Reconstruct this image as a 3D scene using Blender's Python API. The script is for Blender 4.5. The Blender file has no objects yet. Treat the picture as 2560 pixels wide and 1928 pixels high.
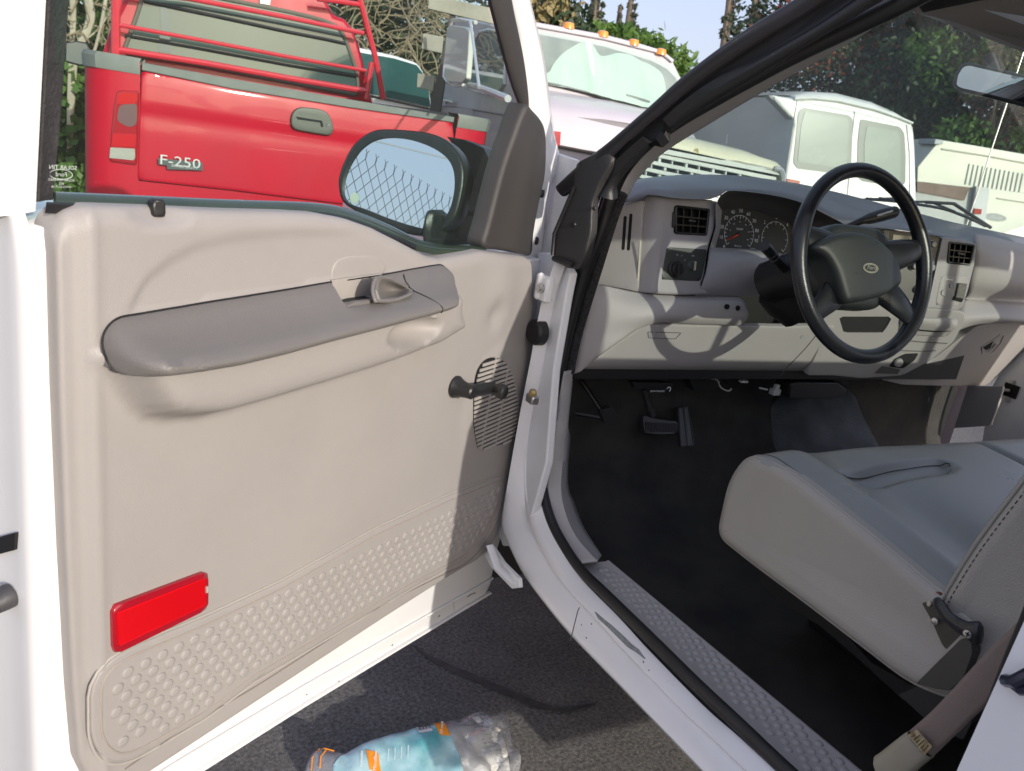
import bpy, bmesh, math, random
import numpy as np
from mathutils import Vector, Matrix, Euler
from mathutils.geometry import delaunay_2d_cdt
random.seed(7); rng=np.random.default_rng(7)
S=bpy.context.scene; COL=S.collection
# ------------------------------------------------------------------ camera
CAM=np.array([-0.8635,-1.5500,1.4858]); YAW,PIT,ROL=[math.radians(a) for a in (29.443,-17.503,9.474)]
FPX=1965.05; KD=2560/2212
_f=np.array([math.sin(YAW)*math.cos(PIT),math.cos(YAW)*math.cos(PIT),math.sin(PIT)])
_r0=np.array([math.cos(YAW),-math.sin(YAW),0.]); _u0=np.cross(_r0,_f)
_r=math.cos(ROL)*_r0+math.sin(ROL)*_u0; _u=-math.sin(ROL)*_r0+math.cos(ROL)*_u0
cd=bpy.data.cameras.new('camera'); cam=bpy.data.objects.new('camera',cd); COL.objects.link(cam)
cam.matrix_world=Matrix(((_r[0],_u[0],-_f[0],CAM[0]),(_r[1],_u[1],-_f[1],CAM[1]),(_r[2],_u[2],-_f[2],CAM[2]),(0,0,0,1)))
cd.sensor_width=36; cd.lens=36*FPX/2560; cd.clip_start=.02; cd.clip_end=3000; cd.dof.use_dof=True; cd.dof.focus_distance=1.45; cd.dof.aperture_fstop=11; S.camera=cam
# ------------------------------------------------------------------ sky, sun, exposure
SUN_EL=18.5; SUN_AZ=172.0     # azimuth from +Y towards +X
w=bpy.data.worlds.new('World'); S.world=w; w.use_nodes=True; nt=w.node_tree
bg=nt.nodes['Background']; sky=nt.nodes.new('ShaderNodeTexSky'); sky.sky_type='NISHITA'; sky.sun_disc=False
sky.sun_elevation=math.radians(SUN_EL); sky.sun_rotation=math.radians(SUN_AZ)
sky.altitude=50; sky.air_density=1.0; sky.dust_density=3.0; sky.ozone_density=1.6
hz=nt.nodes.new('ShaderNodeMix'); hz.data_type='RGBA'; hz.inputs[0].default_value=.55; hz.inputs[7].default_value=(3.2,3.12,4.1,1)   # thin even high haze mixed into the clear sky
nt.links.new(sky.outputs[0],hz.inputs[6]); nt.links.new(hz.outputs[2],bg.inputs[0]); bg.inputs[1].default_value=.15
sl=bpy.data.lights.new('sun','SUN'); sl.energy=2.35; sl.angle=math.radians(.55); sl.color=(1,.93,.83)
so=bpy.data.objects.new('sun',sl); COL.objects.link(so)
_a,_e=math.radians(SUN_AZ),math.radians(SUN_EL)
sd=Vector((math.sin(_a)*math.cos(_e),math.cos(_a)*math.cos(_e),math.sin(_e)))
so.rotation_euler=sd.to_track_quat('Z','Y').to_euler(); so.location=(0,0,20)
S.view_settings.view_transform='Standard'; S.view_settings.look='None'; S.view_settings.exposure=.70; S.view_settings.gamma=1
S.render.resolution_x=1024; S.render.resolution_y=771
S.cycles.max_bounces=9; S.cycles.transparent_max_bounces=24; S.cycles.transmission_bounces=6; S.cycles.glossy_bounces=4
MIR_AZ,MIR_EL=230.,8.
# ------------------------------------------------------------------ materials
MATS={}
def mat(name,c,rough=.5,metal=0,bump=0,bscale=200,var=0,vscale=3,coat=0,spec=.5,c2=None,detail=4,alpha=1):
    if name in MATS: return MATS[name]
    m=bpy.data.materials.new(name); m.use_nodes=True; t=m.node_tree; b=t.nodes['Principled BSDF']; N=t.nodes.new; L=t.links.new
    b.inputs['Base Color'].default_value=(*c,1); b.inputs['Roughness'].default_value=rough; b.inputs['Metallic'].default_value=metal
    b.inputs['Coat Weight'].default_value=coat; b.inputs['Coat Roughness'].default_value=.05; b.inputs['Specular IOR Level'].default_value=spec
    if bump or var:
        tc=N('ShaderNodeTexCoord')
    if bump:
        n=N('ShaderNodeTexNoise'); n.inputs['Scale'].default_value=bscale; n.inputs['Detail'].default_value=detail; L(tc.outputs['Object'],n.inputs['Vector'])
        bp=N('ShaderNodeBump'); bp.inputs['Strength'].default_value=bump; bp.inputs['Distance'].default_value=.002
        L(n.outputs['Fac'],bp.inputs['Height']); L(bp.outputs[0],b.inputs['Normal'])
    if var:
        n=N('ShaderNodeTexNoise'); n.inputs['Scale'].default_value=vscale; n.inputs['Detail'].default_value=6; n.inputs['Roughness'].default_value=.62; L(tc.outputs['Object'],n.inputs['Vector'])
        r=N('ShaderNodeValToRGB'); r.color_ramp.elements[0].position=.32; r.color_ramp.elements[1].position=.68
        k=c2 if c2 else tuple(x*(1-var) for x in c)
        r.color_ramp.elements[0].color=(*k,1); r.color_ramp.elements[1].color=(*c,1)
        L(n.outputs['Fac'],r.inputs[0]); L(r.outputs[0],b.inputs['Base Color'])
        rr=N('ShaderNodeMapRange'); rr.inputs[3].default_value=min(1,rough*1.25); rr.inputs[4].default_value=rough*.85
        L(n.outputs['Fac'],rr.inputs[0]); L(rr.outputs[0],b.inputs['Roughness'])
    m.diffuse_color=(*c,1); MATS[name]=m; return m
def glass(name,tint=(.8,.9,.87),gloss=.1,rough=.02,dust_haze=0,dust_haze_c=(.6,.7,.65)):
    if name in MATS: return MATS[name]
    m=bpy.data.materials.new(name); m.use_nodes=True; t=m.node_tree; t.nodes.clear(); N=t.nodes.new; L=t.links.new
    o=N('ShaderNodeOutputMaterial'); tr=N('ShaderNodeBsdfTransparent'); tr.inputs[0].default_value=(*tint,1)
    g=N('ShaderNodeBsdfGlossy'); g.inputs['Roughness'].default_value=rough
    lw=N('ShaderNodeLayerWeight'); lw.inputs[0].default_value=.5; pw_=N('ShaderNodeMath'); pw_.operation='POWER'; pw_.inputs[1].default_value=4.5; L(lw.outputs['Facing'],pw_.inputs[0])
    ml=N('ShaderNodeMath'); ml.operation='MULTIPLY_ADD'; ml.inputs[1].default_value=.85; ml.inputs[2].default_value=gloss; ml.use_clamp=True
    L(pw_.outputs[0],ml.inputs[0]); mx=N('ShaderNodeMixShader'); L(ml.outputs[0],mx.inputs[0]); L(tr.outputs[0],mx.inputs[1]); L(g.outputs[0],mx.inputs[2])
    last=mx
    if dust_haze:
        d=N('ShaderNodeBsdfDiffuse'); d.inputs[0].default_value=(*dust_haze_c,1); nz=N('ShaderNodeTexNoise'); nz.inputs['Scale'].default_value=4; nz.inputs['Detail'].default_value=8
        tc=N('ShaderNodeTexCoord'); L(tc.outputs['Object'],nz.inputs['Vector'])
        mr=N('ShaderNodeMapRange'); mr.inputs[1].default_value=.3; mr.inputs[2].default_value=.8; mr.inputs[3].default_value=dust_haze*.55; mr.inputs[4].default_value=dust_haze*1.5; L(nz.outputs['Fac'],mr.inputs[0])
        m2=N('ShaderNodeMixShader'); L(mr.outputs[0],m2.inputs[0]); L(mx.outputs[0],m2.inputs[1]); L(d.outputs[0],m2.inputs[2]); last=m2
    L(last.outputs[0],o.inputs[0]); MATS[name]=m; return m
WHITE=mat('white_paint',(.77,.775,.785),.28,var=.05,vscale=2.5,coat=.6)
WHITEJ=mat('white_jamb_paint',(.79,.80,.81),.34,var=.09,vscale=6,coat=.3,bump=.05,bscale=30)
BEIGE=mat('beige_plastic',(.322,.303,.292),.5,bump=.22,bscale=650,detail=2,var=.10,vscale=3.0)
BEIGE2=mat('beige_plastic_worn',(.375,.35,.325),.5,bump=.10,bscale=900,var=.09,vscale=14)
ARM=mat('grey_armrest_vinyl',(.165,.156,.150),.38,bump=.4,bscale=600,detail=2,var=.06,vscale=5)
DASH=mat('grey_dash_plastic',(.34,.325,.33),.48,bump=.12,bscale=800,var=.05,vscale=4)
DASHT=mat('dash_top_plastic',(.15,.155,.165),.34,bump=.12,bscale=800,var=.05,vscale=4)
DASHL=mat('light_grey_dash_plastic',(.38,.36,.35),.5,bump=.12,bscale=800,var=.05,vscale=4)
TRIM=mat('grey_trim_plastic',(.42,.405,.40),.5,bump=.1,bscale=700,var=.06,vscale=6)
RUB=mat('black_rubber',(.012,.012,.013),.42,bump=.25,bscale=300,var=.2,vscale=20)
SEAL=mat('black_painted_seal',(.022,.021,.024),.3,bump=.1,bscale=200,var=.2,vscale=8)
FUZZ=mat('fuzzy_seal',(.035,.034,.036),.9,bump=1.0,bscale=420,var=.6,vscale=160,c2=(.004,.004,.004))
BLK=mat('black_plastic',(.016,.016,.017),.36,bump=.15,bscale=900,var=.1,vscale=20)
SAIL=mat('charcoal_plastic',(.045,.042,.041),.45,bump=.45,bscale=800,detail=2,var=.1,vscale=9)
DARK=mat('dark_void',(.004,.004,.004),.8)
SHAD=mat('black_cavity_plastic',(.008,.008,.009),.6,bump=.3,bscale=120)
LEATH=mat('black_leather_wheel',(.013,.014,.017),.27,bump=.12,bscale=700,var=.1,vscale=12)
HUBM=mat('black_hub_vinyl',(.022,.026,.026),.4,bump=.25,bscale=900,var=.1,vscale=12)
SEAT=mat('grey_seat_vinyl',(.29,.30,.285),.27,bump=.35,bscale=520,detail=2,var=.06,vscale=3)
SEATB=mat('grey_seat_side_vinyl',(.37,.355,.315),.34,bump=.35,bscale=520,detail=2,var=.06,vscale=4)
FLOOR=mat('black_floor_vinyl',(.024,.024,.024),.72,spec=.25,bump=.9,bscale=420,var=.35,vscale=4,c2=(.065,.062,.056))
BELT=mat('taupe_belt_webbing',(.24,.19,.165),.75,bump=.5,bscale=700,var=.1,vscale=8)
SLEEVE=mat('beige_belt_sleeve',(.33,.30,.22),.5,bump=.1,bscale=400,var=.15,vscale=10)
STEEL=mat('zinc_steel',(.55,.55,.54),.3,metal=.9,var=.2,vscale=60)
BRASS=mat('brass_zinc',(.45,.34,.15),.4,metal=.7,var=.4,vscale=90)
REDREF=mat('red_reflector_lens',(.78,.0,.003),.45,coat=.15,bump=.0)
REDRIM=mat('dark_red_reflector_rim',(.30,.002,.012),.2,coat=.8)
LABEL=mat('cream_label',(.50,.43,.26),.6,var=.5,vscale=120,c2=(.2,.15,.07))
PRINT=mat('white_print',(.7,.72,.72),.5)
CHROME=mat('chrome',(.75,.76,.77),.12,metal=1)
MIRR=mat('mirror_glass',(.80,.86,.87),.008,metal=1)
WGLASS=glass('side_window_glass',(.80,.915,.875),.022,dust_haze=.014,dust_haze_c=(.7,.8,.75))
WSHIELD=glass('windshield_glass',(.80,.93,.88),.035,dust_haze=.18,dust_haze_c=(.7,.8,.76))  # diffuse layer also puts a pale greenish haze over the view behind
GEDGE=mat('green_glass_edge',(.03,.05,.032),.2,coat=.5,var=.3,vscale=12)
# ------------------------------------------------------------------ geometry helpers
def ray(px,py):
    px*=KD; py*=KD
    return _f+(px-1280)/FPX*_r-(py-964)/FPX*_u
def at(px,py,ax,v):
    d=ray(px,py); i='xyz'.index(ax); return CAM+(v-CAM[i])/d[i]*d
def X(v,*pts): return [at(p[0],p[1],'x',v) for p in pts]
def Y(v,*pts): return [at(p[0],p[1],'y',v) for p in pts]
def Zp(v,*pts): return [at(p[0],p[1],'z',v) for p in pts]
def A(ax,*pts): return [at(p[0],p[1],ax,p[2]) for p in pts]
def empty(name,loc,rz=0,label=None,cat=None,group=None,parent=None):
    o=bpy.data.objects.new(name,None); COL.objects.link(o); o.location=loc; o.rotation_euler=(0,0,rz); o.empty_display_size=.2
    if label: o['label']=label
    if cat: o['category']=cat
    if group: o['group']=group
    if parent: o.parent=parent
    return o
OFF={}
def link(name,me,mt,parent=None,sharp=32,bevel=0,label=None,bseg=2,solid=0,sub=0):
    if isinstance(mt,(list,tuple)):
        for q in mt: me.materials.append(q)
    else: me.materials.append(mt)
    me.validate(); me.shade_smooth(); 
    try: me.set_sharp_from_angle(angle=math.radians(sharp))
    except Exception: pass
    o=bpy.data.objects.new(name,me); COL.objects.link(o)
    if parent is not None:
        o.parent=parent
        if parent.name in OFF: o.matrix_parent_inverse=OFF[parent.name].inverted()
    if label: o['label']=label
    if solid:
        s=o.modifiers.new('thick','SOLIDIFY'); s.thickness=solid; s.offset=-1
    if sub:
        s=o.modifiers.new('sub','SUBSURF'); s.levels=sub; s.render_levels=sub
    if bevel:
        b=o.modifiers.new('bev','BEVEL'); b.width=bevel; b.segments=bseg; b.limit_method='ANGLE'; b.angle_limit=math.radians(35)
    return o
class G:
    def __init__(s): s.v=[]; s.f=[]; s.m=[]
    def add(s,v,f,mi=0):
        n=len(s.v); s.v+= [tuple(map(float,p)) for p in v]; s.f+=[[i+n for i in q] for q in f]; s.m+=[mi]*len(f)
        return s
    def box(s,c,sz,R=None,mi=0,taper=1):
        c=np.array(c,float); h=np.array(sz,float)/2; V=[]
        for z in(-1,1):
            for y in(-1,1):
                for x in(-1,1):
                    t=taper if z>0 else 1
                    p=np.array([x*h[0]*t,y*h[1]*t,z*h[2]]); 
                    if R is not None: p=np.array(R)@p
                    V.append(c+p)
        return s.add(V,[[0,2,3,1],[4,5,7,6],[0,1,5,4],[2,6,7,3],[0,4,6,2],[1,3,7,5]],mi)
    def tube(s,P,r,n=10,closed=False,sq=1,cap=True,mi=0,up=(0,0,1)):
        P=np.array(P,float); m=len(P); r=np.broadcast_to(np.array(r,float),(m,)) if np.ndim(r)<2 else r
        T=np.gradient(P,axis=0) if not closed else (np.roll(P,-1,0)-np.roll(P,1,0))
        T/=np.linalg.norm(T,axis=1)[:,None]+1e-12; V=[]
        a=np.cross(T[0],np.array(up,float)); 
        if np.linalg.norm(a)<1e-3: a=np.cross(T[0],[1,0.1,0])
        a/=np.linalg.norm(a)
        for i in range(m):
            a=a-T[i]*(a@T[i]); a/=np.linalg.norm(a)+1e-12; b=np.cross(T[i],a)
            for k in range(n):
                t=2*math.pi*k/n; V.append(P[i]+r[i]*(math.cos(t)*a+sq*math.sin(t)*b))
        F=[]
        for i in range(m if closed else m-1):
            j=(i+1)%m
            for k in range(n): F.append([i*n+k,i*n+(k+1)%n,j*n+(k+1)%n,j*n+k])
        if cap and not closed: F.append(list(range(n))[::-1]); F.append([(m-1)*n+k for k in range(n)])
        return s.add(V,F,mi)
    def lathe(s,o,ax,prof,n=24,mi=0):  # prof: (along, radius)
        o=np.array(o,float); ax=np.array(ax,float); ax/=np.linalg.norm(ax)
        a=np.cross(ax,[0,0,1]); 
        if np.linalg.norm(a)<1e-3: a=np.array([1.,0,0])
        a/=np.linalg.norm(a); b=np.cross(ax,a); V=[]
        for (h,r) in prof:
            for k in range(n):
                t=2*math.pi*k/n; V.append(o+ax*h+r*(math.cos(t)*a+math.sin(t)*b))
        F=[]
        for i in range(len(prof)-1):
            for k in range(n): F.append([i*n+k,i*n+(k+1)%n,(i+1)*n+(k+1)%n,(i+1)*n+k])
        F.append(list(range(n))[::-1]); F.append([(len(prof)-1)*n+k for k in range(n)])
        return s.add(V,F,mi)
    def prism(s,P,ext,mi=0):  # polygon (3d pts) extruded by vector
        P=np.array(P,float); n=len(P); e=np.array(ext,float)
        F=[list(range(n)),[n+i for i in range(n)][::-1]]+[[i,i+n,(i+1)%n+n,(i+1)%n] for i in range(n)]
        return s.add(list(P)+list(P+e),F,mi)
    def grid(s,rows,mi=0,wrap=False):
        m=len(rows); n=len(rows[0]); F=[]
        for i in range(m-1):
            for k in range(n-(0 if wrap else 1)): F.append([i*n+k,i*n+(k+1)%n,(i+1)*n+(k+1)%n,(i+1)*n+k])
        return s.add([p for r in rows for p in r],F,mi)
    def obj(s,name,mt,parent=None,**k):
        me=bpy.data.meshes.new(name); me.from_pydata(s.v,[],s.f)
        me.polygons.foreach_set('material_index',s.m); 
        if k.pop('fixn',True):
            bm=bmesh.new(); bm.from_mesh(me); bmesh.ops.recalc_face_normals(bm,faces=bm.faces); bm.to_mesh(me); bm.free()
        return link(name,me,mt,parent,**k)
def cr(P,n=8,closed=False):   # catmull-rom
    P=np.array(P,float); m=len(P); out=[]
    rng_=range(m) if closed else range(m-1)
    for i in rng_:
        if closed: a,b,c,d=P[(i-1)%m],P[i],P[(i+1)%m],P[(i+2)%m]
        else: a,b,c,d=P[max(i-1,0)],P[i],P[i+1],P[min(i+2,m-1)]
        for k in range(n):
            t=k/n; out.append(.5*((2*b)+(c-a)*t+(2*a-5*b+4*c-d)*t*t+(3*b-a-3*c+d)*t**3))
    if not closed: out.append(P[-1])
    return np.array(out)
def resample(P,n,closed=False):
    P=np.array(P,float)
    if closed: P=np.vstack([P,P[:1]])
    d=np.r_[0,np.cumsum(np.linalg.norm(np.diff(P,axis=0),axis=1))]
    t=np.linspace(0,d[-1],n+1)[:-1] if closed else np.linspace(0,d[-1],n)
    return np.stack([np.interp(t,d,P[:,i]) for i in range(P.shape[1])],1)
def rounded(P,r,n=6):
    """round the corners of polygon P (2d or 3d) by radius r (float or list)"""
    P=np.array(P,float); m=len(P); out=[]; rs=r if hasattr(r,'__len__') else [r]*m
    for i in range(m):
        a,b,c=P[i-1],P[i],P[(i+1)%m]; u=a-b; v=c-b; lu,lv=np.linalg.norm(u),np.linalg.norm(v); q=min(rs[i],lu*.48,lv*.48)
        if q<1e-6: out.append(b); continue
        p0=b+u/lu*q; p2=b+v/lv*q
        for k in range(n+1):
            t=k/n; out.append((1-t)**2*p0+2*t*(1-t)*b+t*t*p2)
    return np.array(out)
def pdist(Q,poly):
    A_=poly; B=np.roll(poly,-1,0); d=np.full(len(Q),1e9)
    for a,b in zip(A_,B):
        e=b-a; L=e@e+1e-18; t=np.clip(((Q-a)@e)/L,0,1); d=np.minimum(d,np.linalg.norm(Q-a-t[:,None]*e,axis=1))
    return d
def inside(Q,poly):
    x,y=Q[:,0],Q[:,1]; c=np.zeros(len(Q),bool)
    for (x1,y1),(x2,y2) in zip(poly,np.roll(poly,-1,0)):
        k=((y1>y)!=(y2>y)); xx=(x2-x1)*(y-y1)/((y2-y1)+1e-18)+x1; c^=(k&(x<xx))
    return c
def sheet(name,outl,fr,mt,parent=None,sp=.01,h=None,roll=0,depth=.01,holes=(),sharp=40,label=None,rp=1.0):
    """height-field panel: outline in frame coords (a,b), conforming triangulation, skirt of given depth"""
    def dens(P):
        L=np.linalg.norm(np.diff(np.vstack([P,P[:1]]),axis=0),axis=1).sum(); return resample(P,max(8,int(L/sp)),True)
    O=dens(np.array(outl,float)); HS=[dens(np.array(q,float)) for q in holes]
    mn,mx=O.min(0),O.max(0); gx=np.arange(mn[0]+sp*.5,mx[0],sp); gy=np.arange(mn[1]+sp*.5,mx[1],sp)
    Q=np.stack(np.meshgrid(gx,gy),-1).reshape(-1,2)
    keep=inside(Q,O)&(pdist(Q,O)>sp*.45)
    for q in HS: keep&=~inside(Q,q)&(pdist(Q,q)>sp*.45)
    Q=Q[keep]
    if roll:   # extra inner rings for a clean rolled edge
        T=np.roll(O,-1,0)-np.roll(O,1,0); T/=np.linalg.norm(T,axis=1)[:,None]+1e-12; Nn=np.stack([T[:,1],-T[:,0]],1)
        area=.5*np.sum(O[:,0]*np.roll(O[:,1],-1)-O[:,1]*np.roll(O[:,0],-1)); Nn=Nn*(-1 if area>0 else 1)
        Q=Q[pdist(Q,O)>roll*1.0+sp*.35]
        for fr_ in (.12,.35,.65,1.0):
            P=O+Nn*roll*fr_; k=(pdist(P,O)>roll*fr_*.93)&inside(P,O)
            for q in HS: k&=~inside(P,q)&(pdist(P,q)>sp*.3)
            Q=np.vstack([Q,P[k]])
    V=[tuple(p) for p in O]; E=[(i,(i+1)%len(O)) for i in range(len(O))]
    for q in HS:
        n=len(V); V+=[tuple(p) for p in q]; E+=[(n+i,n+(i+1)%len(q)) for i in range(len(q))]
    V+=[tuple(p) for p in Q]
    v,e,f,*_=delaunay_2d_cdt([Vector(p) for p in V],E,[],1,1e-6)
    v=np.array([tuple(p) for p in v]); f=[list(q) for q in f]
    if HS:
        cen=np.array([v[q].mean(0) for q in f]); bad=np.zeros(len(f),bool)
        for q in HS: bad|=inside(cen,q)
        f=[q for q,b in zip(f,bad) if not b]
    d=pdist(v,O)
    hh=np.zeros(len(v)) if h is None else np.array([h(a,b) for a,b in v])
    if roll:
        k=np.clip(roll-d,0,roll); hh=hh-rp*(roll-np.sqrt(np.maximum(roll**2-k**2,0)))
    W3=np.array([fr(a,b,q) for (a,b),q in zip(v,hh)])
    F=list(f)
    if depth:
        cnt={}
        for q in f:
            for i in range(len(q)):
                k=(q[i],q[(i+1)%len(q)]); cnt[k]=cnt.get(k,0)+1
        W4=list(W3); mp={}
        for (a,b) in list(cnt):
            if (b,a) not in cnt:
                for i in (a,b):
                    if i not in mp:
                        mp[i]=len(W4); W4.append(np.array(fr(v[i][0],v[i][1],hh[i]-depth)))
                F.append([b,a,mp[a],mp[b]])
        W3=W4
    me=bpy.data.meshes.new(name); me.from_pydata([tuple(map(float,p)) for p in W3],[],F)
    bm=bmesh.new(); bm.from_mesh(me); bmesh.ops.recalc_face_normals(bm,faces=bm.faces)
    bm.to_mesh(me); bm.free()
    return link(name,me,mt,parent,sharp=sharp,label=label)
class Plane:
    """plane through P with normal n (towards viewer); coords a (right-ish) b (up-ish)"""
    def __init__(s,P,n,right=(1,0,0)):
        s.P=np.array(P,float); s.n=np.array(n,float)/np.linalg.norm(n); r=np.array(right,float); r-=s.n*(r@s.n); s.r=r/np.linalg.norm(r); s.u=np.cross(s.n,s.r)
    def px(s,x,y,h=0):
        d=ray(x,y); o=s.P+s.n*h; t=((o-CAM)@s.n)/(d@s.n); q=CAM+t*d-s.P; return (q@s.r,q@s.u)
    def pts(s,*L,h=0): return np.array([s.px(*p,h=h) if len(p)==2 else s.px(p[0],p[1],h=p[2]) for p in L])
    def w(s,a,b,h=0): return s.P+s.r*a+s.u*b+s.n*h
def thing(name,loc,rz,label,cat,group=None):
    o=empty(name,loc,rz,label,cat,group); OFF[o.name]=Matrix.Translation(Vector(loc))@Matrix.Rotation(rz,4,'Z'); return o
def ytilt(y0,z0,tilt=0,yaw=0):  # a face that looks back (-Y) tilted up by tilt deg, yawed towards the driver side
    t=math.radians(tilt); k=math.radians(yaw); n=(-math.sin(k)*math.cos(t),-math.cos(k)*math.cos(t),math.sin(t)); return Plane((.5,y0,z0),n)
def text(name,s,fr,cx,cy,size,mt,parent=None,h=.001,ext=.0006,mirror=False,rot=0,sx=1,align='CENTER',shear=0,g=None,smooth=False):
    c=bpy.data.curves.new('t','FONT'); c.body=s; c.size=size; c.align_x=align; c.align_y='CENTER'; c.extrude=0; c.shear=shear; c.resolution_u=2
    o=bpy.data.objects.new('t',c); me=bpy.data.meshes.new_from_object(o); v=np.array([tuple(q.co) for q in me.vertices]); f=[list(p.vertices) for p in me.polygons]
    bpy.data.objects.remove(o); bpy.data.curves.remove(c)
    if len(v)==0: return None
    co,si=math.cos(rot),math.sin(rot); gg=g if g is not None else G(); V=[]; x=v[:,0]*sx*(-1 if mirror else 1); y=v[:,1]
    a=cx+x*co-y*si; b=cy+x*si+y*co; n=len(v)
    V=[fr(p,q,h+ext) for p,q in zip(a,b)]
    gg.add(V,f)
    bpy.data.meshes.remove(me)
    if g is None: return gg.obj(name,mt,parent,fixn=False)
# ================================================================== OWN TRUCK
truck=empty('pickup_truck',(0,0,0),0,'white pickup truck close up, driver door swung open onto grey cab and bench seat','pickup truck')
TH=math.radians(57.0); sT,cT=math.sin(TH),math.cos(TH)
def DW(u,w,z): return np.array([.03-u*sT+w*cT,-u*cT-w*sT,z])
def dpx(x,y,w_=0.03):
    n=np.array([cT,-sT,0]); o=np.array([.03,0,0])+w_*n; d=ray(x,y); t=((o-CAM)@n)/(d@n); P=CAM+t*d-np.array([.03,0,0])
    return (P@np.array([-sT,-cT,0]),P[2])
def dps(*L,w=.03): return np.array([dpx(p[0],p[1],p[2] if len(p)>2 else w) for p in L])
fD=lambda a,b,h: DW(a,.03+h,b)
def fDw(w0): return lambda a,b,h: DW(a,w0+h,b)
def DP(x,y,w_=.03):
    u,z=dpx(x,y,w_); return DW(u,w_,z)
# ---- door shell (white)
g=G()
zt=lambda u: np.interp(u,[0,.3,.42,.515,.6,.71,1.13],[1.235,1.24,1.248,1.273,1.318,1.334,1.328])
botl=dps((1057,1283),(1025,1303),(640,1535),(315,1740),w=.0)
# outline of the outer shell
so_=[(-.085,.80),(-.075,.62),(-.035,.45)]+[tuple(p) for p in botl[:1]]+[tuple(p) for p in botl[2:4]]+[(1.10,.475),(1.13,.53),(1.137,.70)]
us=np.linspace(1.13,.0,16); so_+=[(u,float(zt(u))-.004) for u in us]+[(-.02,1.235),(-.06,1.05)]
shell=sheet('door',rounded(np.array(so_),.012,3),fDw(.0),WHITE,truck,sp=.03,roll=.006,depth=.13,sharp=30)
door=shell
# lower folded lip of the shell
g=G(); lip=[]
for k in np.linspace(0,1,14):
    u=-.03+k*1.12; zb=np.interp(u,[botl[0][0],botl[2][0],botl[3][0]],[botl[0][1],botl[2][1],botl[3][1]])
    lip.append((u,zb))
g.tube([DW(u,.002,z+.006) for u,z in lip],.007,8,sq=.6); g.tube([DW(u,.003,z+.05) for u,z in lip],.0035,6)
g.obj('door_hem',WHITE,door)
# rear shut face: folded jamb returns with soft steps
rows=[]
for z in np.linspace(.50,1.90,24):
    r=[]
    for (w_,u) in [(.004,1.128),(.0,1.135),(-.006,1.1395),(-.02,1.1405),(-.034,1.140),(-.05,1.139),(-.07,1.139),(-.10,1.1395),(-.13,1.141),(-.16,1.142),(-.19,1.143)]: r.append(DW(u-.06*max(0,(z-1.45)/.4)**1.5,min(w_,-.032) if z>1.33 else w_,z))
    rows.append(r)
g=G().grid(rows); g.obj('shut_face',WHITE,door,sharp=60)
# latch opening, bumper
def RF(px,py,u=1.1425):  # point on rear face plane (u const)
    n=np.array([-sT,-cT,0]); o=np.array([.03,0,0])+u*n; d=ray(px,py); t=((o-CAM)@n)/(d@n); return CAM+t*d
q=[RF(*p) for p in [(-22,1166),(36,1150),(33,1188),(0,1197),(-22,1200)]]
uu=np.array([-sT,-cT,0])
g=G(); g.prism([p+uu*.0015 for p in q],-uu*.02); g.obj('latch_opening',SHAD,door,bevel=.001)
c0=RF(20,1285); g=G(); ax=uu*1+np.array([0,0,-.25]); g.lathe(c0-uu*.004,ax,[(0,.014),(.004,.0155),(.012,.0145),(.022,.0125),(.0235,.010),(.0225,.006),(.0225,.0005)],20); g.obj('rubber_bumper',mat('bumper_rubber',(.05,.05,.055),.5,bump=.2,bscale=300),door)
g=G(); g.lathe(c0+uu*.0186,ax,[(0,.0055),(.0006,.0055),(.001,.004)],14); g.obj('bumper_core',mat('bumper_core',(.24,.20,.12),.6),door)
# ---- window frame: rear upright, header, front upright
def zap(P): return [np.array(p) for p in P]
Frear=[DW(1.118,-.045,1.25),DW(1.112,-.043,1.45),DW(1.085,-.03,1.68),DW(1.05,-.015,1.84),DW(.98,.0,1.90)]
# front upright from the mirror corner up: px track of the white strip middle
def lerp_rows(P,Q,n): return [np.array(p)+(np.array(q)-np.array(p))*t for t in np.linspace(0,1,n) for p,q in [(P,Q)]]
ftr=[(1098,610,-.02),(1195,470,-.03),(1192,400,-.035),(1178,260,-.035),(1155,120,-.03),(1135,0,-.025),(1118,-110,-.015)]
F1=[DP(x,y,w_) for x,y,w_ in ftr]
def ribbon(name,Lp,Rp,mt,thick=.02,parent=door,bul=0,sharp=40,n=6):
    """solid strip between two 3d polylines, thickness away from camera"""
    L=cr(Lp,n); Rr=cr(Rp,n); rows=[]
    for a,b in zip(L,Rr):
        e=b-a; v=a-CAM; nn=np.cross(e,[0,0,1.]); 
        rows.append((a,b))
    g=G(); R2=[]
    for i,(a,b) in enumerate(rows):
        t=(L[min(i+1,len(L)-1)]-L[max(i-1,0)]); nn=np.cross(b-a,t); nn/=np.linalg.norm(nn)+1e-12
        if nn@(CAM-a)<0: nn=-nn
        m=(a+b)/2; prof=[a-nn*thick,a-nn*thick*.15,a+(b-a)*.08+nn*bul*.3,a+(b-a)*.3+nn*bul*.85,m+nn*bul,a+(b-a)*.7+nn*bul*.85,a+(b-a)*.92+nn*bul*.3,b-nn*thick*.15,b-nn*thick]
        R2.append(prof)
    g.grid(R2); n=9
    g.f.append(list(range(n))); g.m.append(0); g.f.append([(len(R2)-1)*n+k for k in range(n)][::-1]); g.m.append(0)
    for i in range(len(R2)-1): g.f.append([i*n,i*n+n-1,(i+1)*n+n-1,(i+1)*n]); g.m.append(0)
    return g.obj(name,mt,parent,sharp=sharp)
def pxl(w_,*L): return [DP(p[0],p[1],p[2] if len(p)>2 else w_) for p in L]
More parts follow.
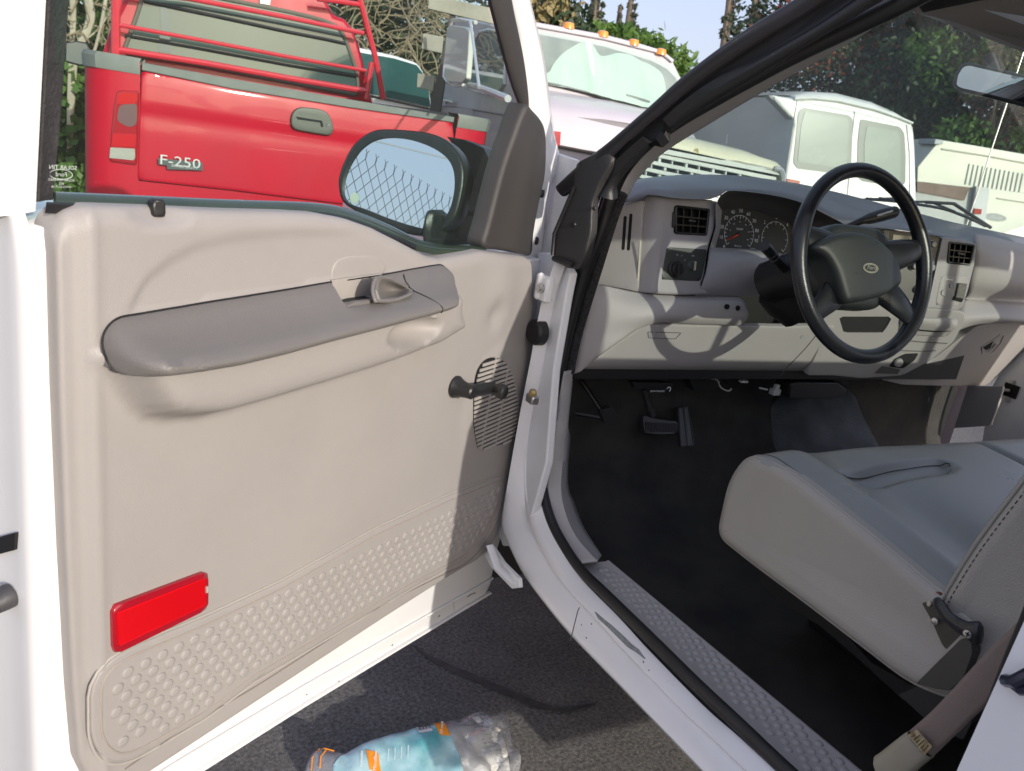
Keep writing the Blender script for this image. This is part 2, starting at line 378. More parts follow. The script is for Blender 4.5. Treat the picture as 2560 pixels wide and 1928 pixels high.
# white outer part of the front upright
ribbon('front_window_frame',pxl(-.03,(1100,-120),(1108,0),(1130,110),(1146,235),(1158,330),(1150,470),(1140,570)),pxl(-.03,(1135,-120),(1146,-10),(1178,130),(1200,290),(1218,368),(1190,400),(1168,600)),WHITE,.03,bul=.006)
# white rear upright
ribbon('rear_window_frame',pxl(-.03,(-40,-150),(-30,0),(-30,240),(-30,470)),pxl(-.03,(118,-150),(108,0),(95,240),(84,455)),WHITE,.05,bul=.004)
# black run channels
ribbon('rear_run_channel',pxl(-.028,(116,-150),(106,0),(94,240),(83,437)),pxl(-.034,(166,-150),(152,0),(135,240),(117,432)),mat('flock_channel',(.035,.033,.035),.75,bump=1,bscale=260,var=.4,vscale=60),.012,bul=-.002)
ribbon('front_run_channel',pxl(-.034,(1040,-120),(1062,0),(1100,150),(1125,240),(1122,262)),pxl(-.02,(1092,-120),(1107,0),(1133,130),(1143,228),(1130,262)),SAIL,.012,bul=.003)
ribbon('glass_edge_seal',pxl(-.036,(1110,245),(1085,330),(1060,430),(1042,530)),pxl(-.03,(1121,248),(1096,330),(1070,430),(1054,534)),RUB,.01)
# header out of frame keeps the shade right
ribbon('header_frame',[DW(1.05,-.02,1.86),DW(.8,-.0,1.90),DW(.5,.0,1.885),DW(.42,-.0,1.80)],[DW(1.10,-.03,1.90),DW(.8,-.0,1.95),DW(.46,-.0,1.93),DW(.36,-.0,1.83)],WHITE,.03)
# ---- sail cover (charcoal)
sail=dps((1135,228,.0),(1150,240,.0),(1172,275,.0),(1180,320,.0),(1179,380,.0),(1166,440,.0),(1155,500,.0),(1150,551,.0),(1128,549,.0),(1080,541,.0),(1046,534,.0),(1058,480,.0),(1086,370,.0),(1112,290,.0))
def hs(a,b):
    return .010*math.exp(-((a-np.interp(b,[1.25,1.5],[.13,.115]))/.05)**2)
sheet('mirror_corner_cover',cr(sail,5,True),fDw(.0),SAIL,door,sp=.008,h=hs,roll=.010,depth=.03,sharp=80)
# ---- glass
gl=[DW(1.118,-.036,1.31),DW(1.118,-.036,1.45),DW(1.09,-.028,1.7),DW(1.03,-.01,1.88),DW(.43,-.01,1.88),DW(.335,-.02,1.70)]+pxl(-.036,(1112,225),(1048,545))+[DW(.3,-.036,1.225),DW(.5,-.036,1.24)]
gg=G(); gg.add(gl,[list(range(len(gl)))]); gg.obj('window_glass',WGLASS,door,fixn=False)
# green-looking base strip of the glass/belt weatherstrip
ribbon('belt_weatherstrip',pxl(-.02,(120,413),(300,421),(500,430),(680,437),(760,452),(840,484),(905,516),(960,528),(1046,530)),pxl(.0,(120,438),(300,446),(500,455),(690,460),(775,480),(850,510),(900,532),(960,540),(1050,541)),GEDGE,.01,bul=.002)
ribbon('belt_sweep',pxl(.0,(100,436),(300,444),(500,453),(690,458),(775,478),(850,508),(900,530)),pxl(.006,(100,441),(300,450),(500,459),(690,464),(775,485),(850,515),(898,537)),RUB,.01)
# etched mark on the glass
g=G(); fg=fDw(-.034); 
for tx,(x,y),s_ in [('SOLAR TINT',(132,362),.0062),('SOLAR-TEMPERED',(132,389),.0036),('AS2',(132,397),.0036),('M-415 DOT 18',(132,404),.0034)]:
    a,b=dpx(x,y,-.034); text('m',tx,fg,a,b,s_,None,g=g,h=0,mirror=False)
a,b=dpx(132,377,-.034); text('m','Ford',fg,a,b,.0065,None,g=g,h=0)
th_=np.linspace(0,2*math.pi,30); g.tube([fg(a+.0125*math.cos(t),b+.0052*math.sin(t),0) for t in th_[:-1]],.0004,4,closed=True)
g.obj('glass_etching',mat('etching',(.5,.55,.52),.6),door,fixn=False)
# ---- inner panel
top=dps((82,462),(110,441),(200,448),(330,452),(500,459),(640,462),(700,465),(760,476),(820,497),(870,522),(905,541),(935,557),(962,562),(1050,545),(1100,551),(1143,556))
rt=dps((1150,566),(1153,640),(1152,720),(1151,800),(1147,880),(1139,950),(1127,1010),(1113,1062),(1095,1110),(1075,1155),(1057,1188),(1030,1212),(997,1231))
bt=dps((960,1253),(835,1333),(700,1422),(553,1519),(400,1620),(315,1676))
lf=np.array([(1.035,.535),(1.083,.57),(1.101,.63),(1.108,.75),(1.114,.95),(1.118,1.15)])
top[0]=(1.119,1.318); top[1]=(1.108,1.337)
pan=np.vstack([top,rt,bt,lf])
# pod under the armrest
tl_=dps((300,683,.034),(450,657,.034),(600,633,.034),(720,613,.034),(860,592,.034),(962,575,.034))
bl_=dps((350,812,.1),(420,805,.1),(500,793,.1),(600,770,.1),(700,743,.1),(800,717,.1),(900,690,.1),(953,675,.1))
def ext_(P):
    P=P[np.argsort(P[:,0])]; a_=P[0]+(P[0]-P[1])/np.linalg.norm(P[0]-P[1])*.3; b_=P[-1]+(P[-1]-P[-2])/np.linalg.norm(P[-1]-P[-2])*.3; return np.vstack([a_,P,b_])
gtl=ext_(tl_); gbl=ext_(bl_)
UE=dpx(234,765,.045)[0]+.002
def harm(a,b):
    zb=np.interp(a,gbl[:,0],gbl[:,1]); zg=np.interp(a,gtl[:,0],gtl[:,1]); t=min(1.02,max(0,(b-zb)/(zg-zb+1e-6)))
    f=np.interp(t,[0,.12,.25,.36,.45,.6,.8,1,1.02],[.074,.080,.083,.0785,.064,.042,.021,.004,.004])
    if t<.77: f+=.006*sm((a-.75)/.2)*math.sin(math.pi*min(1,t*1.3))
    dl=UE-a; k=math.sqrt(max(0,1-(1-min(1,max(0,dl)/.035))**2)); return .006+f*(.12+.88*k)
def sm(t): t=min(1,max(0,t)); return t*t*(3-2*t)
def fixw(x,y):
    w_=.07
    for _ in range(40):
        a,b=dpx(x,y,w_); w_=.75*w_+.25*(.03+harm(a,b)-.006)
    return (a,b)
gtop=np.array([fixw(*p) for p in [(233,768),(237,735),(243,710),(251,694),(266,686),(300,681),(450,655),(600,631),(720,611),(860,590),(930,577),(955,573),(972,580),(982,596),(985,612),(991,632),(990,650)]])
gbot=np.array([fixw(*p) for p in [(984,664),(970,670),(955,675),(900,690),(800,717),(700,743),(600,770),(500,793),(420,806),(350,814),(290,814),(255,808),(240,798),(234,785)]])
podlow=dps((992,652,.06),(985,690,.04),(960,720,.035),(900,752,.03),(800,790,.03),(700,822,.03),(600,852,.03),(500,882,.03),(420,903,.03),(350,908,.03),(300,902,.03),(270,880,.03),(250,850,.035),(238,810,.05))
pu=np.array([p[0] for p in podlow][::-1]); 
gb_u=gbot[:,0]; gb_z=gbot[:,1]; oi=np.argsort(gb_u); gb_u,gb_z=gb_u[oi],gb_z[oi]
pl_u,pl_z=podlow[:,0],podlow[:,1]; oi=np.argsort(pl_u); pl_u,pl_z=pl_u[oi],pl_z[oi]
gt_u,gt_z=gtop[:,0],gtop[:,1]; oi=np.argsort(gt_u); gt_u,gt_z=gt_u[oi],gt_z[oi]
u0,u1=gb_u.min(),gb_u.max()
def sm(t): t=min(1,max(0,t)); return t*t*(3-2*t)
hump=dps((236,760),(262,690),(285,640),(320,585),(370,545),(430,515),(520,496),(620,487),(700,486))
hu,hz=hump[:,0],hump[:,1]
def hpanel(a,b):
    h=0.
    # rear margin steps down beyond the ridge line
    ur=np.interp(b,[.6,.8,1.1,1.32],[1.078,1.082,1.089,1.093])
    if a>ur-.004: h-=.009*sm((a-ur+.004)/.016)
    h+=.0025*math.exp(-((a-ur+.006)/.006)**2)
    # top roll-over
    d=np.interp(a,top[::-1,0],top[::-1,1])-b
    if d<.022: h-=.010*(1-d/.022)**2
    # beige pod
    zb=np.interp(a,gb_u,gb_z); zg=np.interp(a,gt_u,gt_z)
    Q=np.array([[a,b]])
    if podlow[:,0].min()-.03<a<podlow[:,0].max()+.03 and b<zg and b>.95:
        d=float(pdist_open(Q,podlow_s)[0]); ins=bool(inside(Q,podpoly)[0]); d=d if ins else -d
        t=(d+.006)/.062
        if t>0:
            t=min(1,t); k=math.sqrt(1-(1-t)**2)*sm(t*1.6)
            k*=1-sm((b-zb-.004)/.02)
            h+=.064*k
    # scooped pull pocket in the pod
    ca,cb=PC; e=((a-ca)/.072)**2+((b-cb)/.026)**2
    if e<1 : h-=.034*(1-e)**.8
    # soft concave field above the armrest
    if b>zg-.0 and .35<a<1.06:
        zh=np.interp(a,hu[::-1],hz[::-1])
        if b<zh and a>.45: h-=.004*sm((zh-b)/.02)*sm((1.05-a)/.02)*sm((a-.40)/.2)
    # lock knob dish
    e=math.hypot((a-LK[0])/.045,(b-LK[1])/.016)
    if e<1: h-=.010*(1-e*e)
    # moulded bulges by the front edge
    e=math.hypot((a-FB[0])/.07,(b-FB[1])/.10); h+=.012*math.exp(-e*e*1.5)
    e=math.hypot((a-FB2[0])/.035,(b-FB2[1])/.04); h-=.012*math.exp(-e*e*1.5)
    e=math.hypot((a-SPK[0])/.16,(b-SPK[1])/.16); h+=.006*sm((1-e)/.3)
    return h
def pdist_open(Q,P):
    d=np.full(len(Q),1e9)
    for a_,b_ in zip(P[:-1],P[1:]):
        e=b_-a_; t=np.clip(((Q-a_)@e)/(e@e+1e-18),0,1); d=np.minimum(d,np.linalg.norm(Q-a_-t[:,None]*e,axis=1))
    return d
podlow_s=np.vstack([dps((980,598,.05),(990,625,.055)),podlow,dps((233,790,.06),(236,740,.05),(250,700,.04))]); podlow_s=podlow_s[::2] if False else podlow_s
podpoly=np.vstack([podlow_s,gtop[5:]])
PC=dpx(885,714,.08); LK=dpx(345,462,.02); FB=dpx(1080,640); FB2=dpx(1068,680); SPK=dpx(1075,870)
# recess hole for the release-handle pocket
pk=dps((722,615,.035),(728,655,.05),(740,668,.06),(820,654,.06),(812,600,.035),(805,596,.034))
panel=sheet('door_panel',rounded(pan,.006,2),fD,BEIGE,door,sp=.0065,h=hpanel,roll=.006,depth=.028,holes=[pk],sharp=50)
# pocket liner
g=G(); q=[(p[0],p[1]) for p in pk]; 
g.prism([DW(u,.032,z) for u,z in dps((715,605),(722,672),(835,660),(822,590))],DW(0,-.012,0)-DW(0,0,0)); g.obj('handle_pocket',BEIGE2,door)
g=G(); g.prism([DP(x,y,.05) for x,y in [(741,658),(741,662),(815,655),(805,645),(770,650)]],DW(0,-.03,0)-DW(0,0,0)); g.obj('pocket_slot',SHAD,door)
# raised oval area behind the handle
sheet('handle_escutcheon',cr(dps((722,608),(724,575),(745,557),(790,552),(825,560),(838,590),(800,600),(760,606)),5,True),fD,BEIGE,door,sp=.006,h=lambda a,b:-.003,roll=.003,depth=.004)
# ---- armrest pad
arm=rounded(np.vstack([gtop,gbot]),.006,3)
hole=np.array([fixw(*p) for p in [(720,604),(727,640),(742,661),(790,655),(830,647),(862,641),(888,632),(892,626),(878,618),(850,612),(815,606),(810,596)]])
armo=sheet('armrest',arm,fD,ARM,door,sp=.0055,h=harm,roll=.010,depth=.022,holes=[rounded(hole,.006,4)],sharp=60)
# cap seams
def seam(pts,r,mt,name,parent=door,n=6): 
    g=G(); g.tube(cr(pts,n),r,6); return g.obj(name,mt,parent)
def onarm(x,y):
    w_=.05
    for _ in range(8):
        a,b=dpx(x,y,w_); w_=.03+harm(a,b)
    return DW(a,w_+.0002,b)
seam([onarm(x,y) for x,y in [(872,594),(876,608),(888,622),(915,632),(938,640),(952,652),(955,664),(953,676)]],.0011,SHAD,'armrest_seam')
# dark shut line round the pad
g=G(); 
for i,p in enumerate(arm): pass
_a=resample(arm,260,True); _h=np.array([hpanel(u,z) for u,z in _a]); _k=np.ones(17)/17; _h=np.convolve(np.r_[_h[-8:],_h,_h[:8]],_k,'valid')
g.tube([DW(u,.03+h+.0012,z) for (u,z),h in zip(_a,_h)],.0016,6,closed=True); g.obj('armrest_gap',SHAD,door)
# ---- release handle (cupped lever)
rows=[]
for t in np.linspace(0,1,12):
    xt=812+t*80
    r=[]
    for s_ in np.linspace(0,1,9):
        y0=np.interp(t,[0,.3,.6,1],[598,600,612,626]); y1=np.interp(t,[0,.25,.6,1],[652,651,645,632])
        w_=.088-.03*math.sin(math.pi*s_)*math.sin(math.pi*min(1,t*1.1))*1.0-.02*(1-s_)*(1-t*.5)
        if t<.12: w_+=.004
        r.append(DP(xt-6*math.sin(s_*3.1)*(1-t),y0+(y1-y0)*s_,w_))
    rows.append(r)
G().grid(rows).obj('release_handle',ARM,door,solid=.004,sharp=60)
g=G(); g.tube([DP(x,y,w_) for x,y,w_ in [(822,596,.062),(814,612,.072),(811,630,.080),(818,650,.086),(838,650,.09)]],[.003,.0038,.004,.004,.003],8)
g.obj('handle_rim',ARM,door)
g=G(); g.prism([DP(x,y,.078) for x,y in [(748,664),(770,653),(815,647),(822,652),(822,657),(790,660)]],DW(0,-.01,0)-DW(0,0,0)); g.obj('handle_blade',ARM,door,bevel=.0015)
# ---- speaker grille
spk=cr(dps((1068,773),(1088,780),(1104,805),(1115,845),(1120,885),(1119,920),(1110,945),(1090,958),(1062,966),(1037,972),(1030,955),(1024,915),(1024,870),(1028,830),(1036,800),(1050,780),w=.038),5,True)
sheet('speaker_grille',spk,fDw(.0372),SHAD,door,sp=.012,depth=.003)
g=G(); mnz,mxz=spk[:,1].min(),spk[:,1].max(); k=0; pitch=.0103; a_sl=.0
uc=spk[:,0].mean()
zz=mnz-.03
while zz<mxz+.04:
    # find u interval of slanted line inside oval
    us_=np.linspace(spk[:,0].min(),spk[:,0].max(),160); pts=np.stack([us_,zz+(us_-uc)*a_sl*-1],1); m=inside(pts,spk)
    if m.any():
        ua,ub=us_[m].min(),us_[m].max()
        for z_off in (0,):
            P=[(ua,zz-(ua-uc)*a_sl),(ub,zz-(ub-uc)*a_sl)]
            hgt=.0062
            g.prism([DW(P[0][0],.0375,P[0][1]-hgt/2),DW(P[1][0],.0375,P[1][1]-hgt/2),DW(P[1][0],.0375,P[1][1]+hgt/2),DW(P[0][0],.0375,P[0][1]+hgt/2)],DW(0,.0025,0)-DW(0,0,0))
    zz+=pitch
for xx in (1058,1087):
    a_,b_=dpx(xx,865,.04); P=[(a_-.0018,z) for z in (mnz+.02,mxz-.02)]
    us2=[p for p in np.linspace(mnz,mxz,100) if inside(np.array([[a_,p]]),spk)[0]]
    za,zb_=min(us2),max(us2)
    g.prism([DW(a_-.0016,.0376,za),DW(a_+.0016,.0376,za),DW(a_+.0016,.0376,zb_),DW(a_-.0016,.0376,zb_)],DW(0,.0027,0)-DW(0,0,0))
g.obj('grille_slats',BEIGE2,door,sharp=30)
# ---- window crank
nD=DW(0,1,0)-DW(0,0,0)
uA,zA=dpx(1000,841,.05); uB,zB=dpx(1090,848,.100)
g=G(); g.lathe(DW(uA,.031,zA),nD,[(0,.0225),(.004,.0228),(.008,.0205),(.018,.0165),(.030,.0148),(.042,.0142),(.045,.011)],28); g.obj('crank_hub',BLK,door)
P=[DW(uA+(uB-uA)*t,.064+.004*t,zA+(zB-zA)*t) for t in (-.06,.15,.4,.7,.95,1.06)]
g=G(); g.tube(cr(P,4),[.0092]*21,14,sq=1.45,up=(0,0,1)); g.obj('window_crank',BLK,door,sharp=50)
g=G(); g.lathe(DW(uB,.068,zB),nD,[(0,.0115),(.006,.0095),(.012,.0105),(.018,.0148),(.027,.0162),(.032,.0150),(.034,.012),(.0337,.006),(.0337,.0005)],26); g.obj('crank_knob',BLK,door)
# ---- kick pad
kout=dps((222,1478),(238,1448),(282,1421),(444,1353),(605,1276),(811,1159),(960,1088),(1078,1040),(1086,1050),(1076,1099),(1045,1155),(997,1198),(876,1262),(714,1357),(553,1450),(444,1530),(300,1612),(262,1622),(236,1606),(222,1572))
kin=rounded(kout,.012,4)
def scale_poly(P,d):
    P=resample(P,220,True); T=np.roll(P,-1,0)-np.roll(P,1,0); T/=np.linalg.norm(T,axis=1)[:,None]; Nn=np.stack([T[:,1],-T[:,0]],1)
    c=P.mean(0); s_=np.sign(((P-c)*Nn).sum(1).mean()); return P+Nn*s_*d
sheet('kick_pad',scale_poly(kin,.017),fD,BEIGE,door,sp=.014,h=lambda a,b:.0022,roll=.004,depth=.004)
ring=scale_poly(kin,.002); ring2=scale_poly(kin,.0005)
g=G(); g.tube([DW(u,.0322,z) for u,z in scale_poly(kin,.004)],.0016,6,closed=True); g.obj('kick_pad_groove',mat('beige_shadow_line',(.30,.265,.24),.6),door)
g=G(); g.tube([DW(u,.0305,z) for u,z in scale_poly(kin,.020)],.002,6,closed=True); g.obj('kick_pad_border',BEIGE2,door)
# dimples
p0=dps((250,1446))[0]; p1=dps((1070,1052))[0]; ex=(p1-p0)/np.linalg.norm(p1-p0); ey=np.array([ex[1],-ex[0]]); ey=ey if ey[1]<0 else -ey
g=G(); pit=.0262; rowp=.0182; na=44; dome=[(0,.0086),(.0012,.0084),(.0021,.0074),(.0025,.005),(.00262,.002),(.00262,.0003)]
inner=scale_poly(kin,-.0085)
for r_ in range(0,14):
    for k in range(0,48):
        p=p0+ex*((k+.5*(r_%2))*pit-.01)+ey*(r_*rowp+.012)
        if inside(p[None,:],inner)[0]: g.lathe(DW(p[0],.0320,p[1]),nD,dome,14)
g.obj('raised_dimples',BEIGE,door,sharp=70,fixn=True)
# groove line under the kick pad
g=G(); L_=[(270,1661),(420,1560),(553,1482),(700,1388),(835,1303),(950,1245),(1010,1214),(1050,1172)]
g.tube(cr([DP(x,y,.0302) for x,y in L_],5),.0022,6,sq=.5); g.obj('panel_groove',mat('beige_groove',(.22,.19,.17),.7),door)
# ---- red reflector
rq=rounded(dps((241,1319),(247,1308),(444,1234),(449,1240),(449,1310),(443,1318),(252,1412),(243,1406),w=.034),.004,3)
sheet('red_reflector',rq,fDw(.031),REDRIM,door,sp=.01,roll=.0025,depth=.006,h=lambda a,b:.006)
rq2=dps((251,1326),(445,1249),(445,1308),(257,1397),w=.038)
m=REDREF
sheet('reflector_lens',rounded(rq2,.003,2),fDw(.0375),REDREF,door,sp=.005,depth=.001)
g=G()
(a0,b0),(a1,b1),(a2,b2),(a3,b3)=rq2
for k in range(1,36):
    t=k/36; P=[np.array([a0,b0])*(1-t)+np.array([a3,b3])*t,np.array([a1,b1])*(1-t)+np.array([a2,b2])*t]
    g.tube([DW(P[0][0],.0378,P[0][1]),DW(P[1][0],.0378,P[1][1])],.00055,4)
g.obj('reflector_ribs',mat('red_lens_ribs',(.50,.0,.004),.3,coat=.4),door)
g=G(); g.prism([DP(x,y,.040) for x,y in [(446,1268),(450,1267),(450,1280),(446,1282)]],nD*-.003); g.obj('reflector_notch',BEIGE2,door)
MK=mat('dark_scuff',(.16,.15,.14),.7)
for L_,r_ in [([(1009,1290),(1018,1284),(1027,1281)],.0012),([(947,1333),(950,1329)],.0014),([(846,1396),(849,1392)],.0013),([(728,1476),(733,1471)],.0014),([(661,1502),(664,1500)],.0009),([(591,1567),(597,1561)],.0016),([(980,1296),(981,1320)],.0005)]:
    g=G(); g.tube([DP(x,y,.0012) for x,y in L_],r_,6,sq=.4); g.obj('paint_scuff',MK,door)
# ---- lock knob
g=G(); c=DP(344,462,.015); up=np.array([0,0,1.])
_n=nD*.75+(CAM-DP(344,450,.02))*.6; _n[2]*=.3; lk=Plane(DP(344,450,.022),_n,np.array([-_n[1],_n[0],0]))
fr=lambda a,b,h: lk.w(a,b,h)
pts=lk.pts((329,470),(329,438),(333,431),(355,431),(359,438),(360,470)); sheet('lock_knob',rounded(pts,.003,4),fr,BLK,door,sp=.004,roll=.003,depth=.011)
g=G()
for k in range(7):
    y=437+k*2.3; a,b=lk.px(344,y); g.box(lk.w(a,b,.0006),(.008,.001,.0006),R=np.array([lk.r,lk.u,lk.n]).T)
g.obj('knob_ribs',BLK,door)
# ---- screws / fittings on hinge side
for (x,y,w_) in [(1168,418,-.005),(1156,520,-.01)]:
    g=G(); g.lathe(DP(x,y,w_),nD+np.array([.8,0,0]),[(0,.009),(.006,.009),(.008,.006),(.006,.004)],14); g.obj('hinge_plug',RUB,door)
g=G(); g.lathe(at(1153,718,'x',-.004),(-1,-.15,0),[(-.02,.030),(-.002,.029),(.004,.024),(.006,.012)],22); g.obj('wiring_grommet',RUB,door)
# outside mirror: faces rearward, so it is seen almost square through the window
MH=mat('black_mirror_housing',(.018,.022,.022),.35,bump=.2,bscale=500)
C3=DP(862,398,-.24)
VDIR=(C3-CAM)/np.linalg.norm(C3-CAM)
_b=math.radians(MIR_AZ); _p=math.radians(MIR_EL)
MN=np.array([math.sin(_b)*math.cos(_p),math.cos(_b)*math.cos(_p),math.sin(_p)])
mp=Plane(C3,MN,right=(-MN[1],MN[0],0))
houp=[(733,400),(736,375),(745,350),(762,318),(785,296),(810,283),(840,280),(900,284),(940,292),(975,312),(998,345),(1004,385),(996,435),(985,470),(965,493),(930,508),(885,506),(840,490),(780,462),(742,436)]
mgp=[(742,420),(745,385),(760,350),(785,318),(820,300),(870,299),(920,313),(960,335),(980,362),(985,400),(977,445),(958,480),(935,496),(890,488),(840,472),(790,452),(756,440)]
hq=cr(mp.pts(*houp),3,True); mg=cr(mp.pts(*mgp),3,True)
fm=lambda a,b,h: mp.w(a,b,h)
hc_=hq.mean(0); hr=[]
for sc,dh in [(1.0,.002),(1.01,-.012),(1.0,-.035),(.93,-.065),(.75,-.09),(.35,-.10)]: hr.append([mp.w(*(hc_+(p-hc_)*sc),dh) for p in hq])
g=G().grid(hr,wrap=True); g.f.append([5*len(hq)+k for k in range(len(hq))]); g.m.append(0); g.obj('mirror_housing',MH,door,sharp=60)
sheet('mirror_bezel',hq,fm,MH,door,sp=.01,h=lambda a,b:.006,roll=.008,depth=.014,holes=[mg])
# arm from the housing to the door corner
rows=[]
for (xa,ya,xb,yb,w_) in [(965,295,985,505,-.27),(1010,303,1010,500,-.22),(1045,314,1040,490,-.17),(1070,325,1070,470,-.12),(1082,350,1085,440,-.08)]:
    a=DP(xa,ya,w_); b=DP(xb,yb,w_); rows.append([a-nD*.03,a,a+(b-a)*.05+nD*.012,a+(b-a)*.5+nD*.02,a+(b-a)*.95+nD*.012,b,b-nD*.03])
g=G(); g.grid(rows); g.obj('mirror_arm',MH,door,sharp=60)
g=G(); g.prism(pxl(-.12,(928,535),(925,500),(935,455),(955,455),(1000,455),(1040,460),(1038,530)),-nD*.02); g.obj('mirror_foot',MH,door,bevel=.01)
g=G(); mq=mg.mean(0)+(mg-mg.mean(0))*1.04; g.add([mp.w(p[0],p[1],0) for p in mq],[list(range(len(mq)))]); g.obj('mirror_glass',MIRR,door,fixn=False)
a,b=mp.px(766,428); g=G(); g.add([mp.w(a+.0115*math.cos(t),b+.0115*math.sin(t),.0006) for t in np.linspace(0,2*math.pi,33)[:-1]],[list(range(32))]); g.obj('round_sticker',mat('pale_sticker',(.55,.62,.50),.5),door,fixn=False)
# ================================================================== body: jamb, rocker, seals
# rocker panel: rows across section, running front to rear
def sx(L,n=6): return cr(L,n)
ry=[ -.26,-.30,-.36,-.5,-.7,-.9,-1.1,-1.35]
# outline of the door aperture lower front (white jamb): tracks given in D px at fixed x
jo=X(-.0,(1205,560),(1190,600),(1176,640),(1163,700),(1152,760),(1140,820),(1125,900),(1110,980),(1098,1040),(1086,1100),(1083,1140),(1100,1180),(1130,1240),(1185,1315),(1235,1375),(1320,1463),(1515,1666),(1700,1860))
ji=X(.055,(1242,565),(1236,584),(1218,653),(1203,735),(1190,815),(1173,871),(1161,949),(1159,1011),(1167,1073),(1186,1135),(1220,1198),(1252,1246),(1284,1281),(1340,1337),(1400,1403),(1521,1526),(1593,1589),(1668,1658),(1760,1740),(1880,1860))
L1=resample(cr(jo,6),70); L2=resample(cr(ji,6),70)
# make the rows correspond by height/length
g=G(); R=[]
for a_,b_ in zip(L1,L2):
    pr=[]
    for t,o_ in [(-.12,.03),(0,.0),(.12,-.010),(.3,-.012),(.5,-.006),(.62,-.002),(.72,-.012),(.86,-.012),(1,-.0)]:
        pr.append(a_+(b_-a_)*t+np.array([o_,0,0]))
    R.append(pr)
g.grid(R); g.obj('door_jamb',WHITE,truck,sharp=60)
# cowl side behind the hinges / front fender edge
g=G()
ff=X(.03,(1160,545),(1160,640),(1150,760),(1140,900),(1120,1000),(1090,1090),(1075,1150),(1085,1180),(1130,1180),(1180,1000),(1195,800),(1222,640),(1232,590),(1215,560),(1185,545))
g.prism(ff,(.02,0,0)); g.obj('hinge_pillar',WHITEJ,truck,bevel=.004)
g=G(); g.prism(X(.06,(1158,600),(1163,430),(1200,330),(1245,345),(1225,450),(1200,560)),(.01,0,0)); g.obj('cowl_side_panel',WHITEJ,truck,bevel=.003)
# hinge
g=G(); g.box(at(1175,622,'x',0.0),(.02,.055,.058)); g.lathe(at(1165,618,'x',-.012),(0,0,1),[(-.03,.007),(.03,.007)],12); g.obj('door_hinge',WHITEJ,truck,bevel=.006)
g=G(); g.lathe(at(1168,622,'x',-.014),(-1,-.6,0),[(0,.011),(.004,.011),(.005,.006),(.012,.006)],6); g.obj('hinge_bolt',STEEL,truck)
g=G(); g.lathe(at(1151,848,'x',-.01),(-.6,-1,0),[(0,.009),(.012,.009),(.014,.005)],10); g.obj('check_bolt',BRASS,truck)
g=G(); g.box(at(1150,862,'x',-.01),(.02,.03,.02)); g.obj('check_strap',STEEL,truck,bevel=.004)
# white sheet-metal corner under the door front
g=G(); g.tube([at(*p) for p in [(1058,1178,'x',-.05),(1075,1225,'x',-.045),(1110,1258,'x',-.03),(1125,1262,'x',-.02)]],[.010,.010,.009,.008],6,sq=.35); g.obj('fender_brace',WHITEJ,truck)
g=G(); g.prism(X(-.03,(1046,1200),(1060,1226),(1105,1272),(1122,1270),(1120,1250),(1085,1215),(1062,1180)),(.01,0,0)); g.obj('fender_bracket',WHITEJ,truck,bevel=.002)
# fender and hood ahead of the opening
g=G(); R=[]
for y in np.linspace(.12,1.5,10):
    k=(y-.1)/1.4; R.append([(-.0,y,.40),(-.015,y,.9),(-.015,y,1.16-.03*k),(-.002,y,1.235-.05*k),(.04,y,1.262-.06*k),(.12,y,1.272-.06*k),(.3,y,1.30-.07*k),(.6,y,1.325-.08*k),(1.0,y,1.335-.08*k),(1.4,y,1.325-.08*k),(1.7,y,1.30-.07*k),(1.96,y,1.26-.06*k),(2.0,y,1.2-.05*k),(2.0,y,.4)])
g.grid(R); g.obj('hood_and_fenders',WHITE,truck,sharp=50)
g=G(); g.prism([(.05,.13,.3),(1.95,.13,.3),(1.95,.13,1.25),(.05,.13,1.25)],(0,.02,0)); g.obj('firewall',BLK,truck)
# rocker outer seam & paint chip
g=G(); g.tube([at(1232,1384,'x',-.013),at(1238,1360,'x',-.013),at(1248,1320,'x',-.008),at(1252,1312,'x',-.004)],.0012,5); g.obj('rocker_seam',mat('dark_line',(.12,.12,.13),.7),truck)
CHIP=mat('bare_primer',(.30,.33,.34),.7,var=.4,vscale=120)
g=G(); ch=[(1284,1322),(1300,1336),(1320,1352),(1345,1375),(1362,1392),(1378,1404),(1392,1424),(1376,1411),(1355,1398),(1335,1378),(1310,1353),(1292,1337)]
g.prism(X(-.0158,*ch),(.003,0,0)); g.obj('paint_chip',CHIP,truck)
g=G(); 
for (x,y,r_) in [(1256,1350,.0016),(1278,1348,.0018),(1267,1378,.0022),(1390,1430,.002),(1402,1448,.0015),(1500,1490,.001)]:
    g=G(); g.lathe(at(x,y,'x',-.014),(-1,0,0),[(0,r_),(.0006,r_)],7); g.obj('stone_chip',mat('rust_chip',(.16,.15,.14),.7),truck)
# main weatherstrip bulb
ws=[(2090,-70,.215,'x'),(1985,-10,.20,'x'),(1860,50,.18,'x'),(1690,132,.15,'x'),(1510,232,.115,'x'),(1432,282,.10,'x'),(1380,325,.09,'x'),(1340,378,.085,'x'),(1315,440,.08,'x'),(1290,520,.075,'x'),(1263,590,.072,'x'),(1243,653,.07,'x'),(1222,735,.068,'x'),(1204,820,.066,'x'),(1189,871,.065,'x'),(1174,949,.064,'x'),(1170,1011,.064,'x'),(1176,1073,.064,'x'),(1195,1135,.064,'x'),(1229,1196,.064,'x'),(1262,1240,.064,'x'),(1300,1277,.064,'x'),(1352,1328,.064,'x'),(1420,1395,.064,'x'),(1500,1475,.064,'x'),(1600,1570,.064,'x'),(1700,1666,.064,'x'),(1900,1850,.064,'x')]
W3=cr([at(x,y,a_,v) for x,y,v,a_ in ws],6)
